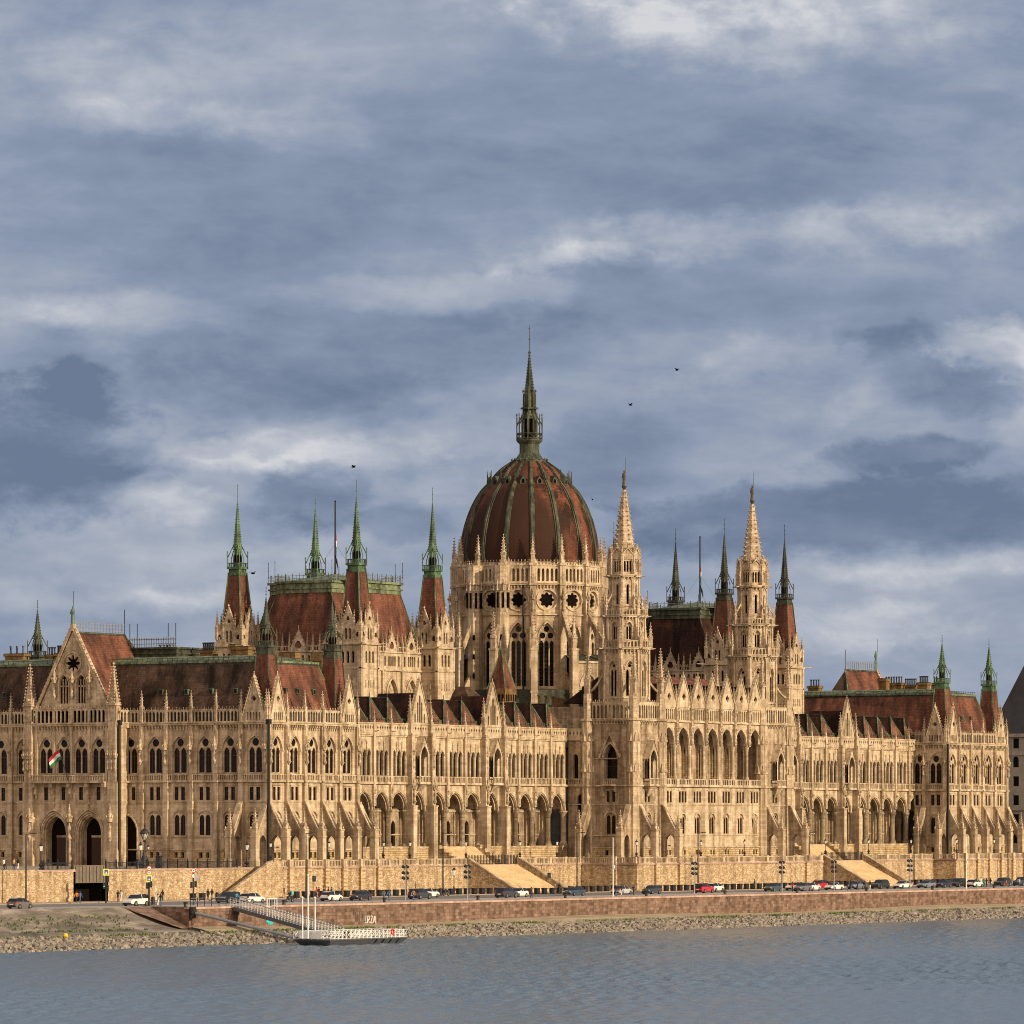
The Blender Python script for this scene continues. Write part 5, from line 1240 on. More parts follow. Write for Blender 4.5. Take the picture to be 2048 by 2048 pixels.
# stone-paved slope (left), sand strip, bank
m_,nt,b=newmat('bank_soil'); gg=N(nt,'ShaderNodeNewGeometry'); p=gg.outputs['Position']
c=ramp(nt,noise(nt,p,.35,6,.7,(.4,1.6,1.6)),[(.36,(.08,.067,.055)),(.5,(.145,.124,.10)),(.64,(.27,.23,.19))])
c=mixc(nt,ramp(nt,noise(nt,p,.5,5,.7,(.5,2,2)),[(.6,(0,0,0)),(.68,(1,1,1))]),c,(.05,.085,.018)); L(nt,c,b.inputs['Base Color']); b.inputs['Roughness'].default_value=.95; bump(nt,b,noise(nt,p,2.5,5),.6,.2)
m_,nt,b=newmat('bank_sand'); gg=N(nt,'ShaderNodeNewGeometry'); p=gg.outputs['Position']
c=ramp(nt,noise(nt,p,.6,6,.7,(.3,1,1)),[(.3,(.20,.155,.10)),(.6,(.33,.27,.185))]); L(nt,c,b.inputs['Base Color']); b.inputs['Roughness'].default_value=.95; bump(nt,b,noise(nt,p,4,5),.5,.1)
s=S()
nx=120; us=[-420+ (340.2)*k/nx for k in range(nx+1)]
rowv=[(-33.6,ZR+.02),(-34.2,ZR+.01),(-36,-6.5),(-38,-7.5),(-40,-8.25),(-42,-8.65),(-44,-8.95),(-46,-9.35)]
rr=random.Random(3)
P0=[[ (u,v,z+(rr.uniform(-.12,.12) if 0<j<7 else 0)) for j,(v,z) in enumerate(rowv)] for u in us]
for i in range(nx):
    for j in range(len(rowv)-1): s.poly([P0[i][j],P0[i+1][j],P0[i+1][j+1],P0[i][j+1]],'coping_pink' if j==0 else 'bank_soil')
# pale stone apron running down beside the wall end
s.poly([(-87,-34,ZR+.04),(-80.4,-34,ZR+.05),(-80.4,-41.6,-8.4),(-83,-41.6,-8.38)],'quay_stone'); 
struct('bank_slope',s)
s=S(); us=[-80.4+8*k for k in range(130)]
for i in range(len(us)-1):
    zz=lambda u:-8.35+.25*math.sin(u*.05)
    for (v0_,d0),(v1_,d1) in (((-41.1,0),(-43.2,-.35)),((-43.2,-.35),(-45.5,-1.0))): s.poly([(us[i],v0_,zz(us[i])+d0),(us[i+1],v0_,zz(us[i+1])+d0),(us[i+1],v1_,zz(us[i+1])+d1),(us[i],v1_,zz(us[i])+d1)],'bank_sand')
struct('bank_path',s)
s=S(); s.poly([(-500,-44.5,-9.15),(1200,-44.5,-9.15),(1200,-56,-11.4),(-500,-56,-11.4)],'bank_soil'); struct('river_bed',s)
# riprap: every stone a small faceted block
plain('riprap',(.20,.178,.148),.9,var=.55,scale=.9)
rk=random.Random(11); base=[Vector(p) for p in ((1,0,0),(-1,0,0),(0,1,0),(0,-1,0),(0,0,1),(0,0,-1),(.7,.7,.3),(-.7,.6,.2),(.6,-.7,.3),(-.6,-.7,.4))]
import bmesh
shapes=[]
for k in range(14):
    bm=bmesh.new()
    for p in base: bm.verts.new(p*rk.uniform(.65,1.1))
    bmesh.ops.convex_hull(bm,input=bm.verts); bm.verts.ensure_lookup_table()
    vs=[v.co.copy() for v in bm.verts]; fs=[[v.index for v in f.verts] for f in bm.faces]; bm.free(); shapes.append((vs,fs))
s=S()
for k in range(24000):
    f=rk.random(); u=-150+470*f**1.0; t=rk.random(); v=-44.4-9.6*t+rk.uniform(-.2,.2)+.5*math.sin(u*.11)+.35*math.sin(u*.31); zb=-9.15-1.65*t
    sz=rk.choice((.15,.19,.23,.28,.34,.5)) ; vs,fs=shapes[rk.randrange(14)]
    M=Matrix.Rotation(rk.uniform(0,6.28),3,'Z')@Matrix.Rotation(rk.uniform(0,6.28),3,'X')
    i=len(s.v); q_=(sz*rk.uniform(.8,1.5),sz,sz*rk.uniform(.6,.9))
    for w in vs:
        w=M@Vector((w.x*q_[0],w.y*q_[1],w.z*q_[2])); s.v.append((u+w.x,v+w.y,zb+w.z+sz*.25))
    for f_ in fs: s.f.append(tuple(i+a for a in f_)); s.m.append('riprap')
tag(mk('riprap',s),'grey rubble stones piled along the water edge','riprap',kind='stuff')
# grass and weeds along the top of the stones
plain('grass',(.07,.115,.02),.9,var=.5,scale=.4)
s=S(); rk=random.Random(4)
for k in range(15000):
    u=rk.uniform(-140,330); den=.5+.5*math.sin(u*.23+1.3*math.sin(u*.07))+.35*math.sin(u*.9); 
    if u<-80: den*=.55
    if -78<u<-42: den=1.2
    if rk.random()>den: continue
    v=-44.6+rk.gauss(0,.5)-(.8 if -78<u<-42 else 0)*rk.random(); z=-8.95 if u>-80 else -8.95; h=rk.uniform(.12,.38); a=rk.uniform(0,6.28); w=rk.uniform(.05,.12)
    s.poly([(u-w*math.cos(a),v-w*math.sin(a),z-.1),(u+w*math.cos(a),v+w*math.sin(a),z-.1),(u+rk.uniform(-.15,.15),v+rk.uniform(-.15,.15),z+h)],'grass')
for k in range(260):
    u=rk.choice((-96,-103,-110,-118,-131))+rk.gauss(0,2.5); v=-36-rk.random()*7; z=-6.6-(v+36)*-.33-.1
    z=ZR-(abs(v)-33.8)*.42 if v>-40 else -8.3
    for j in range(5):
        a=rk.uniform(0,6.28); s.poly([(u-.1*math.cos(a),v-.1*math.sin(a),z-.1),(u+.1*math.cos(a),v+.1*math.sin(a),z-.1),(u+rk.uniform(-.2,.2),v+rk.uniform(-.2,.2),z+rk.uniform(.1,.3))],'grass')
tag(mk('grass',s),'thin green grass along the top of the rubble bank','grass',kind='stuff')
# water
m_,nt,b=newmat('water'); gg=N(nt,'ShaderNodeNewGeometry'); p=gg.outputs['Position']
b.inputs['Base Color'].default_value=(.105,.155,.20,1); b.inputs['Roughness'].default_value=.16; b.inputs['IOR'].default_value=1.33
rotm=N(nt,'ShaderNodeMapping'); rotm.inputs['Rotation'].default_value=(0,0,R(-31)); L(nt,p,rotm.inputs[0]); pr_=rotm.outputs[0]
n1=noise(nt,pr_,.55,5,.62,(.45,1,1)); n2=noise(nt,pr_,.10,4,.6,(.5,1,1)); n3=noise(nt,pr_,2.2,3,.6,(.6,1,1))
a_=N(nt,'ShaderNodeMath',operation='MULTIPLY'); L(nt,n1,a_.inputs[0]); a_.inputs[1].default_value=.55
a2=N(nt,'ShaderNodeMath',operation='MULTIPLY_ADD'); L(nt,n2,a2.inputs[0]); a2.inputs[1].default_value=1.1; L(nt,a_.outputs[0],a2.inputs[2])
a3=N(nt,'ShaderNodeMath',operation='MULTIPLY_ADD'); L(nt,n3,a3.inputs[0]); a3.inputs[1].default_value=.13; L(nt,a2.outputs[0],a3.inputs[2])
bump(nt,b,a3.outputs[0],.6,.35)
L(nt,ramp(nt,noise(nt,pr_,.012,4,.6,(.25,1,1)),[(.35,(.2,.2,.2)),(.65,(.3,.3,.3))]),b.inputs['Roughness'])
# real waves: a fine sheet of rippled water in front of the bank, set into the wide flat river
wr=np.random.RandomState(2)
fw_=np.array((CT,ST)); rg_=np.array((ST,-CT)); cam0=-D0*fw_+XR*rg_
Dn=388*np.exp(np.arange(0,.905,.00108)); Ln=np.linspace(-.122,.122,600)
DD,TT=np.meshgrid(Dn,Ln,indexing='ij')
DD=DD+wr.uniform(-.15,.15,DD.shape); LL=DD*TT+wr.uniform(-.1,.1,DD.shape)
XX=cam0[0]+DD*fw_[0]+LL*rg_[0]; YY=cam0[1]+DD*fw_[1]+LL*rg_[1]
Z=np.zeros_like(XX); wind=R(31.35+25)
for k in range(46):
    lam=1.1*(3.2/1.1)**wr.rand(); th=wind+wr.normal(0,.9); kk=2*pi/lam; slope=.044
    Z+=slope/kk*np.sin(kk*(XX*math.cos(th)+YY*math.sin(th))+wr.uniform(0,6.28))
gust=.45+.55*np.sin(XX*.021+YY*.012+1)*np.sin(YY*.033-XX*.009+.5)+.25*np.sin(XX*.05-YY*.07)
Z=Z*np.clip(gust+.35,.45,1.25)+.02
ed=np.minimum(np.minimum((DD-388)/12,(950-DD)/12),(.122-np.abs(TT))/.01).clip(0,1); Z=Z*ed+ZW
nr,nc=XX.shape; V_=np.stack([XX,YY,Z],-1).reshape(-1,3)
ii=np.arange(nr*nc).reshape(nr,nc); F_=np.stack([ii[:-1,:-1],ii[:-1,1:],ii[1:,1:],ii[1:,:-1]],-1).reshape(-1,4)
keep=(V_[F_[:,0],1]<-50.5)
F_=F_[keep]
me=bpy.data.meshes.new('river'); nv=len(V_)
# flat river around the rippled sheet, a little lower so the two never coincide
flat=np.array([(-4000,-3500,ZW-.12),(4000,-3500,ZW-.12),(4000,-50,ZW-.12),(-4000,-50,ZW-.12)])
me.from_pydata(np.concatenate([V_,flat]).tolist(),[],F_.tolist()+[(nv,nv+1,nv+2,nv+3)]); me.materials.append(MAT['water']); me.polygons.foreach_set('use_smooth',[True]*len(me.polygons))
o=bpy.data.objects.new('river',me); COL.objects.link(o); tag(o,kind='structure')
plain('concrete_brown',(.13,.105,.08),.85)
# ------------------------------------------------------------------ retaining walls
def rwall(st,u0,u1,v,top,coping=True,pil=None,quoin=False,nrm=-1):
    st.box(u0,u1,v,v+.8,ZR-.2,ZT-.2,'stone_wall'); st.box(u0-.1,u1+.1,v-.16,v+.85,ZT-.22,ZT-.02,'coping_pink')
def quoins(st,u,v,along=True):
    for k in range(8): 
        w=.8 if k%2 else .5; st.box(u-.02,u+w,v-.12,v,ZR+.6*k,ZR+.6*k+.55,'stone_wall')
W_=S(); COPS=S()
def seg_w(u0,u1,v): W_.box(u0,u1,v,v+.8,ZR-.3,ZT-.25,'stone_wall'); COPS.box(u0-.12,u1+.12,v-.2,v+.6,ZT-.25,ZT-.02,'coping_pink')
def seg_n(u,v0_,v1_): W_.box(u,u+.8,v0_,v1_,ZR-.3,ZT-.25,'stone_wall'); COPS.box(u-.2,u+.6,v0_-.12,v1_,ZT-.249,ZT-.021,'coping_pink')
R1=(62.0,78.6); R2=(190.0,206.8)
seg_w(UT0+6,UA,VP); 
W_.box(UT0+3,UT0+6,VP,VP+.5,ZR-.3,ZT-.25,'stone_wall'); COPS.box(UT0+3,UT0+6,VP-.2,VP+.5,ZT-.25,ZT-.02,'coping_pink')
seg_w(UA,R1[0],VWG); seg_w(R1[1],UB,VWG); seg_n(UB,VCT+.8,VWG+.8); seg_w(UB,UCc,VCT); seg_w(UCc,R2[0],VWG); seg_w(R2[1],UD,VWG); seg_n(UD,VP+.8,VWG+.8); seg_w(UD,320,VP); seg_w(R1[0],R1[1],VWG+.4); seg_w(R2[0],R2[1],VWG+.4)
W_.box(UA-.8,UA,VP+.8,VWG+.8,ZR-.3,ZT-.25,'stone_wall'); W_.box(UCc-.8,UCc,VCT+.8,VWG+.8,ZR-.3,ZT-.25,'stone_wall')
tw=mk('terrace_wall',W_); tag(tw,'long yellow rubble terrace wall under the parliament with piers and a pale balustrade','wall'); mk('coping',COPS,tw)
# piers down the wall under every buttress foot
def wpier(u,v,nd='W'):
    s=S()
    if nd=='W': s.box(u-.55,u+.55,v-.45,v,ZR-.2,ZT-.3,'stone_wall'); [s.box(u-.62,u+.62,v-.52,v-.40,ZR+.62*k,ZR+.62*k+.36,'stone_steps') for k in range(8)]; s.box(u-.65,u+.65,v-.6,v+.4,ZT-.3,ZT,'coping_pink'); s.box(u-.5,u+.5,v-.42,v+.2,ZT,.75,'stone')
    else: s.box(u-.45,u,v-.55,v+.55,ZR-.2,ZT-.3,'stone_wall'); [s.box(u-.52,u-.40,v-.62,v+.62,ZR+.62*k,ZR+.62*k+.36,'stone_steps') for k in range(8)]; s.box(u-.6,u+.4,v-.65,v+.65,ZT-.3,ZT,'coping_pink'); s.box(u-.42,u+.2,v-.5,v+.5,ZT,.75,'stone')
    mk('pier',s,tw)
feet=[k*BW for k in range(6)]+[US+k*BS for k in range(6)]
for u in feet: wpier(u,VP)
for u in (UC0+.5,UC0+8.9,152.4,161.6): wpier(u,VCT)
wpier(UB,-6.4+.5,'N'); wpier(UB,2.0-.5,'N')
def bal(u0,u1,v,nd='W',dies=None):
    "balustrade between dies"
    Ln=u1-u0; n=max(1,round(Ln/5.2)); d=Ln/n; s=S()
    for k in range(n):
        s.add(balustrade(round(d-.7,2),1.05,int(d/.48)),T((k*d+.35,0,0)))
    for k in range(n+1): s.box(k*d-.36,k*d+.36,-.3,.06,0,1.12,'stone'); s.box(k*d-.42,k*d+.42,-.36,.12,1.05,1.17,'stone')
    mk('balustrade',S().add(s,TF((u0,v+.12,ZT),X_,nY) if nd=='W' else TF((v+.12,u0,ZT),Y_,nX)),tw)
bal(UT0+3,0,VP)
for a,b_ in zip(feet[:5],feet[1:6]): bal(a,b_,VP)
bal(5*BW,UA,VP); bal(UA,R1[0],VWG); bal(R1[1],UB,VWG); bal(UB,UC0+.5,VCT); bal(UC0+.5,UC0+8.9,VCT); bal(UC0+8.9,152.4,VCT); bal(152.4,161.6,VCT); bal(161.6,UCc,VCT); bal(VCT,VWG,UB,'N'); bal(UCc,R2[0],VWG); bal(R2[1],UD,VWG); bal(VP,VWG,UD,'N'); bal(UD,US,VP)
for a,b_ in zip(feet[6:11],feet[7:12]): bal(a,b_,VP)
bal(feet[11],320,VP)
# grand stairs to the quay: lower flight + upper flight
def stair(st,u0,u1,va,za,vb,zb,n,m='stone_steps'):
    for k in range(n):
        f0=k/n; st.box(u0,u1,va+(vb-va)*(k+1)/n,va+(vb-va)*k/n+.02,min(za,zb)-.3,za+(zb-za)*(k+1)/n-.0,m)
for (a,b_),lab in ((R1,'broad flight of pale steps down to the quay below the near river wing'),(R2,'broad flight of pale steps down to the quay below the far river wing')):
    e=empty('grand_staircase',(round((a+b_)/2,2),-4,ZR)); tag(e,lab,'staircase',None)
    s=S(); stair(s,a,b_,VWG+.4,ZT,-8.6,ZR,32); mk('steps',s,e)
    for u in (a,b_):
        s=S()
        pts=[(VWG+.8,ZR-.2),(VWG+.8,ZT+.95),(VWG-.1,ZT+.95),(-8.7,ZR+.75),(-9.5,ZR+.75),(-9.5,ZR-.2)]
        s.panel(pts,[],u-.35,u+.35,'stone_wall',axis='x',back=True,edge=True)
        for p0,p1 in (((VWG-.1,ZT+.97),(-8.7,ZR+.77)),((-8.7,ZR+.77),(-9.6,ZR+.77)),((VWG+.8,ZT+.97),(VWG-.1,ZT+.97))):
            s.poly([(u-.45,p0[0],p0[1]+.1),(u+.45,p0[0],p0[1]+.1),(u+.45,p1[0],p1[1]+.1),(u-.45,p1[0],p1[1]+.1)],'stone')
            for q_ in (-.45,.45): s.poly([(u+q_,p0[0],p0[1]+.1),(u+q_,p1[0],p1[1]+.1),(u+q_,p1[0],p1[1]-.15),(u+q_,p0[0],p0[1]-.15)],'stone')
        mk('parapet',s,e)
    s=S(); n=34
    for k in range(n+1): u=a+(b_-a)*k/n; s.box(u-.05,u+.05,VWG+.45,VWG+.55,ZT,ZT+1.5,'iron'); s.octa(u,VWG+.5,ZT+1.55,.09,'iron')
    s.box(a,b_,VWG+.47,VWG+.53,ZT+1.2,ZT+1.26,'iron'); s.box(a,b_,VWG+.47,VWG+.53,ZT+.15,ZT+.21,'iron'); mk('gate_railing',s,e)
for (a,b_),lab in (((60.6,73.0),'upper flight of pale steps from the terrace up to the near loggia'),((187.5,201),'upper flight of pale steps from the terrace up to the far loggia')):
    e=empty('loggia_staircase',(round((a+b_)/2,2),4.5,ZT)); tag(e,lab,'staircase',None)
    s=S(); stair(s,a,b_,VW-.55,2.6,2.2,ZT,20); mk('steps',s,e)
    for u in (a-.35,b_+.35):
        s=S()
        for k in range(5): z=2.75-k*.62; s.box(u-.35,u+.35,VW-.6-(k+1)*.98,VW-.6-k*.98,ZT-.1,z,'stone_rough'); s.box(u-.4,u+.4,VW-.65-(k+1)*.98,VW-.6-k*.98,z,z+.12,'stone')
        mk('parapet',s,e)
# north promenade wall with the underpass, and the side stair
UO0,UO1=PU(150,VN),PU(213,VN)
s=S(); s.box(-420,UO0,VN,VN+.8,ZR-.3,ZT-.35,'stone_wall'); s.box(UO1,UT0+.5,VN,VN+.8,ZR-.3,ZT-.3,'stone_wall')
ut=PU(50,VN); s.box(-300,ut+2,VN-.5,VN,ZR-.3,ZT+.05,'stone_wall'); s.panel([(ut+2,ZT-.7),(ut+2,ZT+.05),(ut+4.5,ZT-.7)],[],VN-.0,VN-.5,'stone_wall',back=True,edge=True); s.box(ut+2,ut+4.5,VN-.5,VN,ZR-.3,ZT-.7,'stone_wall')
nw=mk('promenade_wall',s); tag(nw,'golden rubble wall left of the side stair, pierced by a dark underpass','wall')
s=S(); s.box(-300,UO0,VN-.1,VN+.6,ZT-.35,ZT-.02,'coping_pink'); s.box(UO1,UT0-3,VN-.1,VN+.6,ZT-.3,ZT-.02,'coping_pink'); mk('coping',s,nw)
s=S(); s.box(UO0-.0,UO1+.0,VN+.25,VN+.6,-2.5,.15,'concrete_brown')
for k in range(9): u=UO0+(UO1-UO0)*(k+.5)/9; s.box(u-.04,u+.04,VN+.2,VN+.25,-2.4,0,'iron')
mk('fascia',s,nw)
s=S(); s.box(UO0-.2,UO1+.2,VN+3.2,VN+3.4,ZR,-2.4,'void'); s.box(UO0-.4,UO0,VN,VN+3.4,ZR,-.4,'stone_wall'); s.box(UO1,UO1+.4,VN,VN+3.4,ZR,-.4,'void'); s.box(UO0,UO1,VN+2.9,VN+3.4,-2.7,-2.5,'void'); mk('underpass',s,nw)
e=empty('side_staircase',(-11,-3,ZR)); tag(e,'narrow flight of steps climbing the terrace wall from the quay at its left end','staircase')
s=S(); n=30
for k in range(n): s.box(-17+12.2*k/n,-17+12.2*(k+1)/n,VP+.5,VN,ZR-.1,ZR+(ZT-ZR)*(k+1)/n,'stone_rough')
mk('steps',s,e)
s=S(); s.panel([(-17.8,ZR-.2),(UT0+3.05,ZR-.2),(UT0+3.05,ZT),(UT0+3,ZT+1.05),(UT0,ZT+1.05),(-17.2,ZR+.9),(-17.8,ZR+.9)],[],VP,VP+.45,'stone_wall',back=True,edge=True)
s.poly([(UT0+3,VP-.08,ZT+1.15),(UT0,VP-.08,ZT+1.15),(UT0,VP+.5,ZT+1.15),(UT0+3,VP+.5,ZT+1.15)],'stone')
for q_ in (VP-.08,): s.poly([(UT0,q_,ZT+1.15),(-17.2,q_,ZR+1.0),(-17.2,q_,ZR+.78),(UT0,q_,ZT+.93)],'stone'); s.poly([(UT0,q_,ZT+1.15),(-17.2,q_,ZR+1.0),(-17.2,VP+.5,ZR+1.0),(UT0,VP+.5,ZT+1.15)],'stone')
mk('parapet',s,e)
# iron railing of the north promenade
def railing(u0,u1,v,z,lab):
    e=empty('iron_railing',(round((u0+u1)/2,2),v,z)); tag(e,lab,'railing'); s=S(); n=int((u1-u0)/.32)
    for k in range(n+1): u=u0+(u1-u0)*k/n; s.box(u-.025,u+.025,v-.02,v+.02,z,z+1.05,'iron')
    for zz in (.1,.95,1.05): s.box(u0,u1,v-.03,v+.03,z+zz-.03,z+zz+.03,'iron')
    mk('bars',s,e)
    n=max(2,int((u1-u0)/2.6))
    for k in range(n+1): u=u0+(u1-u0)*k/n; p_=S(); p_.box(u-.09,u+.09,v-.09,v+.09,z-.02,z+1.3,'iron'); p_.octa(u,v,z+1.42,.15,'iron'); mk('post',p_,e)
railing(UO1+.3,-10.5,VN+.35,ZT-.02,'black iron railing on the golden wall between the underpass and the side stair')
railing(ut+5,UO0-.3,VN+.35,ZT-.02,'black iron railing on the golden wall left of the underpass')
# ------------------------------------------------------------------ street furniture
def place(o,loc,rz=0,label=None):
    o.location=loc; o.rotation_euler=(0,0,rz)
    if label: o['label']=label
    return o
# tall road lamps
t=empty('street_lamp',(0,0,0)); tag(t,'x','street lamp','tall dark road lamps')
mk('pole',S().tube((0,0,0),(0,0,10.2),.13,'iron',7,.09).frus(0,0,0,.9,.2,.16,8,'iron'),t,world=False)
mk('arm',S().tube((0,0,10.1),(1.5,-.4,10.25),.06,'iron',5),t,world=False); mk('lamp_head',S().box(1.0,1.9,-.55,-.25,10.15,10.3,'iron'),t,world=False)
first=True
for px,lab in ((52,'tall dark road lamp at the far left, before the golden wall'),(612,'tall dark road lamp just right of the scooter rider, in front of the piered wall'),(886,'tall dark road lamp standing just left of the near grand staircase'),(1154,'tall dark road lamp at the inner corner where the central terrace steps forward'),(1396,'tall dark road lamp above the red car'),(1619,'tall dark road lamp by the red car parked left of the far grand staircase'),(1828,'tall dark road lamp by the white car right of the far grand staircase'),(2016,'tall dark road lamp at the far right end of the quay')):
    v=-6.6 if not 1170<px<1560 else -13.2
    o=t if first else copy_tree(t); first=False; place(o,(PU(px,v),v,ZR+.13),0,lab)
# floodlight masts
t=empty('floodlight_mast',(0,0,0)); tag(t,'x','floodlight mast','grey masts carrying six floodlights')
mk('pole',S().tube((0,0,0),(0,0,5.3),.11,'steel_grey',7).tube((-.45,0,5.2),(.45,0,5.2),.05,'steel_grey',4).tube((-.45,0,4.3),(.45,0,4.3),.05,'steel_grey',4).tube((-.45,0,3.5),(.45,0,3.5),.05,'steel_grey',4),t,world=False)
for z in (5.2,4.3,3.5):
    for x in (-.5,.5): mk('floodlight',S().tube((x,-.2,z-.05),(x,.22,z+.12),.2,'iron',8,.26).octa(x,.26,z+.14,.2,'lamp_glass'),t,world=False)
first=True
for px,lab in ((811,'six-lamp floodlight mast left of the dark hatchback with red tail lights'),(935,'six-lamp floodlight mast at the top left corner of the near grand staircase'),(1389,'six-lamp floodlight mast beside the red car'),(1564,'six-lamp floodlight mast left of the cluster of white cars'),(1668,'six-lamp floodlight mast before the white sports car and the far grand staircase'),(1820,'six-lamp floodlight mast right of the far grand staircase')):
    v=-37.6; o=t if first else copy_tree(t); first=False; place(o,(PU(px,v),v,ZR),0,lab)
t=empty('signal_mast',(0,0,0)); tag(t,'x','mast','pale thin masts with a yellow box')
mk('pole',S().tube((0,0,0),(0,0,9.6),.1,'steel_white',7,.07),t,world=False); mk('box',S().box(-.05,.35,-.2,.1,4.6,5.1,'lamp_glass'),t,world=False)
place(t,(PU(1226,-37.6),-37.6,ZR),0,'pale thin mast with a small box before the shaded side of the central terrace'); place(copy_tree(t),(PU(1932.5,-37.6),-37.6,ZR),0,'pale thin mast with a small box, in front of the far pavilion')
# ornate lanterns on the terrace
def lantern(h=2.9):
    t=empty('terrace_lantern',(0,0,0)); tag(t,'x','lamp post','black lanterns along the terrace')
    mk('post',S().lathe([(0,0),(.2,0),(.24,.12),(.12,.3),(.3,.5),(.12,.75),(.06,.95),(.055,h-1),(.12,h-.92),(.05,h-.85)],8,'iron'),t,world=False)
    mk('lamp_glass',S().frus(0,0,h-.85,h-.3,.13,.24,6,'lamp_glass'),t,world=False); mk('lamp_cap',S().frus(0,0,h-.3,h-.02,.3,.05,6,'iron').octa(0,0,h+.05,.08,'iron',h=.14),t,world=False); return t
t=lantern(); first=True
LL=((541,VP,'black terrace lantern at the top of the side stair, by the drainpipe corner'),(658,VP,'black terrace lantern before the fourth arch of the near pavilion'),(767,VWG,'black terrace lantern below the first full loggia arch of the near wing'),(820,VWG,'black terrace lantern below the near main gable of the near wing'),(932,VWG,'black lantern at the upper left corner of the near grand staircase'),(1040,VWG,'black terrace lantern at the upper right corner of the near grand staircase'),(1114,VWG,'black terrace lantern below the last loggia arch before the central block'),(1273,VCT,'black terrace lantern at the projecting corner of the central terrace'),(1402,VCT,'black terrace lantern left of centre before the arcaded river front'),(1489,VCT,'black terrace lantern right of centre before the arcaded river front'),(1606,VWG,'black terrace lantern just right of the second stone tower'),(1651,VWG,'black lantern at the upper left corner of the far grand staircase'),(1737,VWG,'black terrace lantern at the upper right corner of the far grand staircase'),(1822,VWG,'black terrace lantern where the far wing meets the far pavilion'),(1913,VP,'black terrace lantern by the drainpipe corner of the far pavilion'),(1988,VP,'black terrace lantern before the fourth bay of the far pavilion'))
for px,v,lab in LL:
    o=t if first else copy_tree(t); first=False; v+=.1; place(o,(PU(px,v),v,.7),0,lab)
for px,v,z,lab in ((82,VN+.8,ZT,'thin black lamp post on the north promenade left of the portals'),(494,VN+.8,ZT,'thin black lamp post on the north promenade beside the side stair'),(281,3,ZT,'small black lantern post just left of the big candelabra')):
    o=copy_tree(t); place(o,(PU(px,v),v,z),0,lab); o.scale=(1.3,1.3,1.35); o['group']='promenade lamp posts'
o=copy_tree(t); place(o,(PU(908,-7),-7,ZR+.13),0,'low dark lantern standing on the pavement against the wall left of the near grand staircase'); o.scale=(1.2,1.2,1.55)
# candelabra
e=empty('candelabra',(PU(289,4),4,ZT)); tag(e,'massive black candelabra with a large crowned lantern, before the north front','lamp post')
mk('post',S().lathe([(0,0),(.95,0),(.95,.35),(.7,.5),(.65,1.3),(.35,1.9),(.2,2.3),(.17,4.0),(.3,4.2),(.15,4.4)],10,'iron'),e,world=False)
mk('lamp_glass',S().frus(0,0,4.4,5.3,.22,.62,8,'lamp_glass'),e,world=False)
c=S(); 
for k in range(8): a=k*pi/4+pi/8; c.tube((.23*math.cos(a),.23*math.sin(a),4.4),(.65*math.cos(a),.65*math.sin(a),5.35),.045,'iron',4); c.octa(.7*math.cos(a),.7*math.sin(a),5.4,.1,'iron')
c.lathe([(.72,5.28),(.7,5.45),(.52,5.8),(.3,6.0),(.14,6.1),(.16,6.35),(.05,6.5),(.12,6.65),(0,6.95)],8,'iron'); mk('lamp_crown',c,e,world=False)
for x in (-1.0,1.0): mk('arm',S().tube((0,0,2.6),(x,0,2.9),.06,'iron',5).frus(x,0,2.9,3.3,.1,.2,6,'lamp_glass').frus(x,0,3.3,3.55,.26,.04,6,'iron'),e,world=False)
# signs and signals
plain('sign_yellow',(.55,.62,.02),.5); plain('sign_blue',(.02,.04,.32),.4); plain('sign_white',(.7,.7,.68),.5); plain('sign_red',(.5,.02,.02),.4); plain('signal_green',(.0,.4,.2),.4,emit=((0,.8,.45),1.2))
def disc(s,x,y,z,r,m,n=14): s.poly([(x+r*math.cos(2*pi*k/n),y,z+r*math.sin(2*pi*k/n)) for k in range(n)],m)
def signpost(px,v,lab,cross,rounds,light,h=4.2,green=False,rects=()):
    # faces turned towards the traffic coming along the quay
    e=empty('signal_post',(PU(px,v),v,ZR),R(-48)); tag(e,lab,'signal post')
    mk('post',S().tube((0,0,0),(0,0,h),.13,'steel_grey' if not light else 'iron',7),e,world=False)
    for z in cross:
        p=S().box(-.42,.42,-.2,-.15,z-.5,z+.5,'sign_yellow').box(-.26,.26,-.205,-.2,z-.34,z+.34,'sign_blue'); p.poly([(-.17,-.21,z-.22),(.17,-.21,z-.22),(0,-.21,z+.2)],'sign_white'); p.tube((-.05,-.215,z-.15),(.02,-.215,z+.1),.035,'sign_blue',4); mk('crossing_sign',p,e,world=False)
    for z in rounds:
        p=S(); disc(p,0,-.17,z,.34,'sign_red'); disc(p,0,-.175,z,.25,'sign_white'); p.box(-.12,.12,-.185,-.178,z-.06,z+.06,'iron'); p.frus(0,0,0,.01,.01,.01,3,'iron'); mk('round_sign',p,e,world=False)
    for z,x in light:
        p=S().box(x-.16,x+.16,-.22,.1,z-.45,z+.45,'iron')
        for j in (-.28,0,.28): p.octa(x,-.24,z+j,.09,'void')
        mk('signal_head',p,e,world=False)
    if green: mk('signal_lamp',S().octa(-.3,-.25,3.0-.5,.12,'signal_green'),e,world=False)
    for z,x in rects: mk('board',S().box(x-.35,x+.35,-.2,-.12,z-.45,z+.45,'steel_grey'),e,world=False)
signpost(212,-9,'signal post with a yellow-framed blue crossing sign beside the underpass mouth',(4.6,),(),((3.6,.3),(2.6,-.3),(2.2,.25)),5.3,True)
signpost(298,-30,'signal post right of the white car, with two round signs above a yellow-framed crossing sign',(3.9,),(5.4,4.75),((3.1,.3),(2.9,-.3)),5.7)
signpost(387,-30,'dark signal post with two small round signs and no yellow sign',(),(5.0,4.2),((3.0,.32),(2.9,-.32)),5.4,rects=((4.0,.4),))
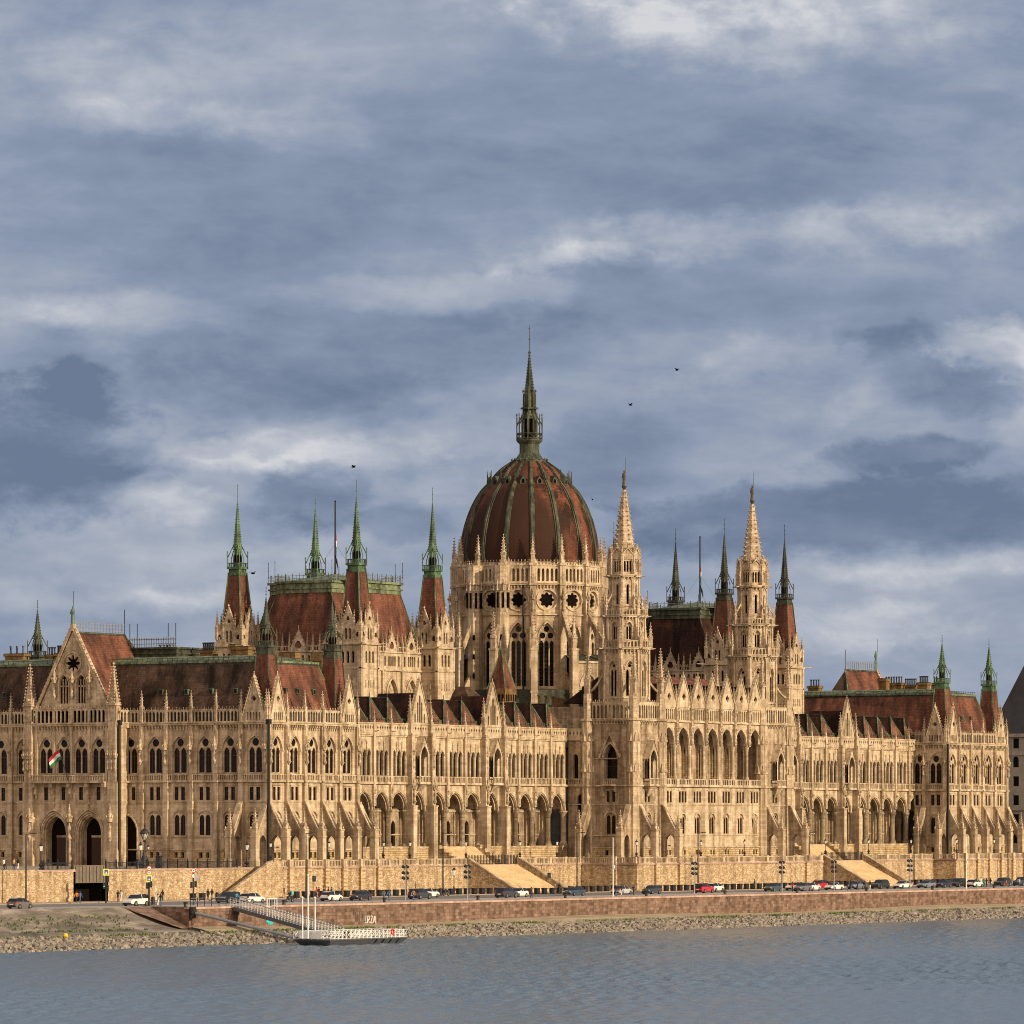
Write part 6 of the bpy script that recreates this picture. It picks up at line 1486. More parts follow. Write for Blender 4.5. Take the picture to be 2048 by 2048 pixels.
for px,v,lab in ((628,-10,'blank grey sign board on a thin post above the people behind the white hatchback'),(1098,-12,'small dark grey sign board on a thin post before the near grand staircase parapet')):
    e=empty('sign_post',(PU(px,v),v,ZR),R(-50)); tag(e,lab,'sign'); mk('post',S().tube((0,0,0),(0,0,3.6),.05,'steel_grey',6),e,world=False); mk('board',S().box(-.3,.3,-.1,-.05,2.7,3.6,'slate'),e,world=False)
# bollards
t=empty('bollard',(0,0,0)); tag(t,'x','bollard','mooring bollards on the quay coping')
mk('post',S().lathe([(0,0),(.26,0),(.24,.35),(.2,.45),(0,.45)],8,'iron'),t,world=False); mk('cap',S().lathe([(0,.45),(.32,.45),(.34,.6),(.2,.7),(0,.7)],8,'iron'),t,world=False)
BL=(371,544,568,769,956,1131,1293,1450,1594,1733,1865,1988); first=True
NB=('black mooring bollard left of the thin railing posts','black mooring bollard right above the gangway landing','black mooring bollard just right of the gangway landing','black mooring bollard below the two walkers right of the black hatchback','black mooring bollard left of the white car at the foot of the near grand staircase','black mooring bollard below the dark blue car','black mooring bollard below the dark hatchback left of the red car','black mooring bollard right of the red and white cars','black mooring bollard below the grey car of the parked cluster','black mooring bollard below the group of people at the far grand staircase','black mooring bollard below the grey-blue car right of the far grand staircase','black mooring bollard below the large black car at the far right')
for px,lab in zip(BL,NB):
    o=t if first else copy_tree(t); first=False; place(o,(PU(px,-40.6),-40.6,ZR+.03),0,lab)
# planters in a long row against the terrace wall
t=empty('planter',(0,0,0)); tag(t,'black box planter in the long row against the terrace wall','planter','black planters in a row along the terrace wall')
mk('box',S().box(-.5,.5,-.28,.28,.12,1.0,'iron').box(-.55,.55,-.32,.32,.87,1.02,'iron'),t,world=False); mk('soil',S().box(-.44,.44,-.24,.24,.9,1.035,'bank_soil'),t,world=False)
for x in (-.4,.4): mk('foot',S().box(x-.08,x+.08,-.25,.25,0,.12,'iron'),t,world=False)
first=True; u=-2.5; PL=[]
while u<232:
    v=-7.2 if not (UB-2<u<UCc+1) else -13.6
    if not (R1[0]-1.2<u<R1[1]+1.2 or R2[0]-1.2<u<R2[1]+1.2): PL.append((u,v))
    elif u>R1[0] and u<R1[1]+1: PL.append((u,-10.6))
    u+=2.42
for u,v in PL:
    o=t if first else copy_tree(t); first=False; place(o,(u,v,ZR+.13 if v!=-10.6 else ZR))
for u in (-21.5,-19): place(copy_tree(t),(u-8,-6.2,ZR+.13))
# railing posts by the gangway
e=empty('guard_rail',(PU(400,-40),-40,ZR)); tag(e,'thin grey guard rail on the quay edge left of the gangway','railing')
s=S(); us=[PU(p,-40) for p in (381,395,409,423,438,452)]
for u in us: mk('post',S().tube((u,-40,ZR),(u,-40,ZR+1.3),.06,'iron',5),e)
mk('rail',S().tube((us[0],-40,ZR+1.2),(us[-1],-40,ZR+1.2),.035,'steel_grey',5).tube((us[0],-40,ZR+.75),(us[-1],-40,ZR+.75),.03,'steel_grey',5),e)
# ------------------------------------------------------------------ landing stage
pu0,pu1,pv0,pv1=-84.6,-64.7,-67.6,-61.6
e=empty('landing_pontoon',((pu0+pu1)/2,-64,ZW)); tag(e,'dark steel landing pontoon with a white lattice railing, moored off the stones','pontoon')
s=S(); i=len(s.v)
s.v+= [(pu0+1.2,pv0+.9,ZW-.3),(pu1-1.2,pv0+.9,ZW-.3),(pu1-1.2,pv1-.9,ZW-.3),(pu0+1.2,pv1-.9,ZW-.3),(pu0,pv0,ZW+.75),(pu1,pv0,ZW+.75),(pu1,pv1,ZW+.75),(pu0,pv1,ZW+.75)]
for q_ in ((4,5,6,7),(0,1,5,4),(1,2,6,5),(2,3,7,6),(3,0,4,7)): s.f.append(q_); s.m.append('hull')
plain('hull',(.10,.105,.115),.45,.3); s.box(pu0-.08,pu1+.08,pv0-.08,pv1+.08,ZW+.75,ZW+.88,'hull'); mk('hull',s,e)
for k in range(4): u=pu1-8+k*1.9; mk('fender',S().tube((u,pv0-.1,ZW+.75),(u,pv0+.5,ZW+.1),.1,'iron',6),e)
def lattice(a,b):
    s=S(); a=Vector(a); b=Vector(b); n=round((b-a).length/1.05)
    for k in range(n+1): p=a+(b-a)*k/n; s.tube(p,p+Vector((0,0,1.15)),.05,'steel_white',4)
    for k in range(n):
        p=a+(b-a)*k/n; q_=a+(b-a)*(k+1)/n; s.tube(p+Vector((0,0,.1)),q_+Vector((0,0,1.05)),.035,'steel_white',4); s.tube(q_+Vector((0,0,.1)),p+Vector((0,0,1.05)),.035,'steel_white',4)
    for z in (.1,.55,1.1): s.tube(a+Vector((0,0,z)),b+Vector((0,0,z)),.04,'steel_white',4)
    return s
zd=ZW+.88
for a,b in (((pu0,pv0,zd),(pu1,pv0,zd)),((pu0,pv1,zd),(pu0,pv0,zd)),((pu1,pv0,zd),(pu1,pv1,zd)),((pu0,pv1,zd),(pu1,pv1,zd))): mk('railing',lattice(a,b),e)
mk('canvas_panel',S().box(pu0-.05,pu0+.0,-66.2,-62.5,zd+.1,zd+1.1,'steel_white').box(pu0+14,pu0+15.6,pv0+.3,pv0+.34,zd+.1,zd+1.1,'paving').box(pu0+4,pu0+5.4,pv0+.3,pv0+.36,zd+.2,zd+1.1,'iron'),e)
lr=mk('life_ring',S().lathe([(.28,-.08),(.42,-.08),(.42,.08),(.28,.08),(.28,-.08)],12,'sign_red'),e,world=False); lr.location=(pu1-4-(pu0+pu1)/2,pv0-.05+64,1.7); lr.rotation_euler=(R(90),0,0)
for px,yt in ((605,1797),(616,1752),(630,1797)):
    v=-64.5 if px!=616 else -65; u=PU(px,v); z=PZ(yt,u,v); f=empty('flagpole',(u,v,zd)); tag(f,{605:'short white flagpole, leftmost of three on the pontoon',616:'tallest white flagpole, the middle one of three on the pontoon',630:'short white flagpole, rightmost of three on the pontoon'}[px],'flagpole','white flagpoles on the pontoon')
    mk('pole',S().tube((0,0,0),(0,0,z-zd),.11,'steel_white',7,.08),f,world=False); mk('finial',S().octa(0,0,z-zd+.12,.2,'steel_white'),f,world=False); mk('base',S().box(-.3,.3,-.3,.3,0,.15,'iron'),f,world=False)
# gangway
ga=Vector((PU(470,-41),-41,-5.35)); gb=Vector((PU(678,-62),-62,zd+.35))
e=empty('gangway',tuple(gb)); tag(e,'long steel gangway sloping from the quay down to the pontoon','gangway')
d=(gb-ga).normalized(); n_=Vector((-d.y,d.x,0)).normalized()*.95
s=S()
for sg in (-1,1):
    o=n_*sg; s.poly([ga+o,gb+o,gb+o-Vector((0,0,.55)),ga+o-Vector((0,0,.55))],'hull'); 
s.poly([ga+n_,gb+n_,gb-n_,ga-n_],'hull'); s.poly([ga+n_-Vector((0,0,.55)),gb+n_-Vector((0,0,.55)),gb-n_-Vector((0,0,.55)),ga-n_-Vector((0,0,.55))],'hull'); mk('deck',s,e)
for sg in (-1,1):
    s=S(); N_=34
    for k in range(N_+1): p=ga+(gb-ga)*k/N_+n_*sg; s.tube(p,p+Vector((0,0,1.25)),.035,'steel_white',4)
    for z in (.3,.6,.9,1.25): s.tube(ga+n_*sg+Vector((0,0,z)),gb+n_*sg+Vector((0,0,z)),.03 if z<1 else .055,'steel_white' if z<1 else 'steel_grey',4)
    mk('railing',s,e)
# portal gate on the gangway
p=ga+(gb-ga)*.36; s=S()
for sg in (-1,1): s.tube(p+n_*sg,p+n_*sg+Vector((0,0,2.5)),.07,'steel_white',5)
for k in range(5): s.tube(p+n_*(-1+k*.5),p+n_*(-1+k*.5)+Vector((0,0,2.5)),.03,'steel_white',4)
s.tube(p+n_+Vector((0,0,2.5)),p-n_+Vector((0,0,2.5)),.06,'steel_white',5); mk('gate',s,e)
e=empty('mooring_boom',(PU(388,-41.4),-41.4,-6.3)); tag(e,'grey steel mooring boom running from the quay wall to the pontoon end','mooring boom')
A=Vector((PU(388,-41.8),-41.8,-6.2)); B_=Vector((pu0+.2,pv1-.5,zd+.1)); mk('tube',S().tube(A,B_,.22,'steel_grey',8),e); mk('bracket',S().frus(A.x,A.y+.2,A.z-.8,A.z+.8,.5,.5,8,'pipe_dark').octa(A.x,A.y,A.z,.7,'pipe_dark').octa(B_.x,B_.y,B_.z,.35,'hull'),e)
plain('buoy_yellow',(.75,.42,.0),.5)
u,v=PU(131,-45.2),-45.2; e=mk('buoy',S().lathe([(0,-.5),(.38,-.35),(.5,0),(.38,.35),(.1,.5),(0,.52)],10,'buoy_yellow').tube((0,0,.5),(0,0,.8),.08,'iron'),loc=(u,v,-8.75)); e.scale=(.7,.7,.7); tag(e,'small yellow buoy lying on top of the rubble stones','buoy')
# flags and small things on the building's north balcony
e=empty('national_flag',(uP-1.6,PV(128,uP-1.6),13.6)); tag(e,'red, white and green flag on a slanted staff over the north balcony','flag')
a=Vector((uP-1.6,PV(148,uP),13.4)); b=Vector((uP-3.2,PV(116,uP-3.2),PZ(1491,uP-3,35)))
mk('staff',S().tube(a,b,.06,'pipe_dark',6),e)
s=S()
for k in range(3):
    mt=('flag_red','flag_white','flag_green')[k]
    for j in range(8):
        def fp(q,r): 
            f=b+(a-b)*(.12+.27*r/3); drop=Vector((.15*math.sin(q*4),1,-.15-.55*q)); return f+drop*(q*2.0)+Vector((.1*math.sin(q*9+r),0,-.15*q*q))
        s.poly([fp(j/8,k),fp((j+1)/8,k),fp((j+1)/8,k+1),fp(j/8,k+1)],mt)
mk('cloth',s,e)
# ------------------------------------------------------------------ neighbouring building at the far right edge
e=empty('office_building',(318,40,ZT)); tag(e,'grey rendered building with a steep slate roof behind the far end of the parliament','building')
uo=306; vo1=PV(1982,uo); s=S(); vo0=vo1-44; W2=vo1-vo0
hs=[]
for i in range(9):
    for j in range(6):
        z0=2.5+j*4.0; y0=W2-2.6-i*3.9
        if y0>.3: hs.append(rect(y0,y0+1.35,z0,z0+2.1) if j!=4 else arch(y0+.7,1.35,z0,z0+1.6,.7,4))
s.panel(rect(0,W2,-.5,25.5),hs,0,-.3,'far_render'); s.poly([(0,-.28,0),(W2,-.28,0),(W2,-.28,26),(0,-.28,26)],'glass')
s.box(0,W2,0,.4,9.4,10.0,'far_render'); s.box(0,W2,0,.5,24.9,25.6,'far_render'); s.box(0,W2,0,.2,21,21.2,'far_render')
# curved dutch gable shoulder
wl=S().add(s,TF((uo,vo0,0),Y_,nX)); wl.box(uo,uo+40,vo1,vo1+.3,-.5,25.5,'far_render'); wl.box(uo,uo+40,vo0-.3,vo0,-.5,25.5,'far_render'); mk('wall',wl,e)
s=S(); zr=25.5; zp=PZ(1320,uo+12,PV(2062,uo+12))
c0,c1=vo1+.4,vo0-.4; vm=(c0+c1)/2; KA,KB=vo1-6.5,vo0+6.5
s.poly([(uo-.3,c0,zr),(uo-.3,c1,zr),(uo+7,KB,44),(uo+7,KA,44)],'slate'); s.poly([(uo-.3,c0,zr),(uo+7,KA,44),(uo+40,KA,44),(uo+40,c0,zr)],'slate'); s.poly([(uo-.3,c1,zr),(uo+7,KB,44),(uo+40,KB,44),(uo+40,c1,zr)],'slate'); s.poly([(uo+7,KA,44),(uo+7,KB,44),(uo+40,KB,44),(uo+40,KA,44)],'slate'); mk('roof',s,e)
# low terrace wing past the far pavilion
# ------------------------------------------------------------------ cars
CARC={'white':(.62,.61,.58),'black':(.02,.02,.022),'dark':(.035,.037,.04),'grey':(.12,.12,.125),'brown':(.12,.10,.085),'blue':(.03,.05,.075),'greyblue':(.14,.16,.2),'teal':(.03,.06,.06),'red':(.42,.015,.02),'silver':(.4,.4,.4)}
for k,c in CARC.items():
    m=plain('car_'+k,c,.22,0,var=.03); m.node_tree.nodes['Principled BSDF'].inputs['Coat Weight'].default_value=.6
plain('car_glass',(.012,.013,.015),.08); plain('tyre',(.015,.015,.015),.8); plain('rim',(.3,.3,.3),.3,.7); plain('tail_red',(.45,.01,.01),.3); plain('head_glass',(.6,.6,.58),.15); plain('car_trim',(.015,.015,.016),.6); plain('accent_green',(.15,.4,.08),.4)
# stations: x, z_bottom, z_belt, z_roof, half width low, half width roof
KIND={'hatch':(4.05,1.5,[(-2.02,.45,.75,.75,.72,.6),(-1.98,.28,.95,.98,.82,.62),(-1.7,.25,1.0,1.38,.87,.6),(-1.2,.25,.98,1.48,.88,.62),(-.3,.25,.96,1.51,.88,.63),(.35,.25,.95,1.43,.88,.6),(1.0,.25,.95,.98,.87,.7),(1.6,.25,.86,.87,.84,.68),(1.95,.3,.72,.73,.76,.6),(2.03,.4,.6,.61,.66,.55)]),
'suv':(4.5,1.7,[(-2.25,.5,.8,.8,.78,.65),(-2.2,.32,1.08,1.12,.88,.68),(-1.95,.3,1.12,1.6,.92,.66),(-1.3,.3,1.1,1.69,.93,.68),(-.2,.3,1.08,1.71,.93,.69),(.45,.3,1.06,1.6,.93,.66),(1.1,.3,1.05,1.09,.92,.75),(1.8,.3,.98,.99,.9,.74),(2.18,.35,.85,.86,.82,.66),(2.26,.45,.7,.71,.74,.6)]),
'estate':(4.7,1.5,[(-2.35,.45,.75,.75,.74,.6),(-2.3,.28,.95,1.0,.84,.62),(-2.0,.25,.99,1.4,.88,.6),(-1.2,.25,.97,1.49,.89,.62),(.0,.25,.95,1.49,.89,.62),(.5,.25,.94,1.4,.89,.6),(1.15,.25,.93,.96,.88,.7),(1.9,.25,.84,.85,.85,.68),(2.28,.3,.7,.71,.76,.6),(2.36,.4,.6,.61,.66,.55)]),
'sedan':(4.6,1.42,[(-2.3,.45,.8,.8,.72,.6),(-2.25,.28,.92,.95,.82,.66),(-1.6,.25,.97,.99,.87,.68),(-1.0,.25,.95,1.38,.88,.58),(-.3,.25,.94,1.43,.88,.6),(.25,.25,.93,1.38,.88,.58),(1.0,.25,.92,.95,.87,.7),(1.8,.25,.83,.84,.84,.68),(2.22,.3,.7,.71,.76,.6),(2.3,.4,.6,.61,.66,.55)])}
def car(kind,col,rack=False,accent=False):
    ln,h,st=KIND[kind]; t=empty('car',(0,0,0)); tag(t,'x','car')
    b=S(); w=S(); m='car_'+col
    rows=[[(x,-wl*.96,zb),(x,-wl,(zb+zt)*.5),(x,-wl*.97,zt),(x,-wr,zr),(x,wr,zr),(x,wl*.97,zt),(x,wl,(zb+zt)*.5),(x,wl*.96,zb)] for x,zb,zt,zr,wl,wr in st]
    for r0,r1,s0,s1 in zip(rows,rows[1:],st,st[1:]):
        glass=(s0[3]-s0[2]>.25 or s1[3]-s1[2]>.25); slope=abs(s0[3]-s1[3])>.25
        for k in range(7):
            q=[r0[k],r1[k],r1[k+1],r0[k+1]]
            if k in (2,4) and glass: w.poly(q,'car_glass')
            elif k==3 and slope: w.poly(q,'car_glass')
            else: b.poly(q,m)
    b.poly(rows[0],m); b.poly(rows[-1],m)
    x0,x1=st[0][0],st[-1][0]
    b.box(x0+.05,x1-.05,-st[3][4]*.93,st[3][4]*.93,.2,.34,'car_trim'); b.box(x0-.03,x0+.1,-.6,.6,.35,.5,'car_trim'); b.box(x1-.12,x1+.02,-.5,.5,.3,.5,'car_trim')
    for x in (-.3 if kind!='sedan' else -.35,):                       # pillars
        for sg in (-1,1): b.poly([(x-.05,sg*(st[4][4]*.97+.01),st[4][2]),(x+.05,sg*(st[4][4]*.97+.01),st[4][2]),(x+.05,sg*(st[4][5]+.01),st[4][3]),(x-.05,sg*(st[4][5]+.01),st[4][3])],m)
    if rack:
        for sg in (-1,1): b.tube((-1.3,sg*.6,h+.04),(.2,sg*.6,h+.04),.03,'rim',4)
    if accent: 
        for sg in (-1,1): b.poly([(1.0,sg*.945,.5),(1.6,sg*.93,.5),(1.3,sg*.945,.75),(.8,sg*.945,.8)],'accent_green')
    mk('body',b,t,world=False); mk('window',w,t,world=False)
    wb=ln*.29; R_=.33 if kind!='suv' else .37
    for x in (-wb,wb):
        for sg in (-1,1):
            y=sg*(st[4][4]-.06); wh=mk('wheel',S().tube((0,-.11,0),(0,.11,0),R_,'tyre',14),t,world=False); wh.location=(x,y,R_)
            mk('rim',S().tube((0,-.125,0),(0,.125,0),R_*.6,'rim',10),wh,world=False)
            
    for sg in (-1,1):
        mk('tail_light',S().box(x0-.01,x0+.2,sg*.72-.13,sg*.72+.13,.78,.98,'tail_red'),t,world=False); mk('headlight',S().box(x1-.26,x1-.02,sg*.6-.14,sg*.6+.14,.6,.74,'head_glass'),t,world=False)
        mk('mirror',S().box(.62,.8,sg*.98-.08,sg*.98+.08,.98,1.1,m),t,world=False)
    mk('number_plate',S().box(x0-.035,x0-.015,-.26,.26,.55,.67,'sign_white'),t,world=False)
    return t
CARS=[(40,-29.5,'hatch','brown',1,'greyish brown hatchback driving right at the far left of the road',{}),
(272,-29,'suv','white',-1,'white compact car with a green sill, just left of the sign post with round signs',dict(accent=1)),
(457,-24,'suv','black',-1,'black car behind the blue scooter rider at the foot of the side stair',{}),
(505,-27,'estate','white',1,'white estate car above the gangway landing',{}),
(663,-27,'hatch','white',1,'white hatchback with red tail lights, behind the pontoon flagpoles',{}),
(721,-27,'hatch','black',-1,'small black hatchback alone, heading left, right of the white hatchback',{}),
(840,-27,'suv','dark',1,'dark hatchback with red tail lights beside the first floodlight mast',{}),
(858,-18,'hatch','white',1,'white car mostly hidden behind the dark hatchback by the floodlight mast',{}),
(1013,-30,'suv','dark',1,'dark green off-roader with a rear spare wheel at the foot of the near grand staircase',{}),
(1036,-27,'hatch','white',-1,'white car overlapping the dark off-roader at the foot of the near grand staircase',{}),
(1148,-27,'estate','blue',-1,'dark blue estate car alone, right of the near grand staircase',{}),
(1244,-25,'estate','silver',1,'silver car behind two people before the shaded side of the central terrace',{}),
(1303,-27,'hatch','dark',-1,'dark hatchback alone, between the mast with a box and the red car',{}),
(1408,-28,'suv','red',1,'red car with a black rear window beside a white car and a floodlight mast',{}),
(1430,-20,'hatch','white',1,'white car half hidden behind the red one below the arcaded front',{}),
(1546,-28,'hatch','teal',-1,'dark teal hatchback at the left end of the long parked row',{}),
(1590,-24,'estate','white',-1,'white car behind the grey one in the parked cluster right of the floodlight mast',{}),
(1605,-30,'hatch','grey',-1,'grey car in front of the white ones in the parked cluster',{}),
(1624,-29,'hatch','white',1,'white hatchback touching the red car in the parked cluster',{}),
(1636,-20,'suv','red',-1,'red car with a roof rack in the parked cluster left of the far grand staircase',dict(rack=True)),
(1668,-28,'sedan','white',-1,'low white car with a dark nose beneath the floodlight mast before the far stair',{}),
(1712,-24,'hatch','greyblue',-1,'grey-blue car behind the group of dark-clad people at the far grand staircase',{}),
(1760,-25,'suv','dark',-1,'large dark grey car right of the people by the far grand staircase',{}),
(1804,-28,'sedan','white',-1,'white saloon beside the floodlight mast beyond the far grand staircase',{}),
(1852,-28,'estate','greyblue',-1,'grey-blue estate car between the white saloon and two black cars',dict(rack=True)),
(1887,-28,'hatch','black',-1,'black hatchback between the grey-blue estate and the black off-roader',{}),
(1916,-27,'suv','black',-1,'black off-roader with a roof rack below the corner of the far pavilion terrace',dict(rack=True)),
(1950,-29,'hatch','white',1,'white hatchback with red tail lights below the far pavilion',{}),
(2005,-28,'suv','black',-1,'large black car near the right end of the road',{}),
(2043,-27,'suv','blue',-1,'dark blue car cut by the right edge of the view',{})]
for px,v,k,c,dr,lab,kw in CARS:
    t=car(k,c,**{a:bool(b) for a,b in kw.items()}); t['label']=lab; t['group']='cars on the quay road'
    place(t,(PU(px,v),v,ZR+.006),0 if dr>0 else pi)
# spare wheel of the off-roader
# ------------------------------------------------------------------ people
SK=(.42,.26,.18)
plain('skin',SK,.6); plain('hair',(.03,.02,.012),.8); plain('hair_fair',(.3,.2,.1),.8)
CL={'black':(.012,.012,.013),'navy':(.018,.025,.05),'orange':(.65,.22,.02),'blue':(.06,.12,.25),'jeans':(.05,.09,.17),'white':(.55,.54,.52),'grey':(.12,.12,.12),'red':(.35,.02,.02),'cyan':(.08,.38,.5),'teal':(.03,.2,.2),'tan':(.35,.22,.12)}
for k,c in CL.items(): plain('cloth_'+k,c,.85,var=.1)
def human(name,joints,edges):
    me=bpy.data.meshes.new(name); me.from_pydata([j[0] for j in joints],edges,[])
    o=bpy.data.objects.new(name,me); COL.objects.link(o)
    md=o.modifiers.new('s','SKIN'); 
    for v,j in zip(me.skin_vertices[0].data if me.skin_vertices else [],joints): v.radius=(j[1],j[2])
    return o
PIDX={}
def build_pose(kind):
    step={'walk':.26,'stand':.06,'talk':.04,'sit':.05}[kind]; arm={'walk':.2,'stand':.03,'talk':.12,'sit':.1}[kind]
    J=[]; E=[]
    def j(x,y,z,rx,ry=None): J.append(((x,y,z),rx,ry or rx)); return len(J)-1
    if kind=='sit':
        pel=j(0,0,.5,.15,.12); sp=j(0,.02,.72,.13,.1); ch=j(0,.0,.95,.18,.12); nk=j(0,-.01,1.1,.06); hd=j(0,-.03,1.22,.095,.11); tp=j(0,-.02,1.33,.07,.08)
        for s_ in (-1,1):
            h=j(s_*.1,-.02,.48,.09); k=j(s_*.13,-.42,.5,.07); a=j(s_*.13,-.42,.08,.045); f=j(s_*.13,-.58,.04,.04); E.extend([(pel,h),(h,k),(k,a),(a,f)])
            sh=j(s_*.19,0,1.0,.065); el=j(s_*.25,-.08,.75,.045); wr=j(s_*.14,-.3,.62,.035); E.extend([(ch,sh),(sh,el),(el,wr)])
    else:
        pel=j(0,0,.93,.15,.11); sp=j(0,0,1.12,.14,.1); ch=j(0,-.01,1.34,.185,.115); nk=j(0,-.01,1.5,.06); hd=j(0,-.03,1.62,.09,.105); tp=j(0,-.02,1.73,.065,.075)
        for s_ in (-1,1):
            st=step*s_
            h=j(s_*.095,0,.88,.095); k=j(s_*.1,-st*.6-.02,.5,.068); a=j(s_*.1,-st+(.1 if s_<0 else .0),.09+(.05 if s_<0 and kind=='walk' else 0),.045); f=j(s_*.11,-st-.13,.04,.042); E.extend([(pel,h),(h,k),(k,a),(a,f)])
            sh=j(s_*.2,0,1.41,.065); el=j(s_*.25,arm*s_*.5+.03,1.13,.047); wr=j(s_*.24,arm*s_*1.2-(.16 if kind=='talk' else .02),.9+(.16 if kind=='talk' else 0),.035); hn=j(s_*.24,arm*s_*1.3-(.2 if kind=='talk' else .04),.82+(.18 if kind=='talk' else 0),.038); E.extend([(ch,sh),(sh,el),(el,wr),(wr,hn)])
    E.extend([(pel,sp),(sp,ch),(ch,nk),(nk,hd),(hd,tp)])
    me=bpy.data.meshes.new('p'); me.from_pydata([q[0] for q in J],E,[]); o=bpy.data.objects.new('p',me); COL.objects.link(o)
    o.modifiers.new('s','SKIN'); o.modifiers.new('u','SUBSURF').levels=1; o.modifiers['u'].render_levels=1
    for v,q in zip(me.skin_vertices[0].data,J): v.radius=(q[1],q[2])
    me.skin_vertices[0].data[0].use_root=True
    dg=bpy.context.evaluated_depsgraph_get(); dg.update(); m2=bpy.data.meshes.new_from_object(o.evaluated_get(dg)); bpy.data.objects.remove(o)
    m2.materials.clear(); top=1.75 if kind!='sit' else 1.36; idx=[]
    hipz=.95 if kind!='sit' else .58; nkz=1.5 if kind!='sit' else 1.1
    for p in m2.polygons:
        z=p.center.z; y=p.center.y; x=abs(p.center.x)
        if z>nkz: i=0 if (y<-.055 and z<top-.1) else 1
        elif z>hipz and x<.42: i=2
        elif x>.2 and z>.7 and kind!='sit': i=2 if z>.86 else 0
        elif z<.09: i=4
        else: i=3
        idx.append(i)
    PIDX[kind]=idx
    for k in range(5): m2.materials.append(MAT['skin'])
    m2.polygons.foreach_set('material_index',idx); m2.polygons.foreach_set('use_smooth',[True]*len(idx))
    return m2
POSE={k:build_pose(k) for k in ('walk','stand','talk','sit')}
def person(px,v,z,pose,top,bot,face,lab,bag=None,scale=1.0,grp='people on the quay road'):
    me=POSE[pose].copy(); me.materials.clear()
    for m in ('skin','hair','cloth_'+top,'cloth_'+bot,'cloth_black'): me.materials.append(MAT[m])
    me.polygons.foreach_set('material_index',PIDX[pose])
    o=bpy.data.objects.new('person',me); COL.objects.link(o); tag(o,lab,'person',grp); o.location=(PU(px,v),v,z); o.rotation_euler=(0,0,face); o.scale=(scale,)*3
    # hair as its own piece, nose and ears give the head a face at close range
    hz=1.62 if pose!='sit' else 1.22
    mk('hair',S().lathe([(0,.17),(.07,.15),(.105,.08),(.118,0),(.11,-.06),(.09,-.1)],10,'hair',0,.012).add(S(),None),o,world=False).location=(0,-.0,hz)
    f=S(); f.octa(0,-.135,0,.022,'skin',h=.03); f.octa(-.035,-.122,.03,.012,'void'); f.octa(.035,-.122,.03,.012,'void'); f.box(-.03,.03,-.125,-.115,-.055,-.045,'flag_red'); f.octa(.1,-.02,0,.02,'skin',h=.035); f.octa(-.1,-.02,0,.02,'skin',h=.035)
    mk('face',f,o,world=False).location=(0,-.01,hz)
    if bag: mk('bag' if bag!='box' else 'delivery_box',S().box(-.17,.17,.1,.32,1.0,1.45,'cloth_black' if bag=='bag' else 'cloth_cyan') if bag!='hand' else S().box(.2,.32,-.1,.15,.55,.85,'cloth_white'),o,world=False)
    return o
WR=pi/2   # walking towards +u
def wl(a): return a
